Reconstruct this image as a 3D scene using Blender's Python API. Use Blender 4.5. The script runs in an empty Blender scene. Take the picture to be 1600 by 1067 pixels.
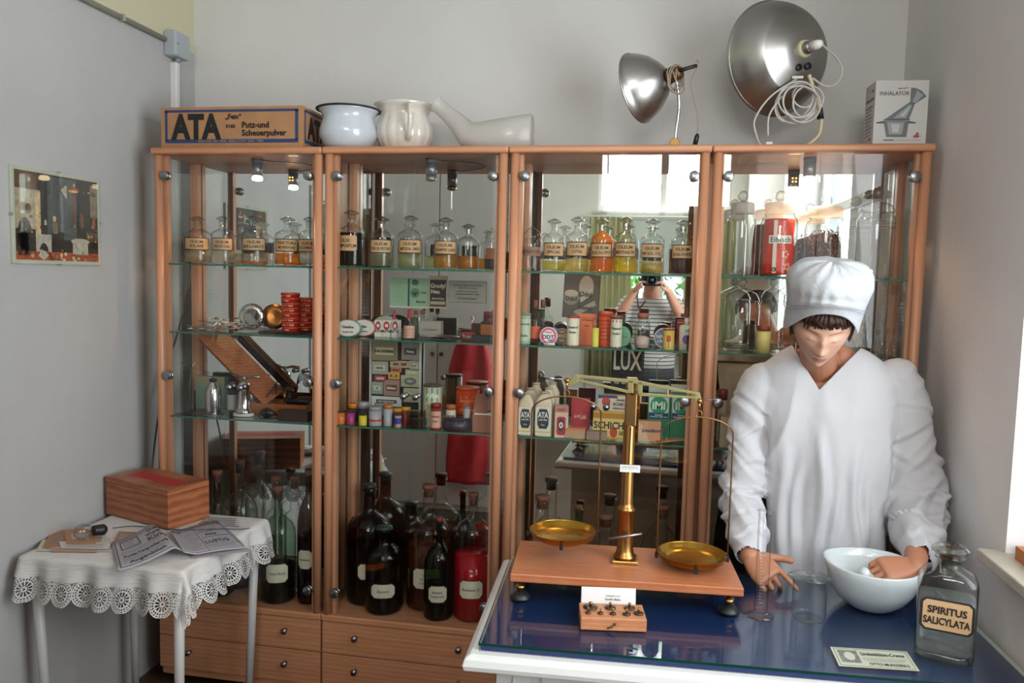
import bpy, bmesh, math, random
from mathutils import Vector, Matrix, noise
PI = math.pi
sc = bpy.context.scene
COL = sc.collection
rnd = random.Random(7)

# ------------------------------------------------------------ camera
F, YAW, PITCH, ROLL = 1218.96, .1749, .0836, .0239
HC = 1.565
_f = Vector((-math.sin(YAW)*math.cos(PITCH), math.cos(YAW)*math.cos(PITCH), -math.sin(PITCH)))
_r0 = Vector((math.cos(YAW), math.sin(YAW), 0)); _u0 = _r0.cross(_f)
_r = _r0*math.cos(ROLL)+_u0*math.sin(ROLL); _u = -_r0*math.sin(ROLL)+_u0*math.cos(ROLL)
CAM = Vector((0, 0, HC))
cd = bpy.data.cameras.new('camera'); cam = bpy.data.objects.new('camera', cd); COL.objects.link(cam)
cd.sensor_width = 36; cd.lens = F/1600*36; cd.clip_start = .02; cd.clip_end = 100
cam.matrix_world = Matrix(((_r.x, _u.x, -_f.x, 0), (_r.y, _u.y, -_f.y, 0), (_r.z, _u.z, -_f.z, HC), (0, 0, 0, 1)))
sc.camera = cam
sc.view_settings.view_transform = 'Standard'; sc.view_settings.look = 'None'
sc.view_settings.exposure = 0.12; sc.view_settings.gamma = 1.0; sc.view_settings.use_curve_mapping = False
cy = sc.cycles
cy.max_bounces = 14; cy.diffuse_bounces = 4; cy.glossy_bounces = 8; cy.transmission_bounces = 10
cy.transparent_max_bounces = 64; cy.caustics_reflective = False; cy.caustics_refractive = False
cy.sample_clamp_indirect = 6.0

# ------------------------------------------------------------ sky, daylight and an added fill
wd = bpy.data.worlds.new('sky'); sc.world = wd; wd.use_nodes = True
wb = wd.node_tree.nodes['Background']; wb.inputs[0].default_value = (.80, .90, 1.0, 1); wb.inputs[1].default_value = 2.2
def area(name, loc, direction, sx, sy, power, color):
    l = bpy.data.lights.new(name, 'AREA'); l.shape = 'RECTANGLE'; l.size = sx; l.size_y = sy
    l.energy = power; l.color = color
    o = bpy.data.objects.new(name, l); COL.objects.link(o); o.location = loc
    o.rotation_euler = Vector(direction).to_track_quat('-Z', 'Y').to_euler()
    return o
L_RIGHT = area('daylight_right_window', (1.22, .85, 1.75), (-1, -.05, -.12), 1.4, 1.6, 58, (.93, .97, 1.0))
L_FRONT = area('daylight_front_window', (.08, -2.30, 2.55), (0, 1, -.12), 1.5, .62, 66, (1.0, .985, .955))
L_CEIL = area('ceiling_fill_light', (-.45, -.5, 2.93), (0, 0, -1), 1.3, .3, 16, (1.0, .98, .95))  # added fill light below the ceiling, no lamp fitting belongs to it

def at(px, py, X=None, Y=None, Z=None):
    v = _f+_r*((px-800)/F)-_u*((py-533.5)/F)
    if Y is not None: t = Y/v.y
    elif X is not None: t = X/v.x
    else: t = (Z-HC)/v.z
    return CAM+v*t

# ------------------------------------------------------------ materials
_mc = {}
def srgb(h):
    if isinstance(h, str):
        h = h.lstrip('#'); c = [int(h[i:i+2], 16)/255 for i in (0, 2, 4)]
    else: c = h
    return tuple((x/12.92 if x <= .04045 else ((x+.055)/1.055)**2.4) for x in c)+(1,)
def new_mat(name):
    m = bpy.data.materials.new(name); m.use_nodes = True
    return m, m.node_tree, m.node_tree.nodes['Principled BSDF']
def col(h, rough=.6, metal=0., spec=.5, var=.0, bump=0., scale=40., emis=0, coat=0.):
    k = (h, rough, metal, spec, var, bump, scale, emis, coat)
    if k in _mc: return _mc[k]
    m, nt, b = new_mat('paint_'+str(h).strip('#'))
    c = srgb(h)
    b.inputs['Base Color'].default_value = c; b.inputs['Roughness'].default_value = rough
    b.inputs['Metallic'].default_value = metal; b.inputs['Specular IOR Level'].default_value = spec
    b.inputs['Coat Weight'].default_value = coat
    if emis:
        b.inputs['Emission Color'].default_value = c; b.inputs['Emission Strength'].default_value = emis
    tc = nt.nodes.new('ShaderNodeTexCoord')
    if var or bump:
        n = nt.nodes.new('ShaderNodeTexNoise'); n.inputs['Scale'].default_value = scale; n.inputs['Detail'].default_value = 5
        nt.links.new(tc.outputs['Object'], n.inputs['Vector'])
        if var:
            r = nt.nodes.new('ShaderNodeValToRGB')
            r.color_ramp.elements[0].position = .3; r.color_ramp.elements[1].position = .7
            r.color_ramp.elements[0].color = tuple(x*(1-var) for x in c[:3])+(1,)
            r.color_ramp.elements[1].color = tuple(min(1, x*(1+var*.6)) for x in c[:3])+(1,)
            nt.links.new(n.outputs['Fac'], r.inputs['Fac']); nt.links.new(r.outputs['Color'], b.inputs['Base Color'])
        if bump:
            bp = nt.nodes.new('ShaderNodeBump'); bp.inputs['Strength'].default_value = bump; bp.inputs['Distance'].default_value = .004
            nt.links.new(n.outputs['Fac'], bp.inputs['Height']); nt.links.new(bp.outputs['Normal'], b.inputs['Normal'])
    _mc[k] = m
    return m
def wood(name, c1, c2, rough=.4, scale=(3, 30, 3), dist=3., strength=.5, rings=2.):
    k = ('wood', name)
    if k in _mc: return _mc[k]
    m, nt, b = new_mat(name); N = nt.nodes; L = nt.links
    tc = N.new('ShaderNodeTexCoord'); mp = N.new('ShaderNodeMapping'); mp.inputs['Scale'].default_value = scale
    L.new(tc.outputs['Object'], mp.inputs['Vector'])
    w = N.new('ShaderNodeTexWave'); w.wave_type = 'BANDS'; w.bands_direction = 'Z'; w.inputs['Scale'].default_value = rings
    w.inputs['Distortion'].default_value = dist; w.inputs['Detail'].default_value = 3; w.inputs['Detail Scale'].default_value = 1.2
    n = N.new('ShaderNodeTexNoise'); n.inputs['Scale'].default_value = 6; n.inputs['Detail'].default_value = 6
    L.new(mp.outputs[0], w.inputs['Vector']); L.new(mp.outputs[0], n.inputs['Vector'])
    mx = N.new('ShaderNodeMath'); mx.operation = 'MULTIPLY_ADD'; mx.inputs[1].default_value = .5*strength
    L.new(w.outputs['Fac'], mx.inputs[0])
    m2 = N.new('ShaderNodeMath'); m2.operation = 'MULTIPLY'; m2.inputs[1].default_value = .8; L.new(n.outputs['Fac'], m2.inputs[0])
    L.new(m2.outputs[0], mx.inputs[2])
    r = N.new('ShaderNodeValToRGB'); r.color_ramp.elements[0].color = srgb(c1); r.color_ramp.elements[1].color = srgb(c2)
    r.color_ramp.elements[0].position = .25; r.color_ramp.elements[1].position = .8
    L.new(mx.outputs[0], r.inputs['Fac']); L.new(r.outputs['Color'], b.inputs['Base Color'])
    b.inputs['Roughness'].default_value = rough
    _mc[k] = m
    return m
def thin_glass(name, tint=(.97, .99, .975), edge=.55, refl=1.0, rough=0.):
    """clear glass seen as a thin wall: what is behind shows through, edges absorb, the surface mirrors by Fresnel"""
    k = ('glass', name)
    if k in _mc: return _mc[k]
    m, nt, b = new_mat(name); N = nt.nodes; L = nt.links; N.remove(b)
    t = N.new('ShaderNodeBsdfTransparent'); g = N.new('ShaderNodeBsdfGlossy'); g.inputs['Roughness'].default_value = rough
    lw = N.new('ShaderNodeLayerWeight'); lw.inputs['Blend'].default_value = .25
    p = N.new('ShaderNodeMath'); p.operation = 'POWER'; p.inputs[1].default_value = 2.6
    lw.inputs['Blend'].default_value = .5; L.new(lw.outputs['Facing'], p.inputs[0])
    cm = N.new('ShaderNodeMix'); cm.data_type = 'RGBA'
    cm.inputs['A'].default_value = tuple(tint)+(1,); cm.inputs['B'].default_value = tuple(x*edge for x in tint)+(1,)
    L.new(p.outputs[0], cm.inputs['Factor']); L.new(cm.outputs['Result'], t.inputs['Color'])
    p5 = N.new('ShaderNodeMath'); p5.operation = 'POWER'; p5.inputs[1].default_value = 5; L.new(lw.outputs['Facing'], p5.inputs[0])
    mu = N.new('ShaderNodeMath'); mu.operation = 'MULTIPLY_ADD'; mu.inputs[1].default_value = .9*refl; mu.inputs[2].default_value = .035*refl; mu.use_clamp = True
    L.new(p5.outputs[0], mu.inputs[0])
    mx = N.new('ShaderNodeMixShader'); L.new(mu.outputs[0], mx.inputs[0]); L.new(t.outputs[0], mx.inputs[1]); L.new(g.outputs[0], mx.inputs[2])
    L.new(mx.outputs[0], N['Material Output'].inputs['Surface'])
    _mc[k] = m
    return m
def liquid(hexc, power=.7, dif=.12):
    """coloured liquid: light passing through is tinted"""
    k = ('liq', hexc, power, dif)
    if k in _mc: return _mc[k]
    m, nt, b = new_mat('liquid_'+hexc.strip('#')); N = nt.nodes; L = nt.links; N.remove(b)
    c = srgb(hexc)
    t = N.new('ShaderNodeBsdfTransparent'); t.inputs['Color'].default_value = tuple(x**(power*.5) for x in c[:3])+(1,)
    g = N.new('ShaderNodeBsdfGlossy'); g.inputs['Roughness'].default_value = .02
    d = N.new('ShaderNodeBsdfTranslucent'); d.inputs['Color'].default_value = c
    m0 = N.new('ShaderNodeMixShader'); m0.inputs[0].default_value = .25; L.new(t.outputs[0], m0.inputs[1]); L.new(d.outputs[0], m0.inputs[2])
    df = N.new('ShaderNodeBsdfDiffuse'); df.inputs['Color'].default_value = c
    m9 = N.new('ShaderNodeMixShader'); m9.inputs[0].default_value = dif; L.new(m0.outputs[0], m9.inputs[1]); L.new(df.outputs[0], m9.inputs[2]); m0 = m9
    mx = N.new('ShaderNodeMixShader'); mx.inputs[0].default_value = .04; L.new(m0.outputs[0], mx.inputs[1]); L.new(g.outputs[0], mx.inputs[2])
    L.new(mx.outputs[0], N['Material Output'].inputs['Surface'])
    _mc[k] = m
    return m
def real_glass(name, color=(1, 1, 1), rough=0., ior=1.45):
    k = ('rg', name)
    if k in _mc: return _mc[k]
    m, nt, b = new_mat(name); N = nt.nodes; L = nt.links
    b.inputs['Transmission Weight'].default_value = 1; b.inputs['Roughness'].default_value = rough
    b.inputs['IOR'].default_value = ior; b.inputs['Base Color'].default_value = tuple(color)+(1,)
    _mc[k] = m
    return m

GLASS = thin_glass('clear_bottle_glass', (.975, .985, .975), .42, 1.15)
PANE = thin_glass('cabinet_pane_glass', (.985, .993, .985), .8, .8)
SHELFG = thin_glass('shelf_glass', (.90, .975, .94), .6, 1.0)
AMBER = thin_glass('amber_glass', (.42, .17, .05), .35, 1.2)
GREENG = thin_glass('dark_green_glass', (.13, .22, .12), .4, 1.2)
PALEG = thin_glass('pale_green_glass', (.72, .86, .74), .4, 1.2)
SMOKE = thin_glass('stopper_glass', (.90, .90, .88), .35, 1.8)
BEECH = wood('beech_veneer', 'c88c69', 'd59c79', .38, (14, 14, .6), 1.0, .3, .6)
BEECH_H = wood('beech_veneer_horizontal', 'b87a55', 'cf9670', .42, (1.2, 14, 16), 1.5, .5, 1.2)
CHROME = col('c9c9cc', .16, 1.)
STEEL = col('9a9b9f', .32, 1.)
BRASS = col('b98e4e', .28, 1.)
BLACK = col('17171a', .45)
CORK = col('7a4a34', .85, var=.3, bump=.4, scale=90)
WHITE = col('eceae6', .55)
FROST = None

# ------------------------------------------------------------ mesh builder
class MB:
    def __init__(s): s.v = []; s.f = []; s.mi = []; s.sm = []
    def add(s, vs, fs, mat=0, smooth=False, m=None):
        b = len(s.v)
        if m is not None: vs = [m @ Vector(p) for p in vs]
        s.v += [tuple(p) for p in vs]
        for f in fs: s.f.append(tuple(i+b for i in f)); s.mi.append(mat); s.sm.append(smooth)
        return s
    def box(s, c, d, mat=0, m=None):
        x, y, z = c; a, b, e = d[0]/2, d[1]/2, d[2]/2
        vs = [(x+i*a, y+j*b, z+k*e) for i in (-1, 1) for j in (-1, 1) for k in (-1, 1)]
        return s.add(vs, [(0, 1, 3, 2), (4, 6, 7, 5), (0, 4, 5, 1), (2, 3, 7, 6), (0, 2, 6, 4), (1, 5, 7, 3)], mat, False, m)
    def b2(s, lo, hi, mat=0, m=None):
        return s.box([(a+b)/2 for a, b in zip(lo, hi)], [abs(b-a) for a, b in zip(lo, hi)], mat, m)
    def lathe(s, prof, seg=24, c=(0, 0, 0), mat=0, m=None, smooth=True, sx=1., sy=1., fn=None):
        vs = []; fs = []; n = len(prof)
        for i in range(seg):
            a = 2*PI*i/seg
            for (r, z) in prof:
                rr = r if fn is None else fn(r, z, a)
                vs.append((c[0]+rr*math.cos(a)*sx, c[1]+rr*math.sin(a)*sy, c[2]+z))
        for i in range(seg):
            j = (i+1) % seg
            for k in range(n-1): fs.append((i*n+k, j*n+k, j*n+k+1, i*n+k+1))
        if prof[0][0] > 1e-6: fs.append(tuple(i*n for i in reversed(range(seg))))
        if prof[-1][0] > 1e-6: fs.append(tuple(i*n+n-1 for i in range(seg)))
        return s.add(vs, fs, mat, smooth, m)
    def cyl(s, c, r, h, seg=20, mat=0, m=None, r2=None):
        return s.lathe([(r, 0), (r if r2 is None else r2, h)], seg, c, mat, m)
    def sph(s, c, r, seg=14, mat=0, m=None, sz=1.):
        n = max(6, seg//2)
        return s.lathe([(r*math.sin(PI*i/n), -r*sz*math.cos(PI*i/n)) for i in range(n+1)], seg, c, mat, m)
    def tube(s, pts, r, seg=8, mat=0, closed=False, m=None):
        pts = [Vector(p) for p in pts]; n = len(pts); vs = []; fs = []
        rr = r if hasattr(r, '__len__') else [r]*n
        up = None
        for i, p in enumerate(pts):
            a = pts[(i-1) % n] if (closed or i > 0) else p
            b = pts[(i+1) % n] if (closed or i < n-1) else p
            t = (b-a).normalized() if (b-a).length > 1e-9 else Vector((0, 0, 1))
            if up is None:
                up = Vector((0, 0, 1)) if abs(t.z) < .9 else Vector((1, 0, 0))
            x = t.cross(up)
            x = x.normalized() if x.length > 1e-6 else t.orthogonal().normalized()
            y = x.cross(t).normalized(); up = y
            for k in range(seg):
                an = 2*PI*k/seg; vs.append(p+(x*math.cos(an)+y*math.sin(an))*rr[i])
        for i in range(n if closed else n-1):
            j = (i+1) % n
            for k in range(seg): fs.append((i*seg+k, i*seg+(k+1) % seg, j*seg+(k+1) % seg, j*seg+k))
        if not closed:
            fs.append(tuple(reversed(range(seg)))); fs.append(tuple((n-1)*seg+k for k in range(seg)))
        return s.add(vs, fs, mat, True, m)
    def prism(s, poly, z0, z1, mat=0, m=None, smooth=False):
        n = len(poly); vs = [(x, y, z0) for x, y in poly]+[(x, y, z1) for x, y in poly]
        fs = [tuple(reversed(range(n))), tuple(range(n, 2*n))]+[(i, (i+1) % n, n+(i+1) % n, n+i) for i in range(n)]
        return s.add(vs, fs, mat, smooth, m)
    def loft(s, rings, mat=0, m=None, smooth=True, cap=True):
        k = len(rings[0]); vs = [p for r in rings for p in r]; fs = []
        for i in range(len(rings)-1):
            for j in range(k): fs.append((i*k+j, i*k+(j+1) % k, (i+1)*k+(j+1) % k, (i+1)*k+j))
        if cap: fs.append(tuple(reversed(range(k)))); fs.append(tuple((len(rings)-1)*k+j for j in range(k)))
        return s.add(vs, fs, mat, smooth, m)
    def mesh(s, name):
        me = bpy.data.meshes.new(name); me.from_pydata(s.v, [], s.f); me.update()
        me.polygons.foreach_set('material_index', s.mi); me.polygons.foreach_set('use_smooth', s.sm)
        return me
def tag(o, label=None, cat=None, group=None, kind=None):
    if label: o['label'] = label
    if cat: o['category'] = cat
    if group: o['group'] = group
    if kind: o['kind'] = kind
    return o
def obj(name, mb, mats, parent=None, bevel=0, label=None, loc=None, rz=0, fixn=False, auto=False):
    me = mb.mesh(name) if isinstance(mb, MB) else mb
    if not isinstance(mats, (list, tuple)): mats = [mats]
    for x in mats: me.materials.append(x)
    if fixn:
        b = bmesh.new(); b.from_mesh(me); bmesh.ops.recalc_face_normals(b, faces=b.faces); b.to_mesh(me); b.free()
    o = bpy.data.objects.new(name, me); COL.objects.link(o)
    if parent: o.parent = parent
    if loc is not None: o.location = loc
    if rz: o.rotation_euler = (0, 0, rz)
    if bevel:
        md = o.modifiers.new('bevel', 'BEVEL'); md.width = bevel; md.segments = 2; md.limit_method = 'ANGLE'; md.angle_limit = .6
    if auto:
        me.polygons.foreach_set('use_smooth', [True]*len(me.polygons))
        try: me.set_sharp_from_angle(angle=.7)
        except Exception: pass
    if label: o['label'] = label
    return o
def empty(name, loc, rz=0, rot=None):
    o = bpy.data.objects.new(name, None); COL.objects.link(o); o.location = loc
    o.rotation_euler = rot if rot is not None else (0, 0, rz); o.empty_display_size = .05
    return o
def thing(name, label, cat, loc=(0, 0, 0), rz=0, group=None, rot=None):
    return tag(empty(name, loc, rz, rot), label, cat, group)
def struct(name, mb, mats, parent=None, **k):
    return tag(obj(name, mb, mats, parent, **k), kind='structure') if parent is None else obj(name, mb, mats, parent, **k)
def copy_tree(o, parent=None):
    c = o.copy(); COL.objects.link(c)
    if parent is not None: c.parent = parent
    for ch in list(o.children): copy_tree(ch, c)
    return c

# ------------------------------------------------------------ lettering
_tc = {}
def text_raw(body, bold=.0, res=3):
    k = (body, bold, res)
    if k in _tc: return _tc[k]
    cu = bpy.data.curves.new('t', 'FONT'); cu.body = body; cu.size = 1; cu.offset = bold; cu.resolution_u = res
    cu.fill_mode = 'FRONT'
    o = bpy.data.objects.new('t', cu); COL.objects.link(o)
    dg = bpy.context.evaluated_depsgraph_get(); me = o.evaluated_get(dg).to_mesh()
    vs = [tuple(v.co) for v in me.vertices]; fs = [tuple(p.vertices) for p in me.polygons]
    o.evaluated_get(dg).to_mesh_clear()
    bpy.data.objects.remove(o); bpy.data.curves.remove(cu)
    if not vs: vs = [(0, 0, 0)]; fs = []
    x0 = min(v[0] for v in vs); x1 = max(v[0] for v in vs)
    _tc[k] = (vs, fs, x0, x1)
    return _tc[k]
def letter(mb, body, cx, cz, size, mat, place, maxw=None, bold=.018, width=None, res=2):
    """lettering of cap height ~.7*size centred at (cx,cz) in label space; place(u,v)->3D point"""
    vs, fs, x0, x1 = text_raw(body, bold, res)
    w = (x1-x0)*size; sx = size
    if width: sx = size*width/max(w, 1e-6)
    elif maxw and w > maxw: sx = size*maxw/w
    mid = (x0+x1)/2
    P = [place(cx+(v[0]-mid)*sx, cz+(v[1]-.35)*size) for v in vs]
    mb.add(P, fs, mat)
def front(y, x0=0., z0=0., eps=.0004):
    return lambda u, v: (x0+u, y-eps, z0+v)
def wrap(r, z0=0., eps=.0008):
    return lambda u, v: ((r+eps)*math.sin(u/r), -(r+eps)*math.cos(u/r), z0+v)
def patch(mb, u0, u1, v0, v1, mat, place, corner=0., n=10, cut=False):
    """label patch with rounded (or cut) corners, bent by place()"""
    us = [u0+(u1-u0)*i/n for i in range(n+1)]
    if corner: us = sorted(set(us+[u0+corner*t for t in (.08, .3, .6, 1)]+[u1-corner*t for t in (.08, .3, .6, 1)]))
    vs = []
    for u in us:
        e = min(u-u0, u1-u); dr = 0
        if corner and e < corner:
            t = 1-e/corner; dr = corner*(t if cut else 1-math.sqrt(max(0, 1-t*t)))
        vs.append(place(u, v0+dr)); vs.append(place(u, v1-dr))
    fs = [(2*i, 2*i+2, 2*i+3, 2*i+1) for i in range(len(us)-1)]
    mb.add(vs, fs, mat)

# ------------------------------------------------------------ main dimensions
D = 2.623; W1 = .6653; X0 = -1.8186; DEP = .264; YM = D+DEP
ZT = 2.0006; ZS = (1.5836, 1.3294, 1.0105); ZB = .3054; ZDR = .157
XL, XR, YW, YF, ZC, ZF = -1.93, .866, 3.08, -2.0, 3.0, -.05
def fit(pl, pr, pt, pb, z, Y=None, dep=None, lim=True, yc=None):
    """size and place, in metres, of a thing that stands at height z"""
    px = (pl+pr)/2
    if Y is None:
        Y = at(px, pb, Z=z).y
        w = (at(pr, pb, Y=Y).x-at(pl, pb, Y=Y).x); Y += (w/2 if dep is None else dep/2)
    if lim: 
        dd = (w if Y is None else (at(pr, (pt+pb)/2, Y=Y).x-at(pl, (pt+pb)/2, Y=Y).x)) if dep is None else dep
        Y = min(max(Y, D+.028+dd/2), YM-.004-dd/2)
    w = at(pr, (pt+pb)/2, Y=Y).x-at(pl, (pt+pb)/2, Y=Y).x
    x = at(px, (pt+pb)/2, Y=Y).x
    h = at(px, pt, Y=Y).z-z
    return x, Y, w, h
# ------------------------------------------------------------ the room
def plaster(name, c, c2, zone=None):
    m, nt, b = new_mat(name); N = nt.nodes; L = nt.links
    tc = N.new('ShaderNodeTexCoord'); n = N.new('ShaderNodeTexNoise'); n.inputs['Scale'].default_value = 1.6; n.inputs['Detail'].default_value = 8
    n.inputs['Roughness'].default_value = .62
    L.new(tc.outputs['Object'], n.inputs['Vector'])
    r = N.new('ShaderNodeValToRGB'); r.color_ramp.elements[0].position = .35; r.color_ramp.elements[1].position = .65
    r.color_ramp.elements[0].color = srgb(c); r.color_ramp.elements[1].color = srgb(c2); L.new(n.outputs['Fac'], r.inputs['Fac'])
    out = r.outputs['Color']
    if zone:   # the band of old cream paint above the conduit
        sp = N.new('ShaderNodeSeparateXYZ'); L.new(tc.outputs['Object'], sp.inputs[0])
        gt = N.new('ShaderNodeMath'); gt.operation = 'GREATER_THAN'; gt.inputs[1].default_value = zone; L.new(sp.outputs['Z'], gt.inputs[0])
        mx = N.new('ShaderNodeMix'); mx.data_type = 'RGBA'; mx.inputs['B'].default_value = srgb('cfc9ab')
        L.new(gt.outputs[0], mx.inputs['Factor']); L.new(out, mx.inputs['A']); out = mx.outputs['Result']
    L.new(out, b.inputs['Base Color']); b.inputs['Roughness'].default_value = .85
    n2 = N.new('ShaderNodeTexNoise'); n2.inputs['Scale'].default_value = 9; n2.inputs['Detail'].default_value = 6; L.new(tc.outputs['Object'], n2.inputs['Vector'])
    bp = N.new('ShaderNodeBump'); bp.inputs['Strength'].default_value = .25; bp.inputs['Distance'].default_value = .012
    L.new(n2.outputs['Fac'], bp.inputs['Height']); L.new(bp.outputs['Normal'], b.inputs['Normal'])
    return m
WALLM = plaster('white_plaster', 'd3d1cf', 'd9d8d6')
WALLL = plaster('white_plaster_left_shaded', 'b6b5b3', 'bebdbb', 2.462)  # same paint as the back wall, with the left side's shade put into the colour
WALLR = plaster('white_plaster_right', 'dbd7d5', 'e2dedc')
WALLF = plaster('white_plaster_front', 'd3d2ca', 'dbdad2')
struct('floor', MB().b2((XL-.1, YF-.1, ZF-.1), (XR+.1, YW+.1, ZF)), wood('dark_floor', '3a2b22', '55402f', .35, (2, 12, 2)))
struct('ceiling', MB().b2((XL-.1, YF-.1, ZC), (XR+.1, YW+.1, ZC+.1)), WALLM)
struct('wall_back', MB().b2((XL-.1, YW, ZF), (XR+.1, YW+.1, ZC)), WALLM)
# left wall with a doorway (dark door, seen in the mirrors)
DY0, DY1, DZ = .62, 1.5, 1.98
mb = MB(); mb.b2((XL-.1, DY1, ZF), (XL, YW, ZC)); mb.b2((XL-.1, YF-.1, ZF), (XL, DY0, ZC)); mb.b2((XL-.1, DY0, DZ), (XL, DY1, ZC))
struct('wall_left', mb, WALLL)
dk = col('2a2320', .4, var=.2, scale=8)
d = struct('door_1', MB().b2((XL-.06, DY0+.01, ZF+.01), (XL-.02, DY1-.01, DZ-.01)), dk, bevel=.002)
mb = MB()
for z0, z1 in ((.1, .9), (1.0, 1.85)): mb.b2((XL-.02, DY0+.12, z0), (XL-.012, DY1-.12, z1))
obj('door_panel', mb, dk, d, bevel=.004)
mb = MB(); mb.cyl((0, 0, 0), .012, .05, 12, m=Matrix.Translation((XL-.02, DY1-.08, 1.0)) @ Matrix.Rotation(PI/2, 4, 'Y')); mb.sph((XL+.045, DY1-.08, 1.0), .024)
obj('door_handle', mb, STEEL, d)
mb = MB(); mb.b2((XL, DY1, ZF), (XL+.015, DY1+.07, DZ+.07)); mb.b2((XL, DY0-.07, ZF), (XL+.015, DY0, DZ+.07)); mb.b2((XL, DY0, DZ), (XL+.015, DY1, DZ+.07))
struct('trim_1', mb, col('b9bab6', .5), bevel=.002)
# right wall with the window opening
WY0, WY1, WZ0, WZ1 = .15, 2.02, .905, 2.55
mb = MB(); T = .30
mb.b2((XR, WY1, ZF), (XR+T, YW+.1, ZC)); mb.b2((XR, YF-.1, ZF), (XR+T, WY0, ZC)); mb.b2((XR, WY0, WZ1), (XR+T, WY1, ZC)); mb.b2((XR, WY0, ZF), (XR+T, WY1, WZ0))
struct('wall_right', mb, WALLR)
wn = struct('window_1', MB().b2((XR+.262, WY0, WZ0), (XR+.266, WY1, WZ1)), PANE)
mb = MB(); fx0, fx1 = XR+.24, XR+.29
for y in (WY0, (WY0+WY1)/2-.03, WY1-.06): mb.b2((fx0, y, WZ0), (fx1, y+.06, WZ1))
for z in (WZ0, 2.0, WZ1-.06): mb.b2((fx0+.002, WY0, z), (fx1-.002, WY1, z+.06))
obj('window_frame', mb, WHITE, wn, bevel=.003)
mb = MB(); mb.b2((XR-.055, WY0-.06, WZ0-.005), (XR+.24, WY1+.025, WZ0+.022))
obj('window_sill', mb, col('b9b2a4', .5, var=.15, scale=12), wn, bevel=.004)
# front wall (behind the photographer) with a tall window
GX0, GX1, GZ0, GZ1 = -.55, .72, .95, 2.85
mb = MB(); mb.b2((XL-.1, YF-.12, ZF), (GX0, YF, ZC)); mb.b2((GX1, YF-.12, ZF), (XR+.1, YF, ZC)); mb.b2((GX0, YF-.12, GZ1), (GX1, YF, ZC)); mb.b2((GX0, YF-.12, ZF), (GX1, YF, GZ0))
struct('wall_front', mb, WALLF)
wn = struct('window_2', MB().b2((GX0, YF-.07, GZ0), (GX1, YF-.066, GZ1)), PANE)
mb = MB()
for x in (GX0, .05, GX1-.06): mb.b2((x, YF-.10, GZ0), (x+.06, YF-.04, GZ1))
for z in (GZ0, 2.16, GZ1-.06): mb.b2((GX0, YF-.098, z), (GX1, YF-.042, z+.07))
obj('window_frame', mb, WHITE, wn, bevel=.003)
obj('window_sill', MB().b2((GX0-.05, YF-.04, GZ0-.03), (GX1+.05, YF+.14, GZ0)), WHITE, wn, bevel=.004)
# garden shrub outside the front window
def leafy(name, label, cat, c, rx, ry, rz_, n, size, mats, seed):
    R_ = random.Random(seed); mb = MB()
    for i in range(n):
        a = R_.uniform(0, 2*PI); t = math.acos(R_.uniform(-1, 1)); rr = R_.uniform(.75, 1)
        p = Vector((c[0]+rx*rr*math.sin(t)*math.cos(a), c[1]+ry*rr*math.sin(t)*math.sin(a), c[2]+rz_*rr*math.cos(t)))
        q = Matrix.Rotation(R_.uniform(0, 6.3), 4, 'Z') @ Matrix.Rotation(R_.uniform(-1.2, 1.2), 4, 'X')
        s_ = size*R_.uniform(.6, 1.3)
        mb.add([(-s_*.4, 0, 0), (0, -s_, .2*s_), (s_*.4, 0, 0), (0, s_, .2*s_)], [(0, 1, 2, 3)], R_.randrange(len(mats)), False, Matrix.Translation(p) @ q)
    o = obj(name, mb, mats); tag(o, label, cat); return o
leafy('garden_shrub', 'leafy green shrub in the garden outside the front window', 'shrub', (.0, -3.6, 1.1), 1.6, .5, 1.0, 1600, .09, [col('4f8a35', .6), col('6fae4a', .6), col('2f5c26', .7)], 3)
struct('trim_2', MB().b2((-3.5, -5.2, ZF-.12), (3.5, YF-.15, ZF-.02)), col('6d8a4a', .9, var=.3, scale=6))
# curtains on the front window
def curtain(name, label, x0, x1, z0, z1, y, mat, waves=7, amp=.022):
    mb = MB(); n = 70; vs = []; fs = []
    for i in range(n+1):
        t = i/n; x = x0+(x1-x0)*t; yy = y+amp*math.sin(t*waves*2*PI)+.3*amp*math.sin(t*waves*5.1)
        for z in (z1, z1*.66+z0*.34, z1*.3+z0*.7, z0): vs.append((x+.01*math.sin(z*9+t*4), yy+.008*math.sin(z*4+i), z))
    for i in range(n):
        for k in range(3): fs.append((i*4+k, i*4+k+1, (i+1)*4+k+1, (i+1)*4+k))
    mb.add(vs, fs, 0, True); o = obj(name, mb, mat); md = o.modifiers.new('thick', 'SOLIDIFY'); md.thickness = .002
    return tag(o, label, 'curtain')
cm, nt, b = new_mat('pale_curtain'); b.inputs['Base Color'].default_value = srgb('c9c79c'); b.inputs['Roughness'].default_value = .9
tr = nt.nodes.new('ShaderNodeBsdfTranslucent'); tr.inputs['Color'].default_value = srgb('d2ceaa'); mx = nt.nodes.new('ShaderNodeMixShader'); mx.inputs[0].default_value = .35
nt.links.new(b.outputs[0], mx.inputs[1]); nt.links.new(tr.outputs[0], mx.inputs[2]); nt.links.new(mx.outputs[0], nt.nodes['Material Output'].inputs['Surface'])
curtain('window_curtain', 'pale yellow-green curtain hanging left of the photographer in the mirror', -.62, -.20, .6, 2.16, YF+.07, cm)
curtain('window_curtain', 'pale yellow-green curtain hanging right of the photographer in the mirror', .30, .78, .6, 2.16, YF+.07, cm)
bl, nt, b = new_mat('pale_blind'); b.inputs['Base Color'].default_value = srgb('c3ccc6'); b.inputs['Roughness'].default_value = .8
t = thing('roller_blind', 'pale grey-green roller blind half lowered over the front window', 'blind', (.08, YF+.02, 2.2))
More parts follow.
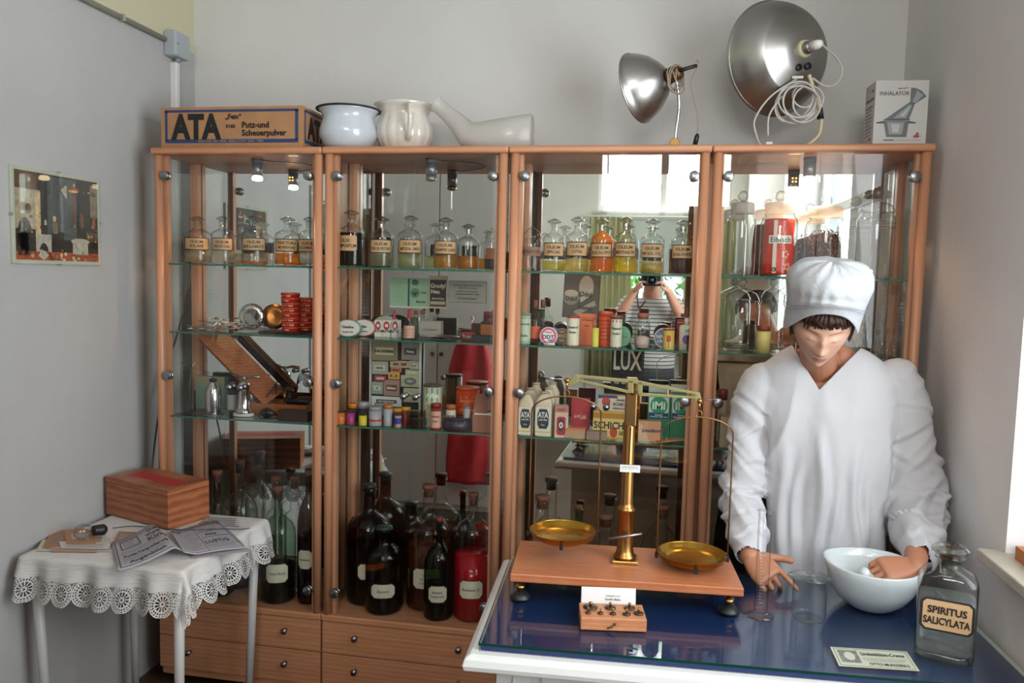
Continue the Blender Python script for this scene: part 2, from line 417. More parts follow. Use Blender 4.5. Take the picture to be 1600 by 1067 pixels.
obj('blind_cloth', MB().b2((-.66, -.001, -.60), (.66, .001, 0)), bl, t); obj('roller', MB().tube([(-.67, 0, .01), (.67, 0, .01)], .016, 12), WHITE, t); obj('bottom_bar', MB().b2((-.66, -.006, -.612), (.66, .006, -.598)), WHITE, t)
t = thing('curtain_rail', 'thin white rail the pale green curtains hang from', 'curtain rail')
obj('rail', MB().tube([(-.68, YF+.07, 2.165), (.82, YF+.07, 2.165)], .009), WHITE, t)
for x in (-.68, .82): obj('bracket', MB().b2((x-.008, YF, 2.155), (x+.008, YF+.07, 2.175)), WHITE, t)

# left-wall conduit, junction box, cable duct
t = thing('cable_conduit', 'thin grey cable conduit running high along the left wall', 'conduit')
mb = MB(); mb.tube([(XL+.012, 1.2, 2.46), (XL+.012, 2.86, 2.46)], .010, 10); obj('pipe', mb, col('9b9788', .5), t)
[obj('clip', MB().b2((XL, y, 2.448), (XL+.024, y+.012, 2.472)), col('a9a698', .5), t) for y in (1.5, 2.1, 2.6)]
t = thing('junction_box', 'grey plastic junction box in the upper left corner', 'junction box')
jb = at(292, 76, Y=2.95)
obj('housing', MB().b2((XL, 2.865, jb.z-.048), (XL+.055, 2.965, jb.z+.05)), col('a9b0b6', .45), t, bevel=.008)
mb = MB(); mb.cyl((0, 0, 0), .011, .014, 12, m=Matrix.Translation((XL+.03, 2.915, jb.z-.062)));  obj('cable_gland', mb, col('8d949a', .5), t)
obj('lid_screw', MB().sph((XL+.056, 2.88, jb.z+.0), .004), STEEL, t)
t = obj('cable_duct', MB().b2((XL, 2.905, .1), (XL+.03, 2.93, jb.z-.062)), col('dedede', .4), None, bevel=.004)
tag(t, 'narrow white cable duct down the corner below the junction box', 'cable duct')

# framed picture on the left wall
p0 = at(13, 260, X=XL); p1 = at(15, 413, X=XL); p2 = at(152, 278, X=XL); p3 = at(152, 413, X=XL)
ya, yb, za, zb_ = (p0.y+p1.y)/2, (p2.y+p3.y)/2, (p1.z+p3.z)/2, (p0.z+p2.z)/2
t = thing('framed_picture', 'clip-framed picture of a dim old pharmacy room on the left wall', 'picture', (XL, (ya+yb)/2, (za+zb_)/2))
w_, h_ = yb-ya, zb_-za
obj('backing_board', MB().b2((0, -w_/2, -h_/2), (.010, w_/2, h_/2)), col('c9cbb8', .5), t, bevel=.001)
# picture print: generic interior, painted shapes on one sheet
mb = MB()
def pr(u0, v0, u1, v1, mat, lvl=1): # u left..right 0..1, v bottom..top
    x = .0105+lvl*.0002; a, b_ = -w_/2+.012, -h_/2+.012; ww, hh = w_-.024, h_-.024
    mb.add([(x, a+ww*u0, b_+hh*v0), (x, a+ww*u1, b_+hh*v0), (x, a+ww*u1, b_+hh*v1), (x, a+ww*u0, b_+hh*v1)], [(0, 1, 2, 3)], mat)
def pe(u, v, ru, rv, mat, lvl=2, n=14, a0=0, a1=2*PI):
    x = .0105+lvl*.0002; a, b_ = -w_/2+.012, -h_/2+.012; ww, hh = w_-.024, h_-.024
    mb.add([(x, a+ww*(u+ru*math.cos(a0+(a1-a0)*i/n)), b_+hh*(v+rv*math.sin(a0+(a1-a0)*i/n))) for i in range(n)], [tuple(range(n))], mat)
pm = [col(c, .35, var=.3, scale=60) for c in ('3b3632', '8a7a66', 'b8a98e', '2a2322', '6b4a34', 'c9bfae', 'b4572e', '54595b', 'e8c79a', '8e3f22')]
pr(0, 0, 1, 1, 3, 0); pr(.36, .25, .72, .98, 7); pr(0, .35, .28, .8, 2); pr(0, .8, .25, 1, 4); pr(.9, .55, 1, .95, 1); pr(.22, .1, .40, .30, 5, 2); pr(.22, .3, .28, .78, 8, 2)
pe(.14, .58, .035, .06, 4, 3); pe(.31, .10, .05, .10, 3, 3, a1=PI); pr(0, 0, 1, .10, 6, 2); pe(.1, .28, .08, .2, 3, 3); pr(.02, .05, .14, .3, 3, 3)
pr(.665, .42, .69, .85, 9, 3); pe(.68, .86, .075, .035, 6, 4, a1=2*PI); pe(.68, .845, .06, .016, 8, 5)
mbx = [(.52, .84), (.58, .90), (.60, .90), (.60, .74), (.58, .76)]
x = .0115; a, b_ = -w_/2+.012, -h_/2+.012; mb.add([(x, a+(w_-.024)*u, b_+(h_-.024)*v) for u, v in mbx], [(0, 1, 2, 3, 4)], 5)
pe(.44, .49, .022, .035, 8, 4); pr(.42, .32, .48, .46, 1, 3); pr(.41, .12, .55, .34, 3, 2); pr(.66, .08, .86, .24, 5, 3); pe(.76, .24, .12, .04, 5, 4); pr(.84, .24, 1, .36, 4, 3)
for i in range(60):
    u, v = rnd.uniform(.02, .98), rnd.choice([rnd.uniform(.0, .14), rnd.uniform(.25, .55), rnd.uniform(.82, .95) if rnd.random() < .3 else rnd.uniform(0, .1)])
    if .36 < u < .62 and v > .2: continue
    pe(u, v, rnd.uniform(.008, .022), rnd.uniform(.01, .03), rnd.choice([1, 2, 4, 5, 6, 6, 8, 9, 9]), 6+i*.02, 8)
pe(.33, .42, .02, .01, 8, 8); pe(.78, .5, .03, .10, 4, 7); pe(.94, .48, .02, .08, 6, 7); pe(.94, .84, .04, .03, 4, 7)
mb.add([(.0125, a+(w_-.024)*u, b_+(h_-.024)*v) for u, v in ((.24, .05), (.3, .0), (.36, .06), (.28, .13))], [(0, 1, 2, 3)], 5)
obj('picture_print', mb, pm, t)
mb = MB(); mb.b2((.0135, -w_/2, -h_/2), (.0150, w_/2, h_/2)); obj('cover_glass', mb, PANE, t)
for (y, z) in ((0, h_/2), (0, -h_/2), (-w_/2, 0), (w_/2, 0)): obj('frame_clip', MB().box((.008, y, z), (.018, .010 if abs(z) > 0 else .004, .004 if abs(z) > 0 else .010)), CHROME, t)

# brown stain with small cracks beside the junction box
# ------------------------------------------------------------ things seen only in the mirrors
t = thing('wardrobe', 'tall white wardrobe with dark handles standing left behind the photographer', 'wardrobe', (-1.36, .60, ZF))
obj('cabinet_body', MB().b2((-.46, -.27, .06), (.46, .25, 2.3)), col('dcdad5', .5), t, bevel=.004)
for s_ in (-1, 1):
    dd = obj('door', MB().b2((.004 if s_ > 0 else -.456, .25, .10), (.456 if s_ > 0 else -.004, .27, 2.26)), col('e2e0dc', .45), t, bevel=.003)
    obj('handle', MB().sph((s_*.03, .285, 1.1), .014), col('4a4038', .4), dd)
obj('plinth', MB().b2((-.45, -.26, 0), (.45, .24, .06)), col('77736c', .6), t)
# red garment on a hanger in front of the wardrobe
gx, gy = -1.12, .925
t = thing('hanging_garment', 'red garment with a broad white band on a wire hanger in the mirror', 'garment', (gx, gy, .22))
def garment(z0, z1, mat, name):
    n = 48; m = 14; rings = []
    for j in range(m+1):
        tt = j/m; z = z0+(z1-z0)*tt; H_ = (z)/1.0
        wv = .15-.09*max(0, (z-.74)/.26)**1.3 if z > .74 else .15
        ring = []
        for i in range(n):
            a = 2*PI*i/n
            ring.append((wv*math.cos(a)*(1+.04*math.sin(z*14)), .030*math.sin(a)*(1+.4*math.sin(5*a+z*6)), z))
        rings.append(ring)
    return MB().loft(rings)
rf = col('c4232b', .7, var=.2, scale=6)
obj('skirt_section', garment(.0, .42, rf, ''), rf, t); obj('white_band', garment(.42, .58, rf, ''), WHITE, t, label='broad white band'); obj('upper_section', garment(.58, 1.0, rf, ''), rf, t)
mb = MB(); mb.tube([(-.055, 0, .96), (0, 0, 1.02), (.055, 0, .96)], .003); mb.tube([(0, 0, 1.02), (0, 0, 1.05), (.012, -.004, 1.07), (.0, -.02, 1.085), (-.01, -.03, 1.07)], .003)
obj('wire_hanger', mb, WHITE, t)
t = thing('wall_hook', 'small hook on the wardrobe door carrying the hanger', 'hook', (gx, .872, 1.285)); obj('peg', MB().tube([(0, 0, 0), (0, .04, 0), (0, .05, .02)], .004), STEEL, t)
# poster on the dark door
t = thing('wall_poster', 'orange poster with a dark hatted figure and red scarf on the door', 'poster', (XL-.011, 1.38, 1.52))
mb = MB(); mb.b2((0, -.13, -.19), (.002, .10, .19))
X_ = .0024
def pq(pts, mat, x=X_): mb.add([(x, a_, b__) for a_, b__ in pts], [tuple(range(len(pts)))], mat)
pq([(-.11, -.17), (.08, -.17), (.08, .17), (-.11, .17)], 1); pq([(-.09, -.17), (.06, -.17), (.04, .0), (.01, .05), (-.04, .05), (-.07, 0)], 2, .0028)
pq([(-.05, .05), (.02, .05), (.02, .075), (-.05, .075)], 3, .0032); pq([(-.04+.03*math.cos(i)*1.0+.025, .10+.03*math.sin(i)) for i in [k*2*PI/12 for k in range(12)]], 2, .003)
pq([(-.065, .12), (.035, .12), (.035, .128), (-.065, .128)], 2, .0034)
obj('paper', mb, [col('2a2018'), col('c97a44', .6), col('1d1a1a', .6), col('a5251f', .6)], t)
# ------------------------------------------------------------ display cabinets
MIRROR = None
m, nt, b = new_mat('mirror_back'); b.inputs['Metallic'].default_value = 1; b.inputs['Roughness'].default_value = .004; b.inputs['Base Color'].default_value = (.90, .92, .90, 1)
MIRROR = m
units = ['first display cabinet from the left wall, beech frame and glass doors', 'second display cabinet from the left wall, beech with mirror back',
         'third display cabinet from the left wall, behind the brass scales', 'rightmost beech display cabinet, behind the white-clad mannequin']
SH_E = .0
for u in range(4):
    xa = X0+u*W1; xb = xa+W1-.002
    t = thing('display_cabinet', units[u], 'display cabinet', ((xa+xb)/2, D+.15, ZF+.05), 0, 'row of beech display cabinets')
    ox, oy = (xa+xb)/2, D+.15; hw = (xb-xa)/2
    def L(x, y, z): return (x-ox, y-oy, z)
    YB = YM+.035
    o = MB(); o.b2(L(xa, D-.012, ZT-.024), L(xb, YB, ZT)); obj('top_board', o, BEECH_H, t, bevel=.006)
    # base carcass with two drawers
    o = MB(); o.b2(L(xa, D+.022, .0), L(xb, YB, ZB-.0005)); obj('base_carcass', o, BEECH_H, t)
    obj('base_board', MB().b2(L(xa, D-.004, ZB-.022), L(xb, D+.021, ZB)), BEECH_H, t, bevel=.003)
    kx = (.27, .92) if u != 0 else (.22, .82)
    for k, (z0, z1) in enumerate(((.030, ZDR-.002), (ZDR+.002, ZB-.025))):
        dr = obj('drawer', MB().b2(L(xa+.003, D+.002, z0), L(xb-.003, D+.0215, z1)), BEECH_H, t, bevel=.0015)
        for fx in ((.2, .79)):
            x = xa+(xb-xa)*fx; m_ = Matrix.Translation(L(x, D+.002, (z0+z1)/2+.012)) @ Matrix.Rotation(PI/2, 4, 'X')
            obj('knob', MB().lathe([(.006, 0), (.006, .012), (.011, .014), (.011, .022), (0, .024)], 16, m=m_), STEEL, dr)
    obj('plinth', MB().b2(L(xa+.01, D+.012, .0), L(xb-.01, D+.0215, .028)), BEECH_H, t)
    for x in (xa+.04, xb-.04):
        for y in (D+.06, YB-.05): obj('foot', MB().cyl(L(x, y, -.05), .02, .05, 16), BLACK, t)
    # posts: round in front, square behind
    for x in (xa+.020, xb-.020):
        obj('front_post', MB().cyl(L(x, D+.012, ZB), .0155, ZT-.024-ZB, 24), BEECH, t)
        s_ = 1 if x < ox else -1
        obj('post_strip', MB().b2(L(x+s_*.010, D+.022, ZB), L(x+s_*.026, D+.045, ZT-.024)), BEECH, t)
        obj('rear_post', MB().b2(L(x-.016, YM-.030, ZB), L(x+.016, YM-.002, ZT-.024)), BEECH, t, bevel=.002)
        obj('side_pane', MB().b2(L(x-.002, D+.046, ZB+.001), L(x+.002, YM-.031, ZT-.025)), PANE, t)
    obj('mirror_back', MB().b2(L(xa+.006, YM, ZB), L(xb-.006, YM+.006, ZT-.024)), MIRROR, t)
    obj('back_board', MB().b2(L(xa+.002, YM+.007, ZB), L(xb-.002, YM+.02, ZT-.024)), BEECH, t)
    # glass shelves
    for z in ZS:
        g = obj('glass_shelf', MB().b2(L(xa+.040, D+.024, z-.0065), L(xb-.040, YM-.033, z-.0005)), [SHELFG, SHELFG], t)
        mb = MB(); mb.b2(L(xa+.040, D+.0232, z-.0065), L(xb-.040, D+.0240, z-.0005)); obj('polished_edge', mb, col('2f6a58', .15, spec=.8), g, label='green polished glass edge')
    # glass doors with clamp hinges and knobs
    mid = ox
    for s_, (x0, x1) in ((-1, (xa+.037, mid-.0015)), (1, (mid+.0015, xb-.037))):
        dr = obj('glass_door', MB().b2(L(x0, D+.002, ZB+.004), L(x1, D+.007, ZT-.030)), PANE, t)
        for z in (ZT-.10, 1.165, ZB+.085):
            xx = x0+.016 if s_ < 0 else x1-.016
            m_ = Matrix.Translation(L(xx, D+.002, z)) @ Matrix.Rotation(PI/2, 4, 'X')
            mb = MB(); mb.lathe([(.0, -.010), (.0165, -.010), (.0165, -.0055)], 20, m=m_); mb.lathe([(.0165, 0), (.0165, .010), (.015, .0115), (0, .0115)], 24, m=m_)
            mb.tube([L(xx, D+.014, z), L(xx-(-s_)*0+s_*.022, D+.014, z)], .006, 10)
            mb.box(L(xx+s_*.024, D+.012, z), (.006, .012, .045))
            obj('clamp_hinge', mb, STEEL, dr)
        xk = mid+s_*.022
        m_ = Matrix.Translation(L(xk, D+.002, 1.135)) @ Matrix.Rotation(PI/2, 4, 'X')
        mb = MB(); mb.lathe([(.006, 0), (.006, .012), (.011, .015), (.012, .024), (0, .026)], 16, m=m_); mb.lathe([(.0, -.016), (.010, -.016), (.010, -.0055)], 16, m=m_)
        obj('door_knob', mb, STEEL, dr)
# spotlights under the cabinet tops
lit = (1, 0, 1, 1)
for u, (px, py0, py1) in enumerate(((402, 248, 290), (674, 245, 300), (961, 242, 290), (1265, 245, 296))):
    yl = D+.115; x = at(px, 265, Y=yl).x; ztop = ZT-.024; hh = .076
    pos = ('first', 'second', 'third', 'rightmost')[u]
    t = thing('cabinet_spotlight', '%s small grey cylinder spotlight under the top of the %s cabinet' % ('lit' if lit[u] else 'unlit', pos), 'spotlight', (x, yl, ztop), 0, 'cabinet spotlights')
    obj('mount', MB().cyl((0, 0, -.016), .0205, .016, 24), col('5a5c63', .4), t)
    obj('housing', MB().lathe([(.0, -.017), (.0195, -.017), (.0195, -.062), (.017, -.062), (.017, -.05), (0, -.05)], 24), col('8b8e96', .35, .7), t)
    bm = MB().lathe([(.0, -.051), (.012, -.058), (.020, -.070), (.0185, -.078), (0, -.082)], 24)
    if lit[u]:
        obj('halogen_bulb', bm, col('ffd9b0', .3, emis=14), t)
        l = bpy.data.lights.new('halogen', 'SPOT'); l.energy = 5.0; l.color = (1, .62, .36); l.spot_size = 2.6; l.spot_blend = .8; l.shadow_soft_size = .016
        o = bpy.data.objects.new('halogen_light', l); COL.objects.link(o); o.parent = t; o.location = (0, 0, -.088)
    else: obj('halogen_bulb', bm, col('a89690', .12, .6), t)
    # ceiling reflector dots around housing on the rear side
    mb = MB()
    for dx in (-.006, .006):
        for dz in (-.032, -.044):
            mb.lathe([(0, 0), (.0035, 0), (0, .0006)], 8, m=Matrix.Translation((dx, .0193, dz)) @ Matrix.Rotation(-PI/2, 4, 'X'))
    obj('vent_hole', mb, col('ffb060', .4, emis=4) if lit[u] else BLACK, t)
    if u < 3:
        mb = MB(); mb.tube([(.02, .0, -.004), (.05, .02, -.006), (.09, .035, -.004), (.14, .08, -.004), (.16, .13, -.004)], .0016, 6); obj('cable', mb, BLACK, t)
# power cable hanging down outside the left cabinet side
mb = MB()
pts = [(X0+.08, YW-.05, 2.02), (X0-.01, YW-.06, 1.98), (X0-.03, YW-.08, 1.9), (X0-.035, 2.95, 1.75), (X0-.04, 2.87, 1.4), (X0-.045, 2.78, 1.2), (X0-.04, 2.70, 1.0), (X0-.03, 2.64, .8), (X0-.02, 2.62, .72), (X0-.005, 2.6, .66)]
def smooth(pts, n=6):
    P = [Vector(p) for p in pts]; out = []
    for i in range(len(P)-1):
        p0 = P[max(i-1, 0)]; p1 = P[i]; p2 = P[i+1]; p3 = P[min(i+2, len(P)-1)]
        for k in range(n):
            t = k/n; out.append(.5*((2*p1)+(-p0+p2)*t+(2*p0-5*p1+4*p2-p3)*t*t+(-p0+3*p1-3*p2+p3)*t**3))
    out.append(P[-1]); return out
mb.tube(smooth(pts), .0035, 8)
tag(obj('power_cable', mb, col('3a3433', .5)), 'dark power cable hanging beside the left end of the cabinets', 'cable')
# ------------------------------------------------------------ apothecary bottles and jars
INK = col('221c18', .6); LAB = col('c9a072', .6, var=.12, scale=25); LABW = col('d9d3bd', .6, var=.08, scale=30)
def apoth(label, pl, pr, pt, pb, z, Y=None, lines=(), liq=None, fill=0., rot=0., name='apothecary_bottle', cat='bottle', group=None, glass=None, border=True, lab=None, stop=True, flat=1.0):
    glass = glass or GLASS
    x, y, w, h = fit(pl, pr, pt, pb, z, Y)
    r = w/2; hb = h*.90 if stop else h
    t = thing(name, label, cat, (x, y, z), rot+.85*math.atan2(-x, y), group)
    body = [(0, .002), (r*.72, .0), (r*.97, .003), (r, .010), (r, hb*.66), (r*.965, hb*.705), (r*.80, hb*.75), (r*.42, hb*.80), (r*.30, hb*.83), (r*.29, hb*.95), (r*.38, hb*.965), (r*.38, hb*.985)]
    obj('body', MB().lathe(body, 28), glass, t)
    if stop:
        s0 = hb*.985+.0006
        obj('stopper', MB().lathe([(0, s0-hb*.13), (r*.22, s0-hb*.13), (r*.26, s0), (r*.30, s0+h*.012), (r*.58, s0+h*.030), (r*.62, s0+h*.050), (r*.45, s0+h*.072), (r*.18, s0+h*.095), (0, s0+h*.108)], 10, smooth=False), SMOKE, t)
    if liq and fill > 0:
        ft = hb*.66*fill if fill <= 1 else hb*.66
        p = [(0, .006), (r*.93, .006), (r*.93, ft)]
        if fill > 1: p += [(r*.75, hb*.745), (r*.35, hb*.80), (r*.24, hb*.85)]
        p += [(0, p[-1][1])]
        obj('liquid', MB().lathe(p, 24), liquid(liq), t)
    if lines or lab:
        mb = MB(); pl_ = wrap(r, 0, .0007); lo, hi = lab or (hb*.31, hb*.60)
        hw = r*1.02; mats = [INK, LAB]
        if border: patch(mb, -hw, hw, lo, hi, 0, pl_, .005, 14); patch(mb, -hw*.92, hw*.92, lo+.0032, hi-.0032, 1, wrap(r, 0, .0010), .004, 14)
        else: patch(mb, -hw*.9, hw*.9, lo, hi, 1, pl_, .005, 14, cut=True)
        lb = obj('label', mb, mats, t)
        if lines:
            mb = MB(); n = len(lines); gap = (hi-lo)*.34
            for i, s_ in enumerate(lines): letter(mb, s_, 0, (lo+hi)/2+((n-1)/2-i)*gap, (hi-lo)*.30, 0, wrap(r, 0, .0014), hw*1.66, .025)
            obj('lettering', mb, INK, lb)
    return t
z1, z2, z3 = ZS; Y1 = D+.095
G1 = 'stoppered apothecary bottles on the top shelf'
def a1(label, *a, **k): return apoth(label, *a[:4], z1, Y1+k.pop('dy', 0), group=G1, **k)
a1('clear stoppered bottle with framed OLEUM SOLANI label, far left of the top shelf', 290, 327, 337, 413, lines=('OLEUM', 'SOLANI'), liq='e6dcc0', fill=.45)
a1('clear stoppered bottle labelled OLEUM FENICULI, second from the left end', 332, 364, 337, 413, lines=('OLEUM', 'FENICULI'), liq='e3dcc8', fill=.5, dy=.01)
a1('stoppered bottle labelled OLEUM BERGAMOTI with a thin layer of orange oil', 379, 416, 336, 414, lines=('OLEUM', 'BERGAMOTI'), liq='f08a2a', fill=.14)
a1('stoppered bottle labelled TINCTURA MYRRHAE holding orange-brown liquid', 431, 467, 338, 415, lines=('TINCTURA', 'MYRRHAE'), liq='e8892c', fill=.42)
a1('stoppered bottle labelled OLEUM ROSMARINI, right end of the first cabinet', 468, 499, 338, 415, lines=('OLEUM', 'ROSMAR.'), liq='dfe0d8', fill=.5, rot=-.15)
a1('wide stoppered bottle nearly full of black liquid with a faded borderless label', 531, 568, 327, 416, lines=('OLIV.', 'COMPOSITUM'), liq='16181c', fill=1.0, border=False, rot=-.45)
a1('stoppered bottle labelled OLEUM PINI SILVESTRIS with pale liquid', 578, 613, 337, 417, lines=('OLEUM', 'PINI SILVESTRIS'), liq='d9d9a8', fill=.78, rot=.0)
a1('stoppered bottle labelled OLEUM AMYGDAL. AMAR. with pale yellow liquid', 622, 660, 336, 418, lines=('OLEUM', 'AMYGDAL. AMAR.'), liq='dfe3a8', fill=.48)
a1('stoppered bottle labelled OLEUM JUNIPERI LIGNI with orange liquid', 678, 715, 339, 419, lines=('OLEUM', 'JUNIPERI LIGNI'), liq='f8ae3c', fill=.50)
a1('smaller unlabelled stoppered bottle with bright orange liquid in the second cabinet', 716, 748, 349, 419, liq='f8ac30', fill=.5)
a1('stoppered bottle labelled OLEUM SPICAE with yellow liquid, left in the third cabinet', 848, 883, 341, 422, lines=('OLEUM', 'SPICAE'), liq='f2e25a', fill=.34)
a1('stoppered bottle labelled OLEUM CITRI with light yellow liquid', 884, 920, 338, 423, lines=('OLEUM', 'CITRI'), liq='f4e48c', fill=.42)
a1('stoppered bottle labelled OLEUM EUCALYPTI filled to the neck with orange liquid', 922, 958, 341, 424, lines=('OLEUM', 'EUCALYPTI'), liq='f8a258', fill=1.2)
a1('stoppered bottle labelled OLEUM MENTHAE PIP. with clear yellow liquid', 959, 996, 338, 425, lines=('OLEUM', 'MENTHAE PIP.'), liq='f6e650', fill=.50)
a1('stoppered bottle labelled AMYGDAL. DULC. with straw-yellow liquid', 1000, 1038, 341, 427, lines=('OLEUM', 'AMYGDAL. DULC.'), liq='ecdc8a', fill=.38)
a1('stoppered bottle labelled OLEUM JUGLANDIS with dark red liquid', 1048, 1085, 343, 428, lines=('OLEUM', 'JUGLANDIS'), liq='7a1c10', fill=.52)
def lidjar(label, pl, pr, pt, pb, z, Y, group=None, content=None, frost=True, ball=True, name='glass_jar', lid_h=.14, ring=False):
    x, y, w, h = fit(pl, pr, pt, pb, z, Y); r = w/2
    t = thing(name, label, 'jar', (x, y, z), .85*math.atan2(-x, y), group)
    hb = h*.72
    obj('body', MB().lathe([(0, .003), (r*.8, 0), (r*.98, .004), (r, .012), (r, hb*.88), (r*.97, hb*.93), (r*.82, hb*.97), (r*.80, hb), (r*.86, hb+.002)], 32), GLASS, t)
    lm = FR if frost else GLASS
    lb = hb+.003
    hl = h*lid_h
    ld = obj('lid', MB().lathe([(0, lb), (r*.80, lb), (r*.82, lb+hl*.1), (r*.82, lb+hl*.75), (r*.76, lb+hl*.9), (r*.3, lb+hl), (r*.12, lb+hl*1.1), (0, lb+hl*1.1)] if frost else [(0, lb), (r*.92, lb), (r*.95, lb+.004), (r*.80, lb+hl*.5), (r*.45, lb+hl*.8), (r*.14, lb+hl), (0, lb+hl)], 32), lm, t)
    if ball:
        rb = (h-(lb+hl*1.02))/2*.98
        obj('ball_knob', MB().sph((0, 0, h-rb), rb, 18), SMOKE, ld)
    if ring: 
        mb = MB()
        for q in (.78, .86): mb.tube([(r*1.005*math.cos(a*PI/16), r*1.005*math.sin(a*PI/16), hb*q) for a in range(32)], .0012, 6, closed=True)
        obj('rim_ring', mb, SMOKE, t)
    return t, r, hb
m, nt, b = new_mat('frosted_stopper'); N_ = nt.nodes
b.inputs['Base Color'].default_value = srgb('dcd6cd'); b.inputs['Roughness'].default_value = .6
tl = N_.new('ShaderNodeBsdfTranslucent'); tl.inputs['Color'].default_value = srgb('ece6dd'); tp = N_.new('ShaderNodeBsdfTransparent')
m1 = N_.new('ShaderNodeMixShader'); m1.inputs[0].default_value = .5; m2_ = N_.new('ShaderNodeMixShader'); m2_.inputs[0].default_value = .4
nt.links.new(b.outputs[0], m1.inputs[1]); nt.links.new(tl.outputs[0], m1.inputs[2]); nt.links.new(m1.outputs[0], m2_.inputs[1]); nt.links.new(tp.outputs[0], m2_.inputs[2]); nt.links.new(m2_.outputs[0], N_['Material Output'].inputs['Surface'])
FR = m
G4 = 'large lidded glass jars on the top shelf of the rightmost cabinet'
Y4 = D+.125
lidjar('empty wide glass jar with frosted lid, leftmost on the top shelf', 1136, 1181, 298, 433, z1, Y4, G4)
t, r, hb = lidjar('glass jar with frosted lid holding a red bag labelled Eibisch', 1188, 1246, 298, 436, z1, Y4, G4)
mb = MB(); n = 26; rings = []
for j in range(13):
    q = j/12; z = .008+q*(hb*.93-.008); rings.append([(r*(.86-.05*q)*math.cos(2*PI*i/n)*(1+.05*math.sin(5*2*PI*i/n+q*7)), r*(.80-.05*q)*math.sin(2*PI*i/n)*(1+.06*math.sin(7*2*PI*i/n+q*9)), z) for i in range(n)])
mb.loft(rings)
bg = obj('herb_bag', mb, col('d83a26', .45), t, label='red bag inside the jar')
mb = MB(); P_ = wrap(r*.88, 0, .001); patch(mb, -r*.30, -r*.10, .012, hb*.9, 0, P_, 0, 4)
patch(mb, -r*.55, r*.72, hb*.53, hb*.66, 1, wrap(r*.9, 0, .0016), 0, 10); letter(mb, 'Eibisch', r*.10, hb*.595, hb*.115, 2, wrap(r*.9, 0, .0024), r*1.1, .01)
for k in range(5):
    a = k*2*PI/5; 
    for (cu, cv) in ((r*.38, hb*.36), (r*.50, hb*.16)): mb.add([wrap(r*.88, 0, .0016)(cu+(.009*math.cos(a)+.0045*math.cos(2*PI*i/8)), cv+(.009*math.sin(a)+.0045*math.sin(2*PI*i/8))) for i in range(8)], [tuple(range(8))], 3)
mb.add([wrap(r*.88, 0, .0018)(-r*.2+.007*math.cos(2*PI*i/10), .024+.008*math.sin(2*PI*i/10)) for i in range(10)], [tuple(range(10))], 2)
letter(mb, 'B', -r*.2, .024, .012, 0, wrap(r*.9, 0, .0022)); mb.tube([(r*.36, -r*.84, .02), (r*.4, -r*.82, hb*.3)], .0006, 5, 3)
obj('label', mb, [col('e9d8c8', .5), col('ece4d4', .6), INK, col('f0b890', .6)], bg)
t, r, hb = lidjar('glass jar with frosted lid packed with dried brown herbs', 1257, 1321, 305, 438, z1, Y4, G4)
mb = MB(); R_ = random.Random(4)
mb.lathe([(0, .006), (r*.78, .006), (r*.80, hb*.55), (r*.6, hb*.72), (0, hb*.78)], 18, mat=0)
for i in range(520):
    a = R_.uniform(0, 2*PI); q = R_.uniform(.02, .8); rr = r*.83*math.sqrt(1-max(0, (q-.6)/.25)**2) if q > .6 and q < .84 else r*.83
    p = Vector((rr*math.cos(a), rr*math.sin(a), hb*q)); s_ = R_.uniform(.004, .009)
    mm = Matrix.Translation(p) @ Matrix.Rotation(a, 4, 'Z') @ Matrix.Rotation(R_.uniform(-.8, .8), 4, 'Y') @ Matrix.Rotation(R_.uniform(0, 6), 4, 'X')
    mb.add([(0, -s_, 0), (.001, 0, -s_*.35), (0, s_, 0), (.001, 0, s_*.35)], [(0, 1, 2, 3)], R_.choice((1, 2, 2, 3)), False, mm)
tag(obj('dried_herbs', mb, [col('4a2c1e', .9), col('8a5236', .9), col('5c3a28', .9), col('9c6a48', .9)], t), kind='stuff')
lidjar('tall ringed clear glass jar with ball-knobbed clear lid, rightmost on the top shelf', 1338, 1398, 293, 440, z1, Y4, G4, frost=False, ring=True)
# two squat jars
t, r, hb = lidjar('squat clear jar with faint brown MONOCSIS label at the left post of the third cabinet', 814, 847, 355, 421, z1, Y1, frost=False, ball=False, name='glass_jar', lid_h=.26)
mb = MB(); patch(mb, -r, r, hb*.48, hb*.75, 0, wrap(r), .003); letter(mb, 'MONOCSIS', 0, hb*.61, hb*.13, 1, wrap(r, 0, .0013), r*1.8); obj('label', mb, [col('8a6450', .6), INK], t)
t, r, hb = lidjar('squat clear jar with brown label and dark contents at the right of the second cabinet', 757, 780, 356, 419, z1, Y1, frost=False, ball=False, name='glass_jar', lid_h=.26)
mb = MB(); patch(mb, -r*.9, r*.8, hb*.36, hb*.72, 0, wrap(r), .004); obj('label', mb, [col('a8643c', .6)], t)
obj('powder', MB().lathe([(0, .005), (r*.9, .005), (r*.9, hb*.42), (0, hb*.42)], 20), col('3c2018', .8), t)
# middle shelf of the rightmost cabinet
G5 = 'glassware on the middle shelf of the rightmost cabinet'
for k, (a, b_, c, dsc) in enumerate(((1131, 1186, 434, 'large domed clear jar beside the post on the middle shelf, left of the vial'), (1203, 1246, 434, 'large domed clear jar half hidden behind the white cap, right of the vial'))):
    x, y, w, h = fit(a, b_, c, 546, z2, D+.14); r = w/2
    t = thing('domed_jar', dsc, 'jar', (x, y, z2), 0, G5)
    obj('body', MB().lathe([(0, .003), (r*.9, 0), (r, .008), (r, h*.62), (r*.94, h*.66), (r*.94, h*.68)], 32), GLASS, t)
    ld = obj('lid', MB().lathe([(r*1.0, h*.685), (r*.98, h*.71), (r*.8, h*.79), (r*.4, h*.84), (r*.12, h*.87), (0, h*.87)], 32), GLASS, t)
    obj('ball_knob', MB().sph((0, 0, h*.935), h*.062, 18), SMOKE, ld)
x, y, w, h = fit(1181, 1204, 509, 550, z2, D+.07); r = w/2
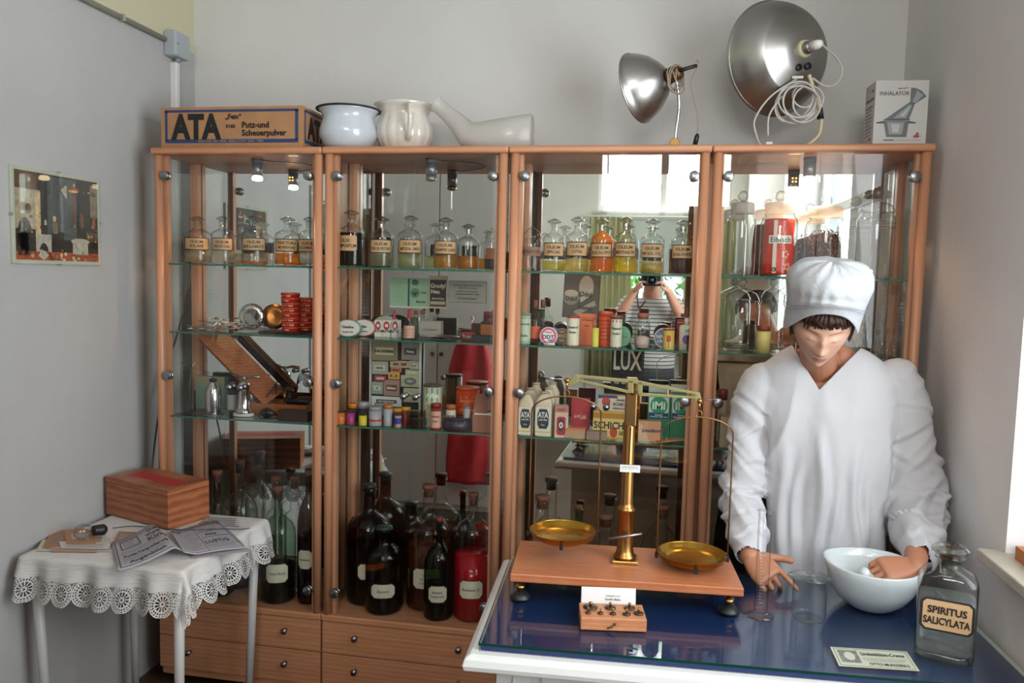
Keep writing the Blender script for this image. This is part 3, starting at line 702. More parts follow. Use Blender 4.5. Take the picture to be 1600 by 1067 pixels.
t = thing('ointment_vial', 'small vial of yellow ointment with a reddish lid between the domed jars', 'vial', (x, y, z2))
obj('body', MB().lathe([(0, .0), (r, 0), (r, h*.78), (r*.8, h*.82), (0, h*.82)], 20), col('d9c878', .35), t); obj('lid', MB().cyl((0, 0, h*.822), r*.92, h*.17, 20), col('8a3a2c', .4), t)
G6 = 'small stoppered flasks on the middle shelf at the right'
for k, (px, pt_, pb_, hw, Yk, ds) in enumerate(((1350, 512, 556, 9, .08, 'leftmost small clear flask beside the white cap'), (1362, 503, 557, 8, .19, 'tall small clear flask behind the front row'), (1371, 515, 558, 9, .075, 'small round clear flask second in the front row'), (1379, 498, 556, 7, .17, 'tallest narrow clear flask at the back'), (1386, 513, 560, 9, .085, 'small pear-shaped clear flask third in the front row'), (1397, 513, 561, 8, .075, 'small clear flask closest to the right post'))):
    x, y, w, h = fit(px-hw, px+hw, pt_, pb_, z2, D+Yk); r = w/2
    t = thing('small_flask', ds, 'flask', (x, y, z2), 0, G6)
    obj('body', MB().lathe([(0, 0), (r*.85, 0), (r, h*.12), (r*.95, h*.30), (r*.5, h*.52), (r*.30, h*.62), (r*.28, h*.82), (r*.42, h*.84)], 18), GLASS, t)
    obj('stopper', MB().lathe([(0, h*.80), (r*.22, h*.845), (r*.3, h*.86), (r*.5, h*.92), (r*.3, h*.98), (0, h)], 14), SMOKE, t)
# ------------------------------------------------------------ large bottles on the cabinet floors
GB = 'large storage bottles on the cabinet floor'
def carboy(label, pl, pr, pt, pb, glass, lines=(), liq=None, fill=0., stop=CORK, neck=.26, nh=.30, sh=.16, name='storage_bottle', cat='bottle', lablo=.16, labhi=.30, labpx=None, rot=0., dark=None, Y=None, lw=.62):
    x, y, w, h = fit(pl, pr, pt, pb, ZB, Y); r = w/2
    t = thing(name, label, cat, (x, y, ZB), rot+.8*math.atan2(-x, y), GB)
    zn = h*(1-nh); zs = zn-h*sh
    obj('body', MB().lathe([(0, .004), (r*.85, 0), (r*.97, .006), (r, .018), (r, zs), (r*.96, zs+h*sh*.35), (r*.78, zs+h*sh*.68), (r*.45, zn-h*.012), (r*neck*1.08, zn+h*.015), (r*neck, zn+h*.05), (r*neck, h*.935), (r*neck*1.22, h*.945), (r*neck*1.22, h*.965)], 36), glass, t)
    if stop: obj('stopper', MB().lathe([(0, h*.90), (r*neck*.8, h*.90), (r*neck*.9, h*.966), (r*neck*1.12, h*.970), (r*neck*1.15, h), (0, h)], 18), stop, t)
    if liq:
        zf = zs*fill; obj('liquid', MB().lathe([(0, .008), (r*.95, .008), (r*.95, zf), (0, zf)], 30), liquid(liq, .9, .45 if liq == 'e0102c' else .15), t)
    if lines is not None and (lines or labpx):
        lo, hi = h*lablo, h*labhi; mb = MB(); hw = r*lw
        patch(mb, -hw*1.07, hw*1.07, lo-.003, hi+.003, 0, wrap(r, 0, .0008), .012, 12, cut=True); patch(mb, -hw, hw, lo, hi, 1, wrap(r, 0, .0014), .012, 12, cut=True)
        lb = obj('label', mb, [INK, LABW], t)
        mb = MB()
        for i, s_ in enumerate(lines): letter(mb, s_, 0, (lo+hi)/2+((len(lines)-1)/2-i)*.015, .013, 0, wrap(r, 0, .002), hw*1.5, .01)
        if lines: obj('lettering', mb, INK, lb)
    return t
carboy('big amber bottle with black cap and white label, left in the second cabinet', 544, 610, 756, 926, AMBER, ('Weingeist',), '160a06', .8, BLACK, .27, .24, .16, rot=.2, lablo=.24, labhi=.37, Y=YM-.082)
carboy('amber bottle with dark green stopper and label, in front of the big amber one', 572, 629, 822, 950, AMBER, ('Glycerin',), '1a0b06', .75, col('1d3a34', .5), .36, .20, .20, lablo=.22, labhi=.38, Y=D+.080)
carboy('large clear corked bottle with orange-brown liquid in the second cabinet', 636, 702, 757, 940, GLASS, ('Oleum', 'Eucalypti', 'Citriodor.'), '8a3f14', .92, CORK, .26, .26, .15, lablo=.20, labhi=.36, Y=YM-.080)
carboy('slim dark green wine bottle with red top and white label', 663, 708, 808, 958, GREENG, ('Balsam', 'Sulphuris'), '0c140c', .7, col('7a2a22', .5), .22, .28, .22, lablo=.2, labhi=.36, Y=D+.066)
carboy('clear demijohn half full of bright red liquid with a framed label', 710, 767, 770, 946, GLASS, ('Rosmarin Öl',), 'e0102c', .80, CORK, .24, .20, .15, lablo=.20, labhi=.34, Y=D+.115)
carboy('corked clear bottle with dark contents just right of the side table box', 316, 364, 735, 905, GLASS, (), '2a2e22', .42, CORK, .26, .30, .2, Y=D+.078)
carboy('round-shouldered clear bottle with dark cork at the back of the first cabinet', 349, 400, 719, 880, GLASS, (), '2a2e26', .42, col('3a2a20', .8), .24, .26, .2, Y=D+.20)
carboy('tall pale green corked bottle with white label above dark liquid in the first cabinet', 410, 460, 760, 928, PALEG, ('Tinct. Rusci',), '121c10', .55, CORK, .24, .26, .18, lablo=.20, labhi=.36, Y=D+.085)
carboy('slender clear corked bottle standing behind the pale green one', 417, 446, 744, 880, GLASS, (), None, 0, CORK, .44, .28, .1, Y=D+.20)
carboy('second slender clear corked bottle at the back, nearer the middle post', 446, 474, 745, 880, GLASS, (), None, 0, CORK, .44, .28, .1, Y=D+.195)
carboy('broad dark brown bottle with white label half hidden by the cabinet post', 466, 500, 735, 912, AMBER, ('Franzbranntw.',), '140807', .85, CORK, .3, .2, .25, lablo=.28, labhi=.42, rot=-.3, Y=D+.10)
for i, (a, b_, c, e, g, st, ds) in enumerate(((808, 884, 774, 905, GLASS, CORK, 'squat clear corked flask behind the left scale pan'), (892, 914, 789, 890, PALEG, CORK, 'small green corked bottle just right of the left scale pan'),
        (908, 982, 804, 912, GLASS, CORK, 'clear corked flask between the left pan and the brass column'), (998, 1069, 789, 915, GLASS, CORK, 'broad clear corked flask right of the brass column'))):
    carboy(ds, a, b_, c, e, g, None, None, 0, st, .26 if i != 1 else .5, .34, .30, name='corked_flask', cat='flask', Y=(D+.135, YM-.03, D+.13, D+.135)[i])
# ------------------------------------------------------------ small goods on the middle and lower shelves
def carton(name, label, cat, pl, pr, pt, pb, z, depth, base, arts=(), texts=(), rz=0., Y=None, group=None, lean=0., bevel=.0008, top=None, rough=.6):
    """a printed box; arts and texts in fractions of the front face"""
    x, y, w, h = fit(pl, pr, pt, pb, z, Y, depth)
    mats = [col(base, rough)]
    mb = MB(); mb.b2((-w/2, -depth/2, 0), (w/2, depth/2, h))
    def mi(c):
        m_ = col(c, rough)
        if m_ not in mats: mats.append(m_)
        return mats.index(m_)
    P_ = lambda e: (lambda u, v: (u, -depth/2-e, v))
    for i, a in enumerate(arts):
        k = a[0]; e = .0003+.0001*i
        if k == 'r': _, u0, v0, u1, v1, c = a; patch(mb, -w/2+u0*w, -w/2+u1*w, v0*h, v1*h, mi(c), P_(e), 0, 1)
        if k == 'R': _, u0, v0, u1, v1, c = a; patch(mb, -w/2+u0*w, -w/2+u1*w, v0*h, v1*h, mi(c), P_(e), min(w, h)*.12, 6, cut=True)
        if k == 'c': _, u, v, ru, rv, c = a; mb.add([P_(e)(-w/2+w*u+w*ru*math.cos(2*PI*q/20), v*h+h*rv*math.sin(2*PI*q/20)) for q in range(20)], [tuple(range(20))], mi(c))
        if k == 'p': _, pts, c = a; mb.add([P_(e)(-w/2+w*u, v*h) for u, v in pts], [tuple(range(len(pts)))], mi(c))
    for i, tt in enumerate(texts):
        s_, u, v, sz, c = tt[:5]; mw = tt[5] if len(tt) > 5 else .9
        letter(mb, s_, -w/2+w*u, v*h, sz*h, mi(c), P_(.0012+.0001*i), mw*w, .03)
    o = obj(name, mb, mats, None); o.location = (x, y, z); o.rotation_euler = (lean, 0, rz)
    tag(o, label, cat, group)
    return o
def rtin(name, label, cat, pl, pr, pt, pb, z, base, band=None, texts=(), lid=None, Y=None, arts=(), lidh=.1, cap=None, group=None, body_mat=None, bandr=(.12, .86), neck=None, rot=0.):
    """upright round tin, tube or jar with a printed band"""
    x, y, w, h = fit(pl, pr, pt, pb, z, Y); r = w/2
    t = thing(name, label, cat, (x, y, z), rot+.7*math.atan2(-x, y), group)
    hl = h*lidh; hb = h-hl
    bp = [(0, 0), (r*.97, 0), (r, .0015), (r, hb-.0005)] if not neck else [(0, 0), (r*.97, 0), (r, .002), (r, hb*.82), (r*neck, hb*.93), (r*neck, hb-.0005)]
    bp += [(0, hb-.0005)]
    obj('body', MB().lathe(bp, 28), body_mat or col(base, .4), t)
    if lid:
        rl = r*(neck*1.08 if neck else 1.03)
        obj('lid', MB().lathe([(0, hb), (rl, hb), (rl, h-.001), (rl-.001, h), (0, h)], 28), lid if not isinstance(lid, str) else col(lid, .4), t)
    if band or texts or arts:
        mb = MB(); mats = []
        def mi(c):
            m_ = col(c, .5)
            if m_ not in mats: mats.append(m_)
            return mats.index(m_)
        lo, hi = hb*bandr[0], hb*bandr[1]
        if band: patch(mb, -r*PI*.98, r*PI*.98, lo, hi, mi(band), wrap(r, 0, .0004), 0, 28)
        for i, a in enumerate(arts): patch(mb, a[0]*r, a[2]*r, a[1]*hb, a[3]*hb, mi(a[4]), wrap(r, 0, .0007+.0001*i), 0, 10)
        for s_, v, sz, c in texts: letter(mb, s_, 0, v*hb, sz*hb, mi(c), wrap(r, 0, .0014), r*1.7, .03)
        obj('label', mb, mats, t)
    return t
def disc_tin(name, label, cat, px, py, hw, hh, z, Y, rim, face, texts=(), thick=.016, arts=(), tilt=.12, rz=0.):
    """flat tin standing on its rim, lid towards the viewer"""
    x = at(px, py, Y=Y).x; rx = (at(px+hw, py, Y=Y).x-at(px-hw, py, Y=Y).x)/2; ry = rx*hh/hw
    t = thing(name, label, cat, (x, Y, z), 0); t.rotation_euler = (-tilt, 0, rz)
    mb = MB(); n = 36
    ell = lambda k, s: [(rx*s*math.cos(2*PI*i/n), ry*s*math.sin(2*PI*i/n)+ry) for i in range(n)]
    M_ = Matrix(((1, 0, 0, 0), (0, 0, 1, 0), (0, 1, 0, 0), (0, 0, 0, 1)))
    mb.prism(ell(0, 1), 0, thick, 0, M_)
    obj('tin_body', mb, col(rim, .3, spec=.6), t, bevel=.0012)
    mats = [col(face, .35)]; mb = MB()
    mb.add([(u, -.0006, v) for u, v in [(rx*.90*math.cos(2*PI*i/n), ry*.90*math.sin(2*PI*i/n)+ry) for i in range(n)]], [tuple(range(n))], 0)
    def mi(c):
        m_ = col(c, .35)
        if m_ not in mats: mats.append(m_)
        return mats.index(m_)
    for i, (u, v, ru, rv, c) in enumerate(arts): mb.add([(rx*u+rx*ru*math.cos(2*PI*q/24), -.0010-.0002*i, ry+ry*v+ry*rv*math.sin(2*PI*q/24)) for q in range(24)], [tuple(range(24))], mi(c))
    for s_, v, sz, c in texts: letter(mb, s_, 0, ry+ry*v, sz*ry, mi(c), lambda u, w_: (u, -.0024, w_), rx*1.5, .03)
    obj('printed_face', mb, mats, t)
    return t
# --- bay 1, middle shelf: scissors and clamps heap, head mirrors, red tins
def scissors_mesh(L=.13, open_=.10, kind=0):
    mb = MB()
    for s_ in (-1, 1):
        q = Matrix.Rotation(s_*open_, 4, 'Z')
        mb.tube([(s_*.012, -L*.42, 0), (s_*.004, -L*.1, 0), (-s_*.002, 0, s_*.001)], .0024, 6, m=q)
        mb.tube([(s_*(.013+.010*math.cos(a*PI/8)), -L*.42-.011+.012*math.sin(a*PI/8), 0) for a in range(16)], .0023, 6, closed=True, m=q)
        if kind == 0: mb.prism([(-s_*.004, 0), (s_*.002, 0), (s_*.003, L*.3), (-s_*.001, L*.5)], -.0008+s_*.001, .0008+s_*.001, m=q)
        else: mb.tube([(-s_*.002, 0, s_*.001), (-s_*.0012, L*.45, s_*.001)], [.0032, .0018], 6, m=q)
    mb.cyl((0, 0, -.003), .003, .006, 10)
    return mb.mesh('scissors')
sm0, sm1 = scissors_mesh(), scissors_mesh(kind=1, open_=.05, L=.15)
for me_ in (sm0, sm1): me_.materials.append(col('cfc7c0', .30, 1.))
descs = ['closed surgical scissors on top of the instrument heap at the far left', 'clamp lying under the topmost scissors in the instrument heap', 'clamp with ring handles at the right edge of the instrument heap', 'scissors at the front left of the instrument heap',
 'long clamp lying across the middle of the instrument heap', 'scissors with rings facing the viewer, mid heap', 'clamp with rings facing the viewer right of mid heap', 'small scissors at the front of the heap above the comb', 'clamp at the back of the instrument heap', 'scissors at the bottom of the heap, left of centre', 'clamp crossing the lowest scissors of the heap', 'scissors rings beside the standing head mirror']
R_ = random.Random(11)
spots = [(338, 0, 5), (345, 1, 4), (392, 1, 1.2), (300, 0, .4), (335, 1, 3), (358, 0, 2.2), (372, 1, 2.2), (350, 0, .4), (345, 1, 2.4), (318, 0, 1.4), (325, 1, .5), (384, 0, 2)]
for i, ((px, kd, lv), ds) in enumerate(zip(spots, descs)):
    Y = D+.085+R_.uniform(0, .08); x = at(px, 515, Y=Y).x
    o = bpy.data.objects.new('surgical_scissors' if kd == 0 else 'surgical_clamp', sm0 if kd == 0 else sm1); COL.objects.link(o)
    o.location = (x, Y, z2+.0045+lv*.0090); o.rotation_euler = (R_.uniform(-.12, .12), R_.uniform(-.10, .10), R_.choice([1.25, 1.45, 1.7, .5, .3])+R_.uniform(-.3, .3))
    tag(o, ds, 'scissors' if kd == 0 else 'clamp', 'surgical instruments heaped on the middle shelf')
x = at(345, 520, Y=D+.055).x
mb = MB(); mb.b2((-.03, -.004, 0), (.03, .0, .003))
for k in range(22): mb.b2((-.029+k*.0027, -.016, .0006), (-.0277+k*.0027, -.004, .0024))
o = obj('steel_comb', mb, STEEL, loc=(x, D+.055, z2)); tag(o, 'short steel comb at the front of the instrument heap', 'comb')
t = thing('wooden_tray', 'dark brown flat wooden tray under the head mirrors and red tins', 'tray', (at(442, 520, Y=D+.10).x, D+.115, z2))
obj('tray_board', MB().b2((-.075, -.06, 0), (.085, .06, .011)), wood('dark_walnut', '2c1710', '4a281a', .35), t, bevel=.002); tz = z2+.0114
def head_mirror(ds, px, py, hw, hh, Y, rz, mat, tilt):
    x = at(px, py, Y=Y).x; rr = (at(px, py-hh, Y=Y).z-at(px, py+hh, Y=Y).z)/2
    t = thing('head_mirror', ds, 'head mirror', (x, Y, tz)); t.rotation_euler = (-tilt, 0, rz)
    M_ = Matrix.Translation((0, 0, rr+.001)) @ Matrix.Rotation(PI/2, 4, 'X')
    obj('reflector', MB().lathe([(0, -.006), (rr*.6, -.003), (rr*.96, .002), (rr*.97, .004), (rr*.5, -.001), (0, -.003)], 32, m=M_), mat, t)
    obj('rim', MB().tube([(rr*.975*math.cos(a*PI/20), 0, rr+.001+rr*.975*math.sin(a*PI/20)) for a in range(40)], .0016, 6, closed=True), col('2c1a14', .4), t)
head_mirror('round silvered head mirror standing edge-on at the left of the dark tray', 393, 487, 15, 20, D+.10, .25, col('d8d8d4', .05, 1.), .06)
head_mirror('round amber-toned head mirror leaning behind the left one', 428, 487, 19, 20, D+.135, .25, col('a86c38', .3, 1.), .18)
G7 = 'stack of red round tins on the middle shelf'
R_ = random.Random(2); mp = [fit(443, 470, 457, 514, z2, D+.10)]
x, y, w, h = mp[0]; r = w/2; n = 8; hh = (at(456, 457, Y=y).z-tz)/n
mb = MB(); mb.lathe([(0, .0003), (r*.97, .0003), (r*.97, hh*.5), (r, hh*.5), (r, hh-.0006), (r*.97, hh-.0003), (0, hh-.0003)], 28)
tin_me = mb.mesh('red_tin'); tin_me.materials.append(col('c43a22', .35))
lb = MB(); letter(lb, 'Erdal  ∞  Erdal', 0, hh*.38, hh*.42, 0, wrap(r*.975, 0, .001), r*1.7, .03); lb_me = lb.mesh('lettering'); lb_me.materials.append(col('e8c8b0', .5))
ords = ['topmost', 'second from the top', 'third from the top', 'fourth from the top', 'fourth from the bottom', 'third from the bottom', 'second from the bottom', 'lowest']
for s_, (dx, dy, nn, nm) in enumerate(((0, 0, 8, 'front'), (.038, .05, 7, 'rear right'))):
    for k in range(nn):
        o = bpy.data.objects.new('red_tin', tin_me); COL.objects.link(o)
        o.location = (x+dx+R_.uniform(-.001, .001), y-.012+dy+R_.uniform(-.001, .001), tz+k*hh); o.rotation_euler = (0, 0, R_.uniform(-.5, .3))
        oo = ords[8-nn:] if nn == 7 else ords
        names = {8: ords, 7: ['topmost', 'second from the top', 'third from the top', 'middle', 'third from the bottom', 'second from the bottom', 'lowest']}[nn]
        tag(o, 'red round tin, %s of the %s stack in the first cabinet' % (names[nn-1-k], nm), 'tin', G7)
        c = bpy.data.objects.new('lettering', lb_me); COL.objects.link(c); c.parent = o
# --- bay 1, lower shelf: inhaler apparatus, jars, wooden case with coil
t0 = fit(322, 344, 590, 647, z3, D+.085)
x, y, w, h = t0; r = w/2
t = thing('steam_inhaler', 'small nickel-plated steam inhaler with dark valve and glass spout tube', 'inhaler', (x, y, z3))
obj('boiler', MB().lathe([(0, .004), (r*.95, .004), (r, .008), (r, h*.66), (r*.75, h*.78), (r*.45, h*.86), (r*.4, h*.9), (0, h*.9)], 28), CHROME, t)
obj('valve', MB().lathe([(r*.35, h*.9), (r*.5, h*.92), (r*.5, h*.96), (r*.2, h*.98), (0, h)], 14), BLACK, t)
tp = at(286, 567, Y=y); lx, lz = tp.x-x, tp.z-z3
obj('spout_tube', MB().tube([(lx, -.01, lz), (lx*.15, 0, h*1.12)], .0042, 12), GLASS, t)
obj('tube_holder', MB().tube([(0, 0, h), (-.004, 0, h*1.1), (lx*.15, 0, h*1.13), (lx*.5, -.003, h*1.36)], .0014, 6), STEEL, t)
obj('drip_stand', MB().tube([(lx*.75, 0, .005), (lx*.78, 0, h*.7), (lx*.72, 0, h*1.25), (lx*.6, 0, h*1.4)], .0016, 6), STEEL, t)
obj('foot_plate', MB().lathe([(0, 0), (r*1.5, 0), (r*1.5, .0025), (0, .0037)], 28), STEEL, t)
obj('handle', MB().tube([(lx*.62, 0, .006), (lx*.62, 0, h*.62)], .0042, 8), BLACK, t)
o = carton('green_box', 'pale green cardboard box behind the steam inhaler', 'box', 308, 354, 588, 636, z3, .03, '8fa695', (('r', 0, .75, 1, 1, 'a09a78'),), (('Inhalator', .7, .3, .12, '3a463c', .4),), Y=D+.20)
t = rtin('glass_bottle', 'clear square bottle with a pale label between inhaler and brass burner', 'bottle', 355, 373, 597, 640, z3, 'b9c4c0', None, (), '7a3a30', Y=D+.13, body_mat=GLASS, lidh=.12, neck=.5, arts=((-1, .15, 1, .7, 'a8aaa4'),))
x, y, w, h = fit(372, 391, 584, 652, z3, D+.095); r = w/2
t = thing('spirit_burner', 'small nickel vaporiser with side tube on a coil of white tubing', 'vaporiser', (x, y, z3))
obj('body', MB().lathe([(0, .008), (r*1.3, .008), (r*1.3, .02), (r*1.0, .028), (r*.9, .032), (r*.9, h*.72), (r*1.0, h*.74), (r*.7, h*.80), (r*.5, h*.84), (0, h*.84)], 24), CHROME, t)
obj('side_tube', MB().tube([(-.045, -.004, h*.98), (-.02, 0, h*.93), (0, 0, h*.9), (.03, 0, h*.95), (.065, .003, h*.93)], [.006, .005, .004, .006, .007], 10), col('9c7a64', .3, .9), t)
obj('ball_joint', MB().sph((0, 0, h*.9), .010), STEEL, t)
for rr_, zz in ((.034, .004), (.029, .004), (.032, .0095)): obj('tubing_coil', MB().tube([(rr_*1.15*math.cos(a*PI/14), rr_*.8*math.sin(a*PI/14)-.004, zz) for a in range(28)], .0035, 8, closed=True), col('d8d2c8', .5), t)
x, y = at(418, 650, Y=D+.075).x, D+.075
t = thing('rubber_bulb', 'black rubber hand bulb with glass nozzle in front of the wooden case', 'rubber bulb', (x, y, z3))
obj('bulb', MB().lathe([(0, -.026), (.012, -.024), (.019, -.010), (.019, .006), (.012, .022), (.005, .030), (0, .032)], 20, m=Matrix.Translation((0, 0, .0195)) @ Matrix.Rotation(PI/2+.0, 4, 'Y')), col('101013', .25), t)
obj('nozzle', MB().tube([(-.022, 0, .024), (-.042, 0, .048), (-.052, .0, .060)], [.004, .005, .003], 10), GLASS, t)
obj('loop_tube', MB().tube(smooth([(.03, 0, .02), (.05, -.012, .008), (.02, -.026, .004), (-.02, -.02, .004), (-.03, -.01, .012), (-.02, -.004, .024)]), .0028, 8), col('101013', .25), t)
# wooden electro case: open lid propped steeply, coil inside
a0 = at(397, 648, Y=D+.15); a1_ = at(486, 648, Y=D+.15)
t = thing('medical_coil_case', 'open orange-brown wooden case with induction coil and lid propped up', 'instrument case', ((a0.x+a1_.x)/2, D+.165, z3))
wc = a1_.x-a0.x; CW = wood('orange_pine', '8a4a26', 'b06a3c', .4, (2, 14, 14))
mb = MB(); hc_ = .048
obj('case_body', MB().b2((-wc/2, -.055, 0), (wc/2, -.047, hc_)).b2((-wc/2, .047, 0), (wc/2, .055, hc_)).b2((-wc/2, -.047, 0), (-wc/2+.008, .047, hc_)).b2((wc/2-.008, -.047, 0), (wc/2, .047, hc_)).b2((-wc/2+.008, -.047, 0), (wc/2-.008, .047, .005)), CW, t, bevel=.001)
tl_ = at(326, 535, Y=D+.165); br_ = at(428, 640, Y=D+.165)
ang = math.atan2(tl_.z-br_.z, tl_.x-br_.x)
Lx = math.hypot(tl_.z-br_.z, tl_.x-br_.x); M_ = Matrix.Translation((br_.x-t.location.x, 0, hc_+.012)) @ Matrix.Rotation(-(ang), 4, 'Y') @ Matrix.Rotation(-.7, 4, 'X')
ld = obj('case_lid', MB().box((Lx/2, 0, 0), (Lx, .10, .012), m=M_), CW, t, bevel=.0015)
mb = MB(); [mb.box((Lx/2, yy, .010), (Lx*.96, .006, .012), m=M_) for yy in (-.045, 0, .045)]; obj('lid_rib', mb, CW, ld)
for yy in (-.03, -.01, .015): obj('electrode_clip', MB().tube([(Lx*.93, yy, .016), (Lx*.86, yy+.006, .022), (Lx*.93, yy+.012, .016)], .0022, 6, m=M_), CHROME, ld)
obj('coil_drum', MB().lathe([(0, -.045), (.013, -.045), (.013, .045), (0, .045)], 24, m=Matrix.Translation((wc*.28, -.014, .058)) @ Matrix.Rotation(PI/2, 4, 'Y')), col('231d1c', .5), t)
obj('brass_terminal', MB().cyl((wc*.05, -.02, .05), .004, .045, 12).cyl((wc*.12, -.01, .05), .003, .035, 12), BRASS, t); 
obj('wooden_grip', MB().tube([(wc*.02, -.02, .1), (wc*.12, -.015, .105), (wc*.2, -.01, .095)], [.006, .007, .005], 10), col('7a4a34', .5), t)
for k in range(4): obj('wire_loop', MB().tube(smooth([(-wc*.3+k*.01, -.02+.01*k, .06), (-wc*.1, -.03+.01*k, .11+.008*k), (wc*.1+k*.012, -.03, .085), (wc*.15, -.02+.01*k, .05)]), .0018, 6), BLACK, t)
o = carton('dark_box', 'flat dark brown wooden box at the front right of the first cabinet', 'box', 438, 484, 641, 658, z3, .05, '3c2620', Y=D+.058)
# --- bay 2 middle shelf
disc_tin('oval_tin', 'oval white tin with green rim and script writing standing at the left', 'tin', 543, 513, 20.5, 13, z2, D+.07, '5c9a86', 'ddd6cb', (('Vaseline', .15, .42, '4a4640'), ('Camphor-Eis', -.42, .26, '7a5a54')), thick=.014)
disc_tin('oval_tin', 'oval white tin with red rim standing behind the green-rimmed one', 'tin', 567, 513, 19.5, 13, z2, D+.115, 'a05048', 'd6d0c6', (('Salbe', .15, .4, '4a4640'), ('Hausmittel', -.4, .26, '7a6a64')), thick=.014)
disc_tin('oval_tin', 'grey oval tin with red arc leaning behind the small white boxes', 'tin', 603, 503, 20, 11, z2+.02, D+.19, '8c8a7e', 'a8a497', (('Pastillen', 0, .35, '7a2a2a'),), thick=.014)
for i, (a, b_) in enumerate(((587, 599), (599, 613), (613, 625))):
    carton('salve_carton', 'small white carton with a red disc, %s of three in a row' % ('leftmost', 'middle', 'rightmost')[i], 'carton', a+.3, b_-.3, 500, 525, z2, .03, 'ddd8ce', (('c', .5, .68, .36, .26, 'b03a3a'), ('c', .5, .68, .2, .1, 'ddd8ce'), ('r', 0, .28, 1, .42, '3c3c38')), (('Togal', .5, .35, .13, 'e8e4d8'),), Y=D+.14, group='small white cartons with red discs')
def dropper(label, px, w_, pt, pb, Y, bulbc, labc=None):
    x, y, w, h = fit(px-w_/2, px+w_/2, pt, pb, z2, Y); r = w/2
    t = thing('dropper_bottle', label, 'dropper bottle', (x, y, z2), 0)
    obj('body', MB().lathe([(0, 0), (r*.97, 0), (r, .002), (r, h*.50), (r*.75, h*.58), (r*.38, h*.63), (r*.38, h*.70), (0, h*.70)], 22), GLASS, t)
    obj('rubber_bulb', MB().lathe([(0, h*.701), (r*.5, h*.701), (r*.5, h*.74), (r*.36, h*.77), (r*.36, h*.9), (r*.2, h*.99), (0, h)], 14), col(bulbc, .5), t)
    if labc: mb = MB(); patch(mb, -r*1.3, r*1.3, h*.05, h*.46, 0, wrap(r), 0, 10); [patch(mb, -r*1.1, r*1.1, h*q, h*q+.001, 1, wrap(r, 0, .0012), 0, 8) for q in (.14, .24, .34)]; obj('label', mb, [col(labc, .6), INK], t)
dropper('clear dropper bottle with red rubber bulb, left of the pink-labelled one', 616, 12, 485, 526, D+.075, '9a2030')
dropper('dropper bottle with red bulb and pink ruled label near the door gap', 640, 17, 483, 527, D+.075, 'a02232', 'c89a84')
for i, (px, ds) in enumerate(((650, 'small clear vial with brown cork, left of the pair'), (660, 'small clear vial with brown cork, right of the pair'))):
    x, y, w, h = fit(px-6, px+6, 485, 522, z2, D+.16); r = w/2
    t = thing('corked_vial', ds+' behind the droppers', 'vial', (x, y, z2)); obj('body', MB().lathe([(0, 0), (r, 0), (r, h*.55), (r*.5, h*.68), (r*.5, h*.88)], 18), GLASS, t); obj('cork', MB().cyl((0, 0, h*.86), r*.6, h*.14, 12), CORK, t)
carton('grey_carton', 'grey-brown printed carton behind the forceps heap', 'carton', 657, 691, 501, 529, z2, .03, '8c847a', (('R', .05, .06, .95, .94, '979083'),), (('LEUKOPLAST', .5, .5, .14, '6a4440', .7),), Y=D+.15)
R_ = random.Random(5)
fm = MB(); fm.tube([(-.045, 0, 0), (-.02, .003, .001), (.045, .0008, 0)], [.0025, .003, .001], 6); fm.tube([(-.045, 0, 0), (-.02, -.003, .001), (.045, -.0008, 0)], [.0025, .003, .001], 6)
fme = fm.mesh('forceps')
for i in range(9):
    ds = ('dark forceps at the left end of the heap', 'dark forceps pointing at the dropper bottle', 'slim steel forceps lying on top of the heap', 'dark forceps in the middle of the heap', 'forceps lying across the middle of the heap', 'steel forceps at the front edge of the shelf', 'dark forceps at the right of the heap', 'forceps under the red packet', 'pale forceps at the far right of the heap')[i]
    Y = D+.05+R_.uniform(0, .07); px = 664+i*7.5
    me_ = fme.copy() if i < 2 else None
    if i == 0: me_.materials.append(col('55575a', .35, .8)); f0 = me_
    if i == 1: me_.materials.append(col('9a9ba0', .3, .9)); f1 = me_
    o = bpy.data.objects.new('surgical_forceps', f1 if i in (2, 5, 8) else f0); COL.objects.link(o)
    o.location = (at(px, 527, Y=Y).x, Y, z2+.0035+(i % 3)*.0062); o.rotation_euler = (0, R_.uniform(-.03, .03), R_.uniform(-.5, .5)+(PI if i % 2 else 0)); tag(o, ds+' in the second cabinet', 'forceps', 'forceps heaped on the middle shelf')
carton('red_packet', 'small red packet with white lettering lying behind the forceps', 'packet', 722, 744, 519, 528, z2, .02, '9a2a30', (), (('Rotolin', .5, .5, .5, 'e8dcd0'),), Y=D+.135)
o = carton('razor_case', 'open dark case in front with a dull orange lid at the right post', 'case', 738, 774, 524, 537, z2, .05, '1e2020', Y=D+.06)
carton('leather_case', 'upright orange-brown leather case beside the right post', 'case', 752, 774, 503, 524, z2+.0005, .02, 'b4703c', (('r', 0, .88, 1, 1, '3a2a22'),), Y=D+.12)
carton('dark_case', 'dark brown upright case left of the orange leather case', 'case', 738, 752, 505, 527, z2, .03, '4a3228', Y=D+.17)
carton('tin_box', 'small red and black metal box standing at the back beside the post', 'box', 757, 775, 487, 500, z2+.045, .03, '8a2228', (('r', 0, .0, 1, .8, '3a3436'), ('r', .3, .2, .7, .6, 'a02a2e')), Y=D+.19)
carton('dark_box', 'dark box carrying the small red and black metal box', 'box', 755, 776, 502, 527, z2, .035, '2c2420', Y=D+.19).scale.z = 1
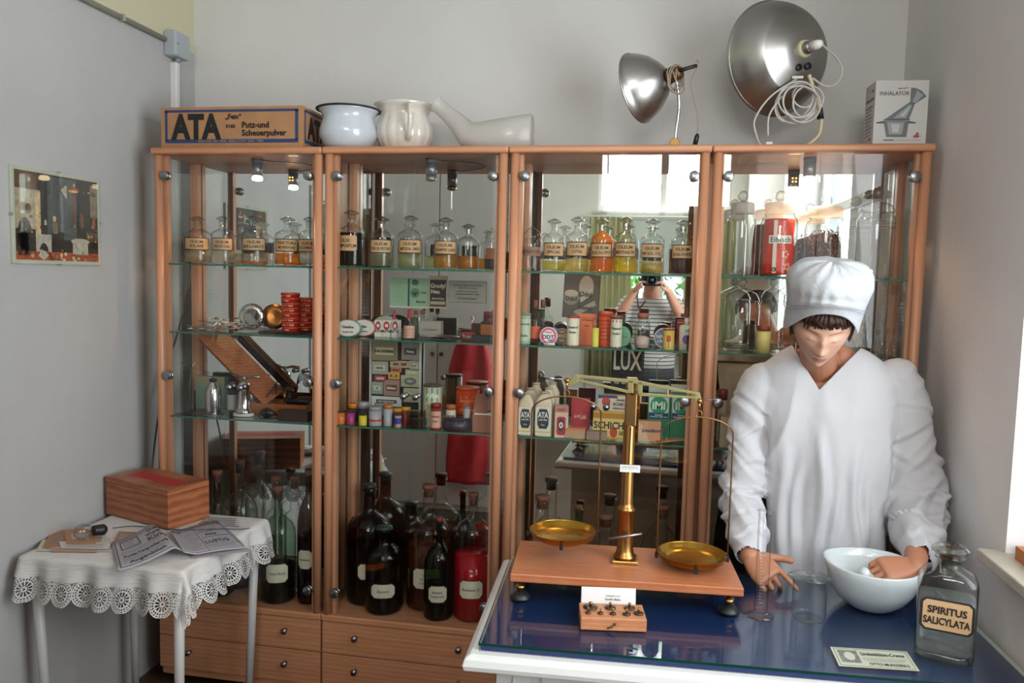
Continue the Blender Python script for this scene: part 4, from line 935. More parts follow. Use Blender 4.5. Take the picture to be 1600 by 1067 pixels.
# leaflets fixed on the mirror of bay 2
def leaflet(name, label, cat, pl, pt, pr, pb, base, arts=(), texts=(), tilt=0., grp=None, Y=None):
    Y = Y or YM-.0012; c = at((pl+pr)/2, (pt+pb)/2, Y=Y); w = at(pr, pt, Y=Y).x-at(pl, pt, Y=Y).x; h = at(pl, pt, Y=Y).z-at(pl, pb, Y=Y).z
    mats = [col(base, .7)]; mb = MB(); mb.b2((-w/2, -.0004, -h/2), (w/2, .0004, h/2))
    def mi(c_):
        m_ = col(c_, .7)
        if m_ not in mats: mats.append(m_)
        return mats.index(m_)
    P_ = lambda e: (lambda u, v: ((u-.5)*w, -.0004-e, (v-.5)*h))
    for i, a in enumerate(arts):
        if a[0] == 'r': mb.add([P_(.0002+.00005*i)(*q) for q in ((a[1], a[2]), (a[3], a[2]), (a[3], a[4]), (a[1], a[4]))], [(0, 1, 2, 3)], mi(a[5]))
        if a[0] == 'c': mb.add([P_(.0002+.00005*i)(a[1]+a[3]*math.cos(2*PI*q/20), a[2]+a[4]*math.sin(2*PI*q/20)) for q in range(20)], [tuple(range(20))], mi(a[5]))
        if a[0] == 'p': mb.add([P_(.0002+.00005*i)(*q) for q in a[1]], [tuple(range(len(a[1])))], mi(a[2]))
    for i, tt in enumerate(texts):
        s_, u, v, sz, c_ = tt[:5]; mw = tt[5] if len(tt) > 5 else .9
        letter(mb, s_, (u-.5)*w, (v-.5)*h, sz*h, mi(c_), lambda a_, b__: (a_, -.0004-.0022, b__), mw*w, .02)
    o = obj(name, mb, mats); o.location = c; o.rotation_euler = (0, tilt, 0); tag(o, label, cat, grp)
    return o
lines = lambda x0, x1, ys, c, th=.008: tuple(('r', x0+.02*((i*7) % 3), y, x1-.03*((i*5) % 4), y+th, c) for i, y in enumerate(ys))
leaflet('paper_leaflet', 'open pale green two-page leaflet stuck to the mirror', 'leaflet', 609, 434, 669, 481, '8fae90', (('r', .47, .05, .52, .97, '3a4a54'), ('r', .0, .0, 1, .05, 'c8c8b8'))+lines(.05, .42, [.2+.08*i for i in range(9)], '5a7462')+(('c', .66, .5, .12, .16, '5f8468'), ('p', ((.58, .52), (.74, .52), (.66, .38)), '2e4438'), ('c', .66, .85, .09, .1, '48605a')), (('Biomalz', .82, .22, .10, '24362c', .3), ('Wald', .88, .52, .09, '3a5244', .2)))
leaflet('paper_leaflet', 'black leaflet with two lines of bold pale lettering stuck to the mirror', 'leaflet', 670, 431, 699, 482, 'b0a48e', (('r', .06, .06, .94, .88, '35312e'), ('r', .1, .12, .9, .22, 'a89c86')), (('Grodyl', .5, .70, .19, 'd0c4ae', .8), ('Neu', .36, .52, .17, 'd0c4ae', .45), ('Anwendung', .5, .31, .08, 'c8bca6', .7)))
leaflet('paper_leaflet', 'grey landscape sheet of printed rules stuck to the mirror', 'leaflet', 701, 439, 760, 473, '77766f', (('r', .012, .025, .988, .975, 'a5a39a'),), (('Kein Kalomel, Sublimat, Chinin, Kampfer', .5, .80, .085, '3a3834', .92), ('ohne ärztliche Verordnung', .5, .68, .08, '3a3834', .7), ('Giftige Stoffe und Arzneien sind in', .5, .52, .07, '3a3834', .9), ('verschlossenen Schränken zu halten', .5, .40, .08, '3a3834', .9), ('Nur auf Rezept abzugeben', .5, .20, .085, '3a3834', .9)))
# --- bay 2 lower shelf: film cans and tins
G8 = 'small canisters in the front row of the second cabinet'
for (a, b_, c, d_, ds, base, lid, lh, dy) in ((526, 539, 641, 660, 'orange and black film canister at the left end', 'c86a24', '1e1e1e', .12, 0), (542, 554, 641, 662, 'magenta film canister with black cap', 'a02a6a', '1e1e1e', .12, 0), (544, 559, 630, 652, 'larger black canister with orange cap behind the magenta one', '2a2424', 'd07a20', .25, .06),
        (561, 573, 645, 664, 'yellow film canister with black cap', 'c8b82a', '1e1e1e', .16, 0), (560, 576, 628, 652, 'dark canister with steel screw lid behind the yellow one', '2c2c30', '9a9aa0', .3, .06), (577, 596, 635, 662, 'ribbed silver aluminium can with a red stripe', '9c9ca0', '8f8f94', .2, .012),
        (600, 613, 632, 658, 'tapered silver can with orange cap', 'a4a6aa', 'c07038', .18, .02), (585, 600, 630, 652, 'plain silver can behind the striped one', '9a9a9e', '8a8a90', .2, .07), (613, 628, 638, 656, 'dark red canister with orange lid behind the small blue bottle', '6a2428', 'd0902a', .2, .06), (628, 641, 636, 656, 'red canister with yellow lid next to the corked glass', '8a2a2a', 'd8a028', .2, .07),
        (617, 627, 645, 665, 'tiny bottle with blue label and dark cap', 'b89080', '3a2624', .16, 0)):
    t = rtin('film_canister', ds, 'canister', a, b_, c, d_, z3, base, None, (), lid, Y=D+.05+dy, lidh=lh, group=G8, arts=(((-1.2, .3, 1.2, .45, 'c04030'),) if 'stripe' in ds else ((-1.2, .3, 1.2, .8, '2a3a8a'),) if 'blue' in ds else ()))
x, y, w, h = fit(637, 663, 641, 666, z3, D+.06, .04)
t = thing('glass_block_jar', 'square pale pinkish glass box near the middle of the shelf', 'glass box', (x, y, z3)); obj('box', MB().b2((-w/2, -.02, 0), (w/2, .02, h*.8)), thin_glass('pink_glass', (.72, .58, .52), .5), t, bevel=.002); obj('lid', MB().b2((-w/2, -.02, h*.805), (w/2, .02, h*.98)), thin_glass('pink_glass', (.72, .58, .52), .5), t, bevel=.002)
t = rtin('large_tin', 'tall cream and turquoise tin with dark lid', 'tin', 662, 690, 600, 657, z3, 'c2b890', None, (('Alfes', .80, .16, 'd8dcc8'), ('100', .5, .16, '6aa890'), ('1 kg', .33, .12, '6aa890')), '4c4038', Y=D+.11, lidh=.05, arts=((-3, .64, 3, .98, '2f8f96'), (-3, .05, 3, .22, '2f8f96')))
t = rtin('small_tin', 'slim dark red tin with pink label in front of the turquoise tin', 'tin', 673, 689, 630, 665, z3, '7a2a20', 'c89880', (('HENKEL', .62, .10, '4a1a16'), ('Puder', .42, .1, '4a1a16')), '7a2418', Y=D+.045, lidh=.16)
t = rtin('small_tin', 'squat jar with orange-brown lid standing on the dark blue round tin', 'jar', 697, 712, 632, 652, z3+.031, 'c8b8a4', None, (('CREME', .45, .3, '4a2a22'),), 'a05a30', Y=D+.075, lidh=.3)
t = rtin('flat_round_tin', 'low dark round tin with a blue band under two small jars', 'tin', 692, 736, 651, 670, z3, '32262a', None, (), '2a2024', Y=D+.079, lidh=.12, arts=((-3.1, .62, 3.1, .98, '2a3488'),))
t = rtin('small_tin', 'short silver metal cap standing on the dark blue round tin', 'tin', 724, 735, 635, 651, z3+.031, '9c9a94', None, (), '8a8a86', Y=D+.075, lidh=.1)
t = rtin('orange_tube', 'tall orange cardboard drum with orange lid behind the dark tin', 'drum', 713, 748, 604, 652, z3, 'c8481e', None, (('DRAGEES', .7, .1, 'e8a060'), ('VITAMIN', .45, .1, 'e8a060')), 'cc5a30', Y=D+.185, lidh=.06, arts=((-3, .78, 3, .84, 'd88a50'),))
# brown folding carton with open flap
x, y, w, h = fit(741, 771, 646, 681, z3, D+.075, .06)
t = thing('shipping_carton', 'open brown cardboard carton with raised flap by the right post', 'carton', (x, y, z3)); CB = col('8e5f48', .8, var=.1, scale=15)
obj('carton_body', MB().b2((-w/2, -.03, 0), (w/2, -.028, h)).b2((-w/2, .028, 0), (w/2, .03, h)).b2((-w/2, -.028, 0), (-w/2+.002, .028, h)).b2((w/2-.002, -.028, 0), (w/2, .028, h)).b2((-w/2+.002, -.028, 0), (w/2-.002, .028, .002)), CB, t)
obj('flap', MB().add([(-w/2-.002, -.02, h*1.05), (-w/2+.004, .0, h*2.05), (w/2, .02, h*2.3), (w/2, .0, h*1.35), (w*.1, -.02, h*1.05)], [(0, 1, 2, 3, 4)]).add([(-w/2-.002, -.018, h*1.05), (-w/2+.004, .002, h*2.05), (w/2, .022, h*2.3), (w/2, .002, h*1.35), (w*.1, -.018, h*1.05)], [(4, 3, 2, 1, 0)]), CB, t)
obj('paper_lining', MB().b2((-w/2+.004, -.02, h*.9), (w/2-.003, .02, h*1.05)), WHITE, t)
# rack of soap and cigarette boxes standing against the mirror
G9 = 'old soap and razor-blade packets in the display album'
x0_, x1_ = 581, 656
a = at(580, 532, Y=YM-.02); b_ = at(656, 640, Y=YM-.02)
t = thing('display_album', 'dark display tray with white edges holding old packets against the mirror', 'display tray', ((a.x+b_.x)/2, YM-.018, z3))
W_ = b_.x-a.x; H_ = a.z-z3
obj('back_board', MB().b2((-W_/2, 0, 0), (W_/2, .008, H_)), col('2a2826', .7), t); 
for s_ in (-1, 1): obj('side_edge', MB().b2((s_*W_/2-.002, -.012, 0), (s_*W_/2+.002, .008, H_)), col('cfcfcb', .5), t)
pk = [(581, 534, 621, 563, '8a7c62', 'KALODERMA', 'large tan soap packet at the top left of the tray'), (628, 536, 655, 562, '8c8078', 'Fewa', 'grey-mauve packet at the top right of the tray'), (581, 565, 606, 584, '9c9c8c', 'ODOL', 'pale packet with dark curved writing, second row left'), (610, 564, 640, 574, 'a8987c', 'SEIFE', 'flat cream packet in the second row'),
      (641, 564, 655, 578, '9a968c', 'Rasier', 'small grey packet, second row right'), (611, 575, 627, 581, 'b06a4c', '', 'tiny orange-red packet under the flat cream one'), (586, 587, 603, 595, 'a83c40', '', 'small crimson packet in the left column'), (607, 582, 624, 592, 'c89a3c', 'GOLD', 'small yellow packet in the middle column'),
      (634, 578, 656, 586, 'a8a684', '', 'narrow pale green packet above the oval emblem packet'), (627, 587, 655, 604, 'a2a68c', 'Palma', 'pale green packet with grey oval emblem'), (581, 597, 598, 615, '8c9c8c', 'G', 'grey-green packet with a ringed letter'), (600, 594, 624, 618, '9a7c74', 'Birken', 'mauve upright packet with a dark blue panel'),
      (631, 607, 656, 628, 'b4ae96', 'Creme', 'cream packet in the lower right of the tray'), (581, 620, 627, 634, 'c8ccc8', 'Elite 8 Rasierklingen', 'wide white packet at the bottom of the tray')]
for i, (pl, pt, pr, pb, c, tx, ds) in enumerate(pk):
    oo = leaflet('soap_packet', ds, 'packet', pl, pt, pr, pb, c, (('r', .05, .07, .95, .93, c), ('r', .15, .30, .85, .70, ('c0b898', '484848', 'b8b8a8', '6a4438')[i % 4])) if i != 9 else (('c', .5, .5, .35, .35, '6c7468'),), ((tx, .5, .5, .22, ('3a3430', 'd8d0c0', '2e3440', 'e0d8c8')[i % 4], .75),) if tx else (), grp=G9, Y=YM-.0262)
    mdd = oo.modifiers.new('depth', 'SOLIDIFY'); mdd.thickness = .004; mdd.offset = 0
# ------------------------------------------------------------ third cabinet: middle shelf
rtin('cosmetic_tin', 'tall pale green tin with faded label at the left post', 'tin', 811, 829, 489, 537, z2, '9db39c', 'b3bfa8', (('Lavendel', .7, .10, '4c6a58'), ('Seife', .3, .12, '4c6a58')), '7a8a78', Y=D+.07, lidh=.06)
for px, Y, lb_, ds in ((836, D+.11, 'c8583a', 'corked flat bottle with orange-red label next to the pale green tin'), (848, D+.19, None, 'corked bottle with dark label behind the orange-labelled one')):
    x, y, w, h = fit(px-9, px+9, 468, 527, z2, Y); r = w/2
    t = thing('corked_bottle', ds, 'bottle', (x, y, z2)); obj('body', MB().lathe([(0, 0), (r, 0), (r, h*.48), (r*.5, h*.66), (r*.32, h*.70), (r*.32, h*.84)], 22), GLASS, t); obj('cork', MB().cyl((0, 0, h*.80), r*.42, h*.20, 12), CORK, t)
    mb = MB(); patch(mb, -r*1.2, r*1.2, h*.12, h*.40, 0, wrap(r), 0, 10); obj('label', mb, col(lb_ or '3a3a40', .6), t)
    if lb_: obj('liquid', MB().lathe([(0, .003), (r*.92, .003), (r*.92, h*.3), (0, h*.3)], 20), liquid('c89a6a'), t)
disc_tin('cosmetic_tin', 'round white and pink tin lettered DDT standing on edge', 'tin', 857, 515, 14, 14, z2, D+.065, 'd8d0d4', 'd64a68', (('DDT', -.12, .62, '2a2a4a'), ('Insekten', .42, .24, 'a03050')), arts=((0, 0, .66, .66, 'e4dcdc'), (.25, -.5, .3, .1, '4a70a8')))
disc_tin('cosmetic_tin', 'round blue-rimmed tin standing behind the white and pink one', 'tin', 864, 511, 13, 13, z2, D+.12, '4a6a9a', '5a78a0', ())
disc_tin('cosmetic_tin', 'round orange and dark brown tin standing right of the white and pink one', 'tin', 878, 515, 12.5, 13, z2, D+.095, 'c8842c', '3a2a1e', (('ONCE', .05, .55, 'd8a040'),), arts=((0, -.5, .4, .15, 'b07a30'), (0, .55, .4, .14, 'b07a30')))
VAS = (('Vasenol', .68, .13, '3a4038'), ('Puder', .50, .11, '3a4038'))
rtin('powder_tin', 'cream powder tin with red lid and dark lettering, left of the orange packet', 'tin', 886, 905, 493, 536, z2, 'd8cfb4', 'dcd6bc', VAS, 'b03038', Y=D+.065, lidh=.07, bandr=(.04, .96), arts=((-3, .0, 3, .04, 'b03038'),))
carton('orange_packet', 'flat orange-red paper packet between the two powder tins', 'packet', 903, 932, 490, 533, z2, .014, 'd8744c', (('r', 0, .86, 1, .88, 'a84a30'),), (('EUTERALIN', .5, .8, .07, '7a3424'), ('Puder', .5, .62, .06, '7a3424')), Y=D+.12)
rtin('glass_vial', 'small yellow vial with clear cap in front of the orange packet', 'vial', 925, 936, 499, 536, z2, 'd8ce5a', None, (), None, Y=D+.055, lidh=.3)
x, y, w, h = fit(925, 936, 499, 536, z2, D+.055); tag(obj('vial_cap', MB().lathe([(w*.5, h*.702), (w*.5, h), (0, h)], 16), GLASS, loc=(x, y, z2)), 'clear cylindrical cap over the yellow vial', 'cap')
rtin('powder_tin', 'tall plain red printed cardboard tube behind the yellow vial', 'tube', 935, 957, 487, 535, z2, 'd05838', None, tuple(('DIALON PUDER', .85-.12*i, .055, '8a2a20') for i in range(6)), 'c84c34', Y=D+.10, lidh=.12)
rtin('powder_tin', 'cream powder tin with brown lid and dark lettering, right of the red tube', 'tin', 954, 972, 494, 538, z2, 'd8cfb4', 'd6d2bc', VAS, '6a3028', Y=D+.06, lidh=.08, bandr=(.04, .96), arts=((-3, .0, 3, .05, '8a2830'), (-3, .88, 3, .96, 'a84048')))
disc_tin('cosmetic_tin', 'round green tin half hidden behind the right powder tin', 'tin', 974, 519, 12, 16, z2, D+.12, '3c8a5e', '4a9a6c', (('Creme', 0, .3, '2a6a4a'),))
x, y, w, h = fit(992, 1016, 489, 541, z2, D+.07); r = w/2
t = thing('powder_bottle', 'clear jar of pale pink powder with red-brown cork', 'jar', (x, y, z2))
obj('body', MB().lathe([(0, 0), (r, 0), (r, h*.66), (r*.85, h*.74), (r*.62, h*.77), (r*.62, h*.84), (r*.72, h*.86)], 26), GLASS, t); obj('cork', MB().lathe([(0, h*.83), (r*.60, h*.83), (r*.62, h*.865), (r*.75, h*.87), (r*.72, h), (0, h)], 18), col('a4604a', .8, var=.2), t)
obj('powder', MB().lathe([(0, .003), (r*.94, .003), (r*.94, h*.30), (r*.4, h*.36), (0, h*.35)], 24), col('d8beb4', .9, var=.2, scale=200), t)
disc_tin('cosmetic_tin', 'round dark blue tin with white lettering standing at the back', 'tin', 1037, 521, 15, 16, z2, D+.12, 'c8ccd4', '1e2a5a', (('NIVEA', .12, .5, 'd8dce4'), ('CREME', -.32, .42, 'd8dce4')), rz=.0)
rtin('cosmetic_tin', 'yellow tin with a red sun emblem and red rims', 'tin', 1036, 1054, 513, 543, z2, 'd8bc58', None, (), 'b03a2c', Y=D+.065, lidh=.08, arts=((-.35, .42, .35, .74, 'c8482a'), (-.06, .1, .06, .44, '6a4a2a')))
carton('red_box', 'plain red box standing behind the lotion bottle', 'box', 1057, 1088, 500, 541, z2, .03, '9c2c2e', (('r', 0, .9, 1, .93, 'd8b0a8'),), (), Y=D+.17)
x, y, w, h = fit(1061, 1085, 497, 544, z2, D+.07); r = w/2
t = thing('lotion_bottle', 'cream lotion bottle with purple disc and white pump cap', 'bottle', (x, y, z2)); mb = MB(); mb.lathe([(0, 0), (r, 0), (r, h*.72), (r*.8, h*.78), (r*.3, h*.80), (0, h*.80)], 26, sy=.6); obj('body', mb, col('dcd8c4', .4), t)
obj('cap', MB().lathe([(0, h*.80), (r*.34, h*.80), (r*.34, h), (0, h)], 16), col('e2dcd4', .35), t); mb = MB(); mb.add([(-.0+r*.55*math.cos(2*PI*q/20)-.0, -r*.6-.0008, h*.34+r*.62*math.sin(2*PI*q/20)) for q in range(20)], [tuple(range(20))], 0); mb.add([(-.006, -r*.6-.0006, h*.56), (.006, -r*.6-.0006, h*.56), (.006, -r*.6-.0006, h*.66), (-.006, -r*.6-.0006, h*.66)], [(0, 1, 2, 3)], 1); obj('label', mb, [col('6a3c88', .5), col('7ab8c0', .5)], t)
rtin('small_bottle', 'very small near-black bottle in the front right corner of the shelf', 'bottle', 1073.5, 1086, 512, 546, z2, '1e1216', None, (), '141012', Y=D+.05-.008, lidh=.25, neck=.6)
t = thing('shaving_brush', 'dark-ended brush with pale handle lying in front of the round tins', 'brush', (at(862, 535, Y=D+.036).x, D+.036, z2+.0055)); obj('handle', MB().tube([(-.028, 0, 0), (.012, 0, 0)], [.004, .0045], 10), col('d8cfc4', .4), t); obj('bristles', MB().tube([(.0125, 0, 0), (.022, 0, 0), (.036, 0, -.0005)], [.0035, .005, .004], 10), BLACK, t); obj('ferrule', MB().tube([(-.036, 0, 0), (-.0285, 0, 0)], [.003, .005], 10), BLACK, t)
# print on the mirror behind and the black card
leaflet('advertising_picture', 'grey monochrome advertising picture of jar and tube stuck to the mirror', 'picture', 880, 429, 937, 497, '4a4644', (('r', .02, .02, .97, .97, '5a5654'), ('c', .62, .72, .20, .26, 'a8a29a'), ('c', .22, .45, .21, .16, '8a847c'), ('c', .22, .56, .19, .08, 'b0a9a0'), ('p', ((.30, .14), (.86, .42), (.92, .32), (.42, .06)), '9c958c'), ('p', ((.45, .46), (.78, .70), (.82, .58), (.5, .36)), 'b4ada4')), (('Odol', .62, .56, .16, '2c2a28', .34), ('Odol', .22, .44, .14, '3a3634', .32), ('Dental', .62, .25, .12, '302c2a', .5)), tilt=.035)
o = leaflet('advertising_card', 'black card with three huge cream letters behind the soap boxes', 'card', 955, 540, 1006, 607, '1d1b1c', (), (('LUX', .5, .66, .62, 'cfc8b4', .86), ('für alle feine', .5, .15, .12, 'c8c2b0', .8)), Y=YM-.0015)
# --- third cabinet, lower shelf
def ata_bottle(ds, pl, pr, pt, pb, Y):
    x, y, w, h = fit(pl, pr, pt, pb, z3, Y, .045)
    t = thing('cleanser_bottle', ds, 'bottle', (x, y, z3), 0, 'cream powder bottles with dark labels')
    mb = MB(); R_s = lambda s, z, rr: [(math.copysign(abs(math.cos(a))**rr, math.cos(a))*w/2*s, math.copysign(abs(math.sin(a))**rr, math.sin(a))*.021*s, z) for a in [2*PI*(i+.5)/24 for i in range(24)]]
    mb.loft([R_s(.97, 0, .45), R_s(1, .002, .4), R_s(1, h*.72, .4), R_s(.95, h*.79, .5), R_s(.72, h*.865, .7), R_s(.56, h*.90, 1), R_s(.54, h*.95, 1)]); obj('body', mb, col('cabba0', .5), t)
    obj('cap', MB().lathe([(0, h*.951), (w*.29, h*.951), (w*.29, h*.985), (0, h)], 18, sy=.9), col('b09a80', .45), t)
    mb = MB(); F_ = lambda e: (lambda u, v: (u, -.021-e, v)); mats = [col('d2ccb8', .6), col('262e44', .6), col('d8d4c6', .6), col('c8b84a', .6)]
    patch(mb, -w*.46, w*.46, h*.03, h*.66, 0, F_(.0006), 0, 1); mb.add([F_(.0008)(w*u, h*v) for u, v in ((-.34, .28), (-.22, .18), (.22, .18), (.34, .28), (.34, .50), (.22, .62), (-.22, .62), (-.34, .50))], [tuple(range(8))], 1)
    patch(mb, -w*.46, w*.46, h*.09, h*.12, 3, F_(.0008), 0, 1); letter(mb, 'ATA', 0, h*.49, h*.17, 2, F_(.0018), w*.62, .04); letter(mb, 'putzt alles', 0, h*.385, h*.06, 2, F_(.0018), w*.5); letter(mb, 'fein', 0, h*.27, h*.06, 3, F_(.0018), w*.5)
    obj('label', mb, mats, t)
for ds, a, b_, c, d_, Y in (('cream bottle with dark eight-sided label, front left at the post', 811, 834, 612, 677, D+.055), ('cream bottle with dark eight-sided label, front right of the group', 837, 863, 611, 677, D+.055), ('cream powder bottle in the middle row, left', 816, 841, 605, 662, D+.115), ('cream powder bottle in the middle row, right', 846, 868, 604, 660, D+.115), ('cream powder bottle in the rear row, left', 826, 848, 597, 652, D+.175), ('cream powder bottle in the rear row, right', 852, 874, 596, 650, D+.175)): ata_bottle(ds, a, b_, c, d_, Y)
carton('small_carton', 'pale pink box with a dark red emblem next to the cream bottles', 'box', 866, 887, 633, 674, z3, .035, 'c8a890', (('R', .14, .08, .8, .66, '9a2430'), ('c', .46, .40, .22, .2, '3a2024'), ('r', 0, .8, 1, 1, 'b87060')), (('OVO', .46, .88, .12, '3a2420'), ('0', .46, .40, .26, 'e0d0c4')), Y=D+.055, rz=.25)
carton('red_book', 'upright crimson cardboard sleeve with vertical cream writing', 'sleeve', 893, 922, 622, 664, z3, .012, 'b03238', (), (('Luisi', .66, .5, .2, 'd8b8a8', .3), ('Juni 48', .3, .5, .12, 'd8b8a8', .3)), Y=D+.13)
carton('soap_bar', 'wrapped soap block with orange top in front of the crimson sleeve', 'soap', 884, 915, 668, 683, z3, .035, 'b08c70', (('r', 0, .72, 1, 1, 'c87850'),), Y=D+.055)
carton('soap_bar', 'grey-brown wrapped soap block beneath the yellow soap box', 'soap', 917, 948, 673, 686, z3, .03, '8c7468', (), (), Y=D+.045)
SCH = lambda red: (('c', .25, .62, .115, .30, 'c03a2c'), ('p', ((.22, .55), (.25, .80), (.28, .60), (.31, .50), (.26, .55), (.21, .42)), 'e0d4c4'))
carton('soap_box', 'yellow soap box with bold dark letters and red disc standing on the shelf', 'box', 927, 985, 641, 678, z3, .04, 'c8a040', (('r', 0, .72, 1, .92, 'b07a30'), ('r', 0, .06, 1, .72, 'd4bc68'), ('c', .56, .22, .10, .2, 'b83a2a')), (('SCHICHT', .5, .48, .36, '2c2a3c', .95), ('HIRSCH', .22, .2, .2, '4a3c34', .34), ('SEIFE', .84, .2, .2, '4a3c34', .28)), Y=D+.10)
zt = fit(927, 985, 641, 678, z3, D+.10, .04)[3]
carton('soap_box', 'cream and blue soap box with red disc lying on the yellow one', 'box', 935, 988, 617, 641, z3+zt+.0006, .035, 'c9b8a4', (('p', ((0, .78), (.6, .84), (.55, 1), (0, 1)), '35406a'), ('c', .24, .58, .13, .28, 'c03a2c')), (('WEISSE', .66, .72, .17, '3a3434', .5), ('SCHICHT', .70, .46, .26, '2e2a30', .56), ('HIRSCH-SEIFE', .68, .18, .17, '4a4040', .6)), Y=D+.10, rz=-.04)
IMI = (('r', .05, .58, .95, .92, 'cfd8cc'), ('c', .5, .74, .40, .20, '2f9a6a'), ('r', .05, .44, .95, .57, '26406a'), ('r', .05, .05, .95, .43, '1f7f50'))
IMT = (('iMi', .5, .74, .24, 'e4ecdf', .6), ("Henkel's", .5, .53, .05, 'd0d8e0', .5), ('Abwasch-, Spül- und', .5, .49, .045, 'd0d8e0', .8))
carton('detergent_box', 'green and white detergent box behind the brass column, left one', 'box', 1012, 1046, 614, 675, z3, .035, '3a8f66', IMI, IMT, Y=D+.14, group='green and white detergent boxes')
carton('detergent_box', 'green and white detergent box, right one near the post', 'box', 1048, 1082, 614, 675, z3, .035, '3a8f66', IMI, IMT, Y=D+.135, group='green and white detergent boxes')
for i, (a, b_, ds) in enumerate(((1013, 1045, 'white paper bag top standing behind the left green and white box'), (1047, 1080, 'cream carton standing behind the right green and white box'))): carton('white_packet', ds, 'packet', a, b_, 601, 660, z3, .02, 'd4d0c4', Y=D+.20)
carton('soap_packet', 'peach soap packet with slanted blue lettering in front of the left green box', 'soap', 997, 1032, 657, 681, z3, .03, 'd09a74', (('p', ((0, .0), (.5, 0), (.2, .8), (0, .9)), 'd8b090'),), (('Schmidtborn', .58, .55, .24, '3a3c6a', .85),), Y=D+.075, rz=.1)
t = thing('needle_envelopes', 'fan of thin orange and cream paper envelopes in the right corner of the shelf', 'envelopes', (at(1040, 690, Y=D+.06).x, D+.06, z3))
for i in range(9):
    M_ = Matrix.Translation((-.012+i*.007, .0-.001*i, .0014+i*.0016)) @ Matrix.Rotation(.30-i*.05, 4, 'Z') @ Matrix.Rotation(-.10, 4, 'Y')
    obj('envelope', MB().box((0, 0, .0025), (.075, .038, .0008), m=M_), col(('c8703c', 'd8c0a0', 'c87a48')[i % 3], .7), t)
# --- rightmost cabinet lower shelf (mostly hidden by the mannequin)
carton('first_aid_tin', 'cream tin with a red bracket mark between post and white sleeve', 'tin', 1124, 1168, 650, 692, z3, .05, 'b8a888', (('r', .50, .35, .56, .85, 'b83a2c'), ('r', .56, .79, .75, .85, 'b83a2c'), ('r', .56, .35, .66, .41, 'b83a2c')), (), Y=D+.06)
rtin('medicine_bottle', 'cream-coloured bottle with dark red cap standing behind the cream tin', 'bottle', 1121, 1136, 608, 655, z3, 'b0a080', None, (), '6a2420', Y=D+.14, lidh=.2)
x, y = at(1170, 600, Y=YM-.03).x, YM-.030
mb = MB(); n = 60; vs = []; fs = []
for i in range(n+1):
    t_ = i/n
    for j in range(9):
        q = j/8; vs.append((-.10+.30*t_+.01*math.sin(q*5+t_*7), -.012*abs(math.sin(t_*11+q*2.4))-.006, .265*q))
for i in range(n):
    for j in range(8): fs.append((i*9+j, (i+1)*9+j, (i+1)*9+j+1, i*9+j+1))
mb.add(vs, fs, 0, True); o = obj('draped_cloth', mb, col('a48c74', .85), loc=(x, y, z3)); o.modifiers.new('thick', 'SOLIDIFY').thickness = .002
tag(o, 'beige cloth gathered against the back of the rightmost cabinet', 'cloth')
x, y, w, h = fit(1112+14, 1165, 790, 900, ZB, D+.09)
mb = MB(); R_ = random.Random(3); rings = []
for j in range(12):
    q = j/11; rr = (1-.75*q**1.6)*w/2*1.3
    rings.append([(rr*math.cos(2*PI*i/26)*(1+.14*math.sin(5*i+q*9)), .6*rr*math.sin(2*PI*i/26)*(1+.14*math.sin(4*i+q*7)), q*h) for i in range(26)])
mb.loft(rings, smooth=False); tag(obj('plastic_bag', mb, col('0e0e12', .2), loc=(x+.01, y, ZB)), 'crumpled black plastic bag on the floor of the rightmost cabinet', 'bag')
# ------------------------------------------------------------ things on top of the cabinets
TZ = ZT+.0004
# ATA carton: turned a little so its right end shows
pA = at(251, 229, Z=TZ)   # front left bottom
wA = .56
fl = at(252, 229, Y=D+.02); fr = at(473, 226, Y=D+.02); hA = at(252, 168, Y=D+.02).z-TZ
t = thing('cardboard_carton', 'long brown cardboard carton with big black letters and blue border on the left cabinet top', 'carton', ((fl.x+fr.x)/2, D+.14, TZ))
wb = fr.x-fl.x; dpt = .24
mats = [col('b0825a', .7, var=.12, scale=14), col('2b3f6e', .7), col('1b1a1c', .7), col('9a8a78', .7)]
obj('box_body', MB().b2((-wb/2, -dpt/2, 0), (wb/2, dpt/2, hA)), mats[0], t, bevel=.0015)
mb = MB(); F_ = lambda e: (lambda u, v: ((u-.5)*wb, -dpt/2-e, v*hA))
def rr(F, u0, v0, u1, v1, mat): mb.add([F(u0, v0), F(u1, v0), F(u1, v1), F(u0, v1)], [(0, 1, 2, 3)], mat)
F1 = F_(.0006)
for q in ((.03, .87, .97, .93), (.03, .13, .97, .22), (.03, .2, .048, .9), (.948, .2, .97, .9)): rr(F1, *q, 1)
P_ = lambda u, v: (u, -dpt/2-.0018, v)
letter(mb, 'ATA', wb*(.255-.5), hA*.53, hA*.80, 2, P_, None, .05, width=wb*.36); mb2 = mb
letter(mb, '„Fein“', wb*(.52-.5), hA*.76, hA*.17, 2, P_, wb*.12, .03); letter(mb, '0160', wb*(.50-.5), hA*.53, hA*.12, 2, P_, wb*.08, .03)
letter(mb, 'Putz-und', wb*(.675-.5), hA*.56, hA*.20, 2, P_, wb*.21, .03); letter(mb, 'Scheuerpulver', wb*(.735-.5), hA*.37, hA*.20, 2, P_, wb*.35, .03)
letter(mb, 'ERZEUGNIS  DER  PERSIL  GESELLSCHAFT  M.B.H.  WIEN', 0, hA*.175, hA*.07, 3, P_, wb*.88, .02)
obj('front_print', mb, mats, t)
mb = MB(); G_ = lambda u, v: (wb/2+.0006, (u-.5)*dpt, v*hA)
for q in ((.06, .87, .94, .93), (.06, .13, .94, .22), (.06, .2, .10, .9), (.90, .2, .94, .9)): rr(G_, *q, 1)
letter(mb, 'ATA', 0, hA*.53, hA*.7, 2, lambda u, v: (wb/2+.0018, u, v), dpt*.7, .05); obj('side_print', mb, mats, t)
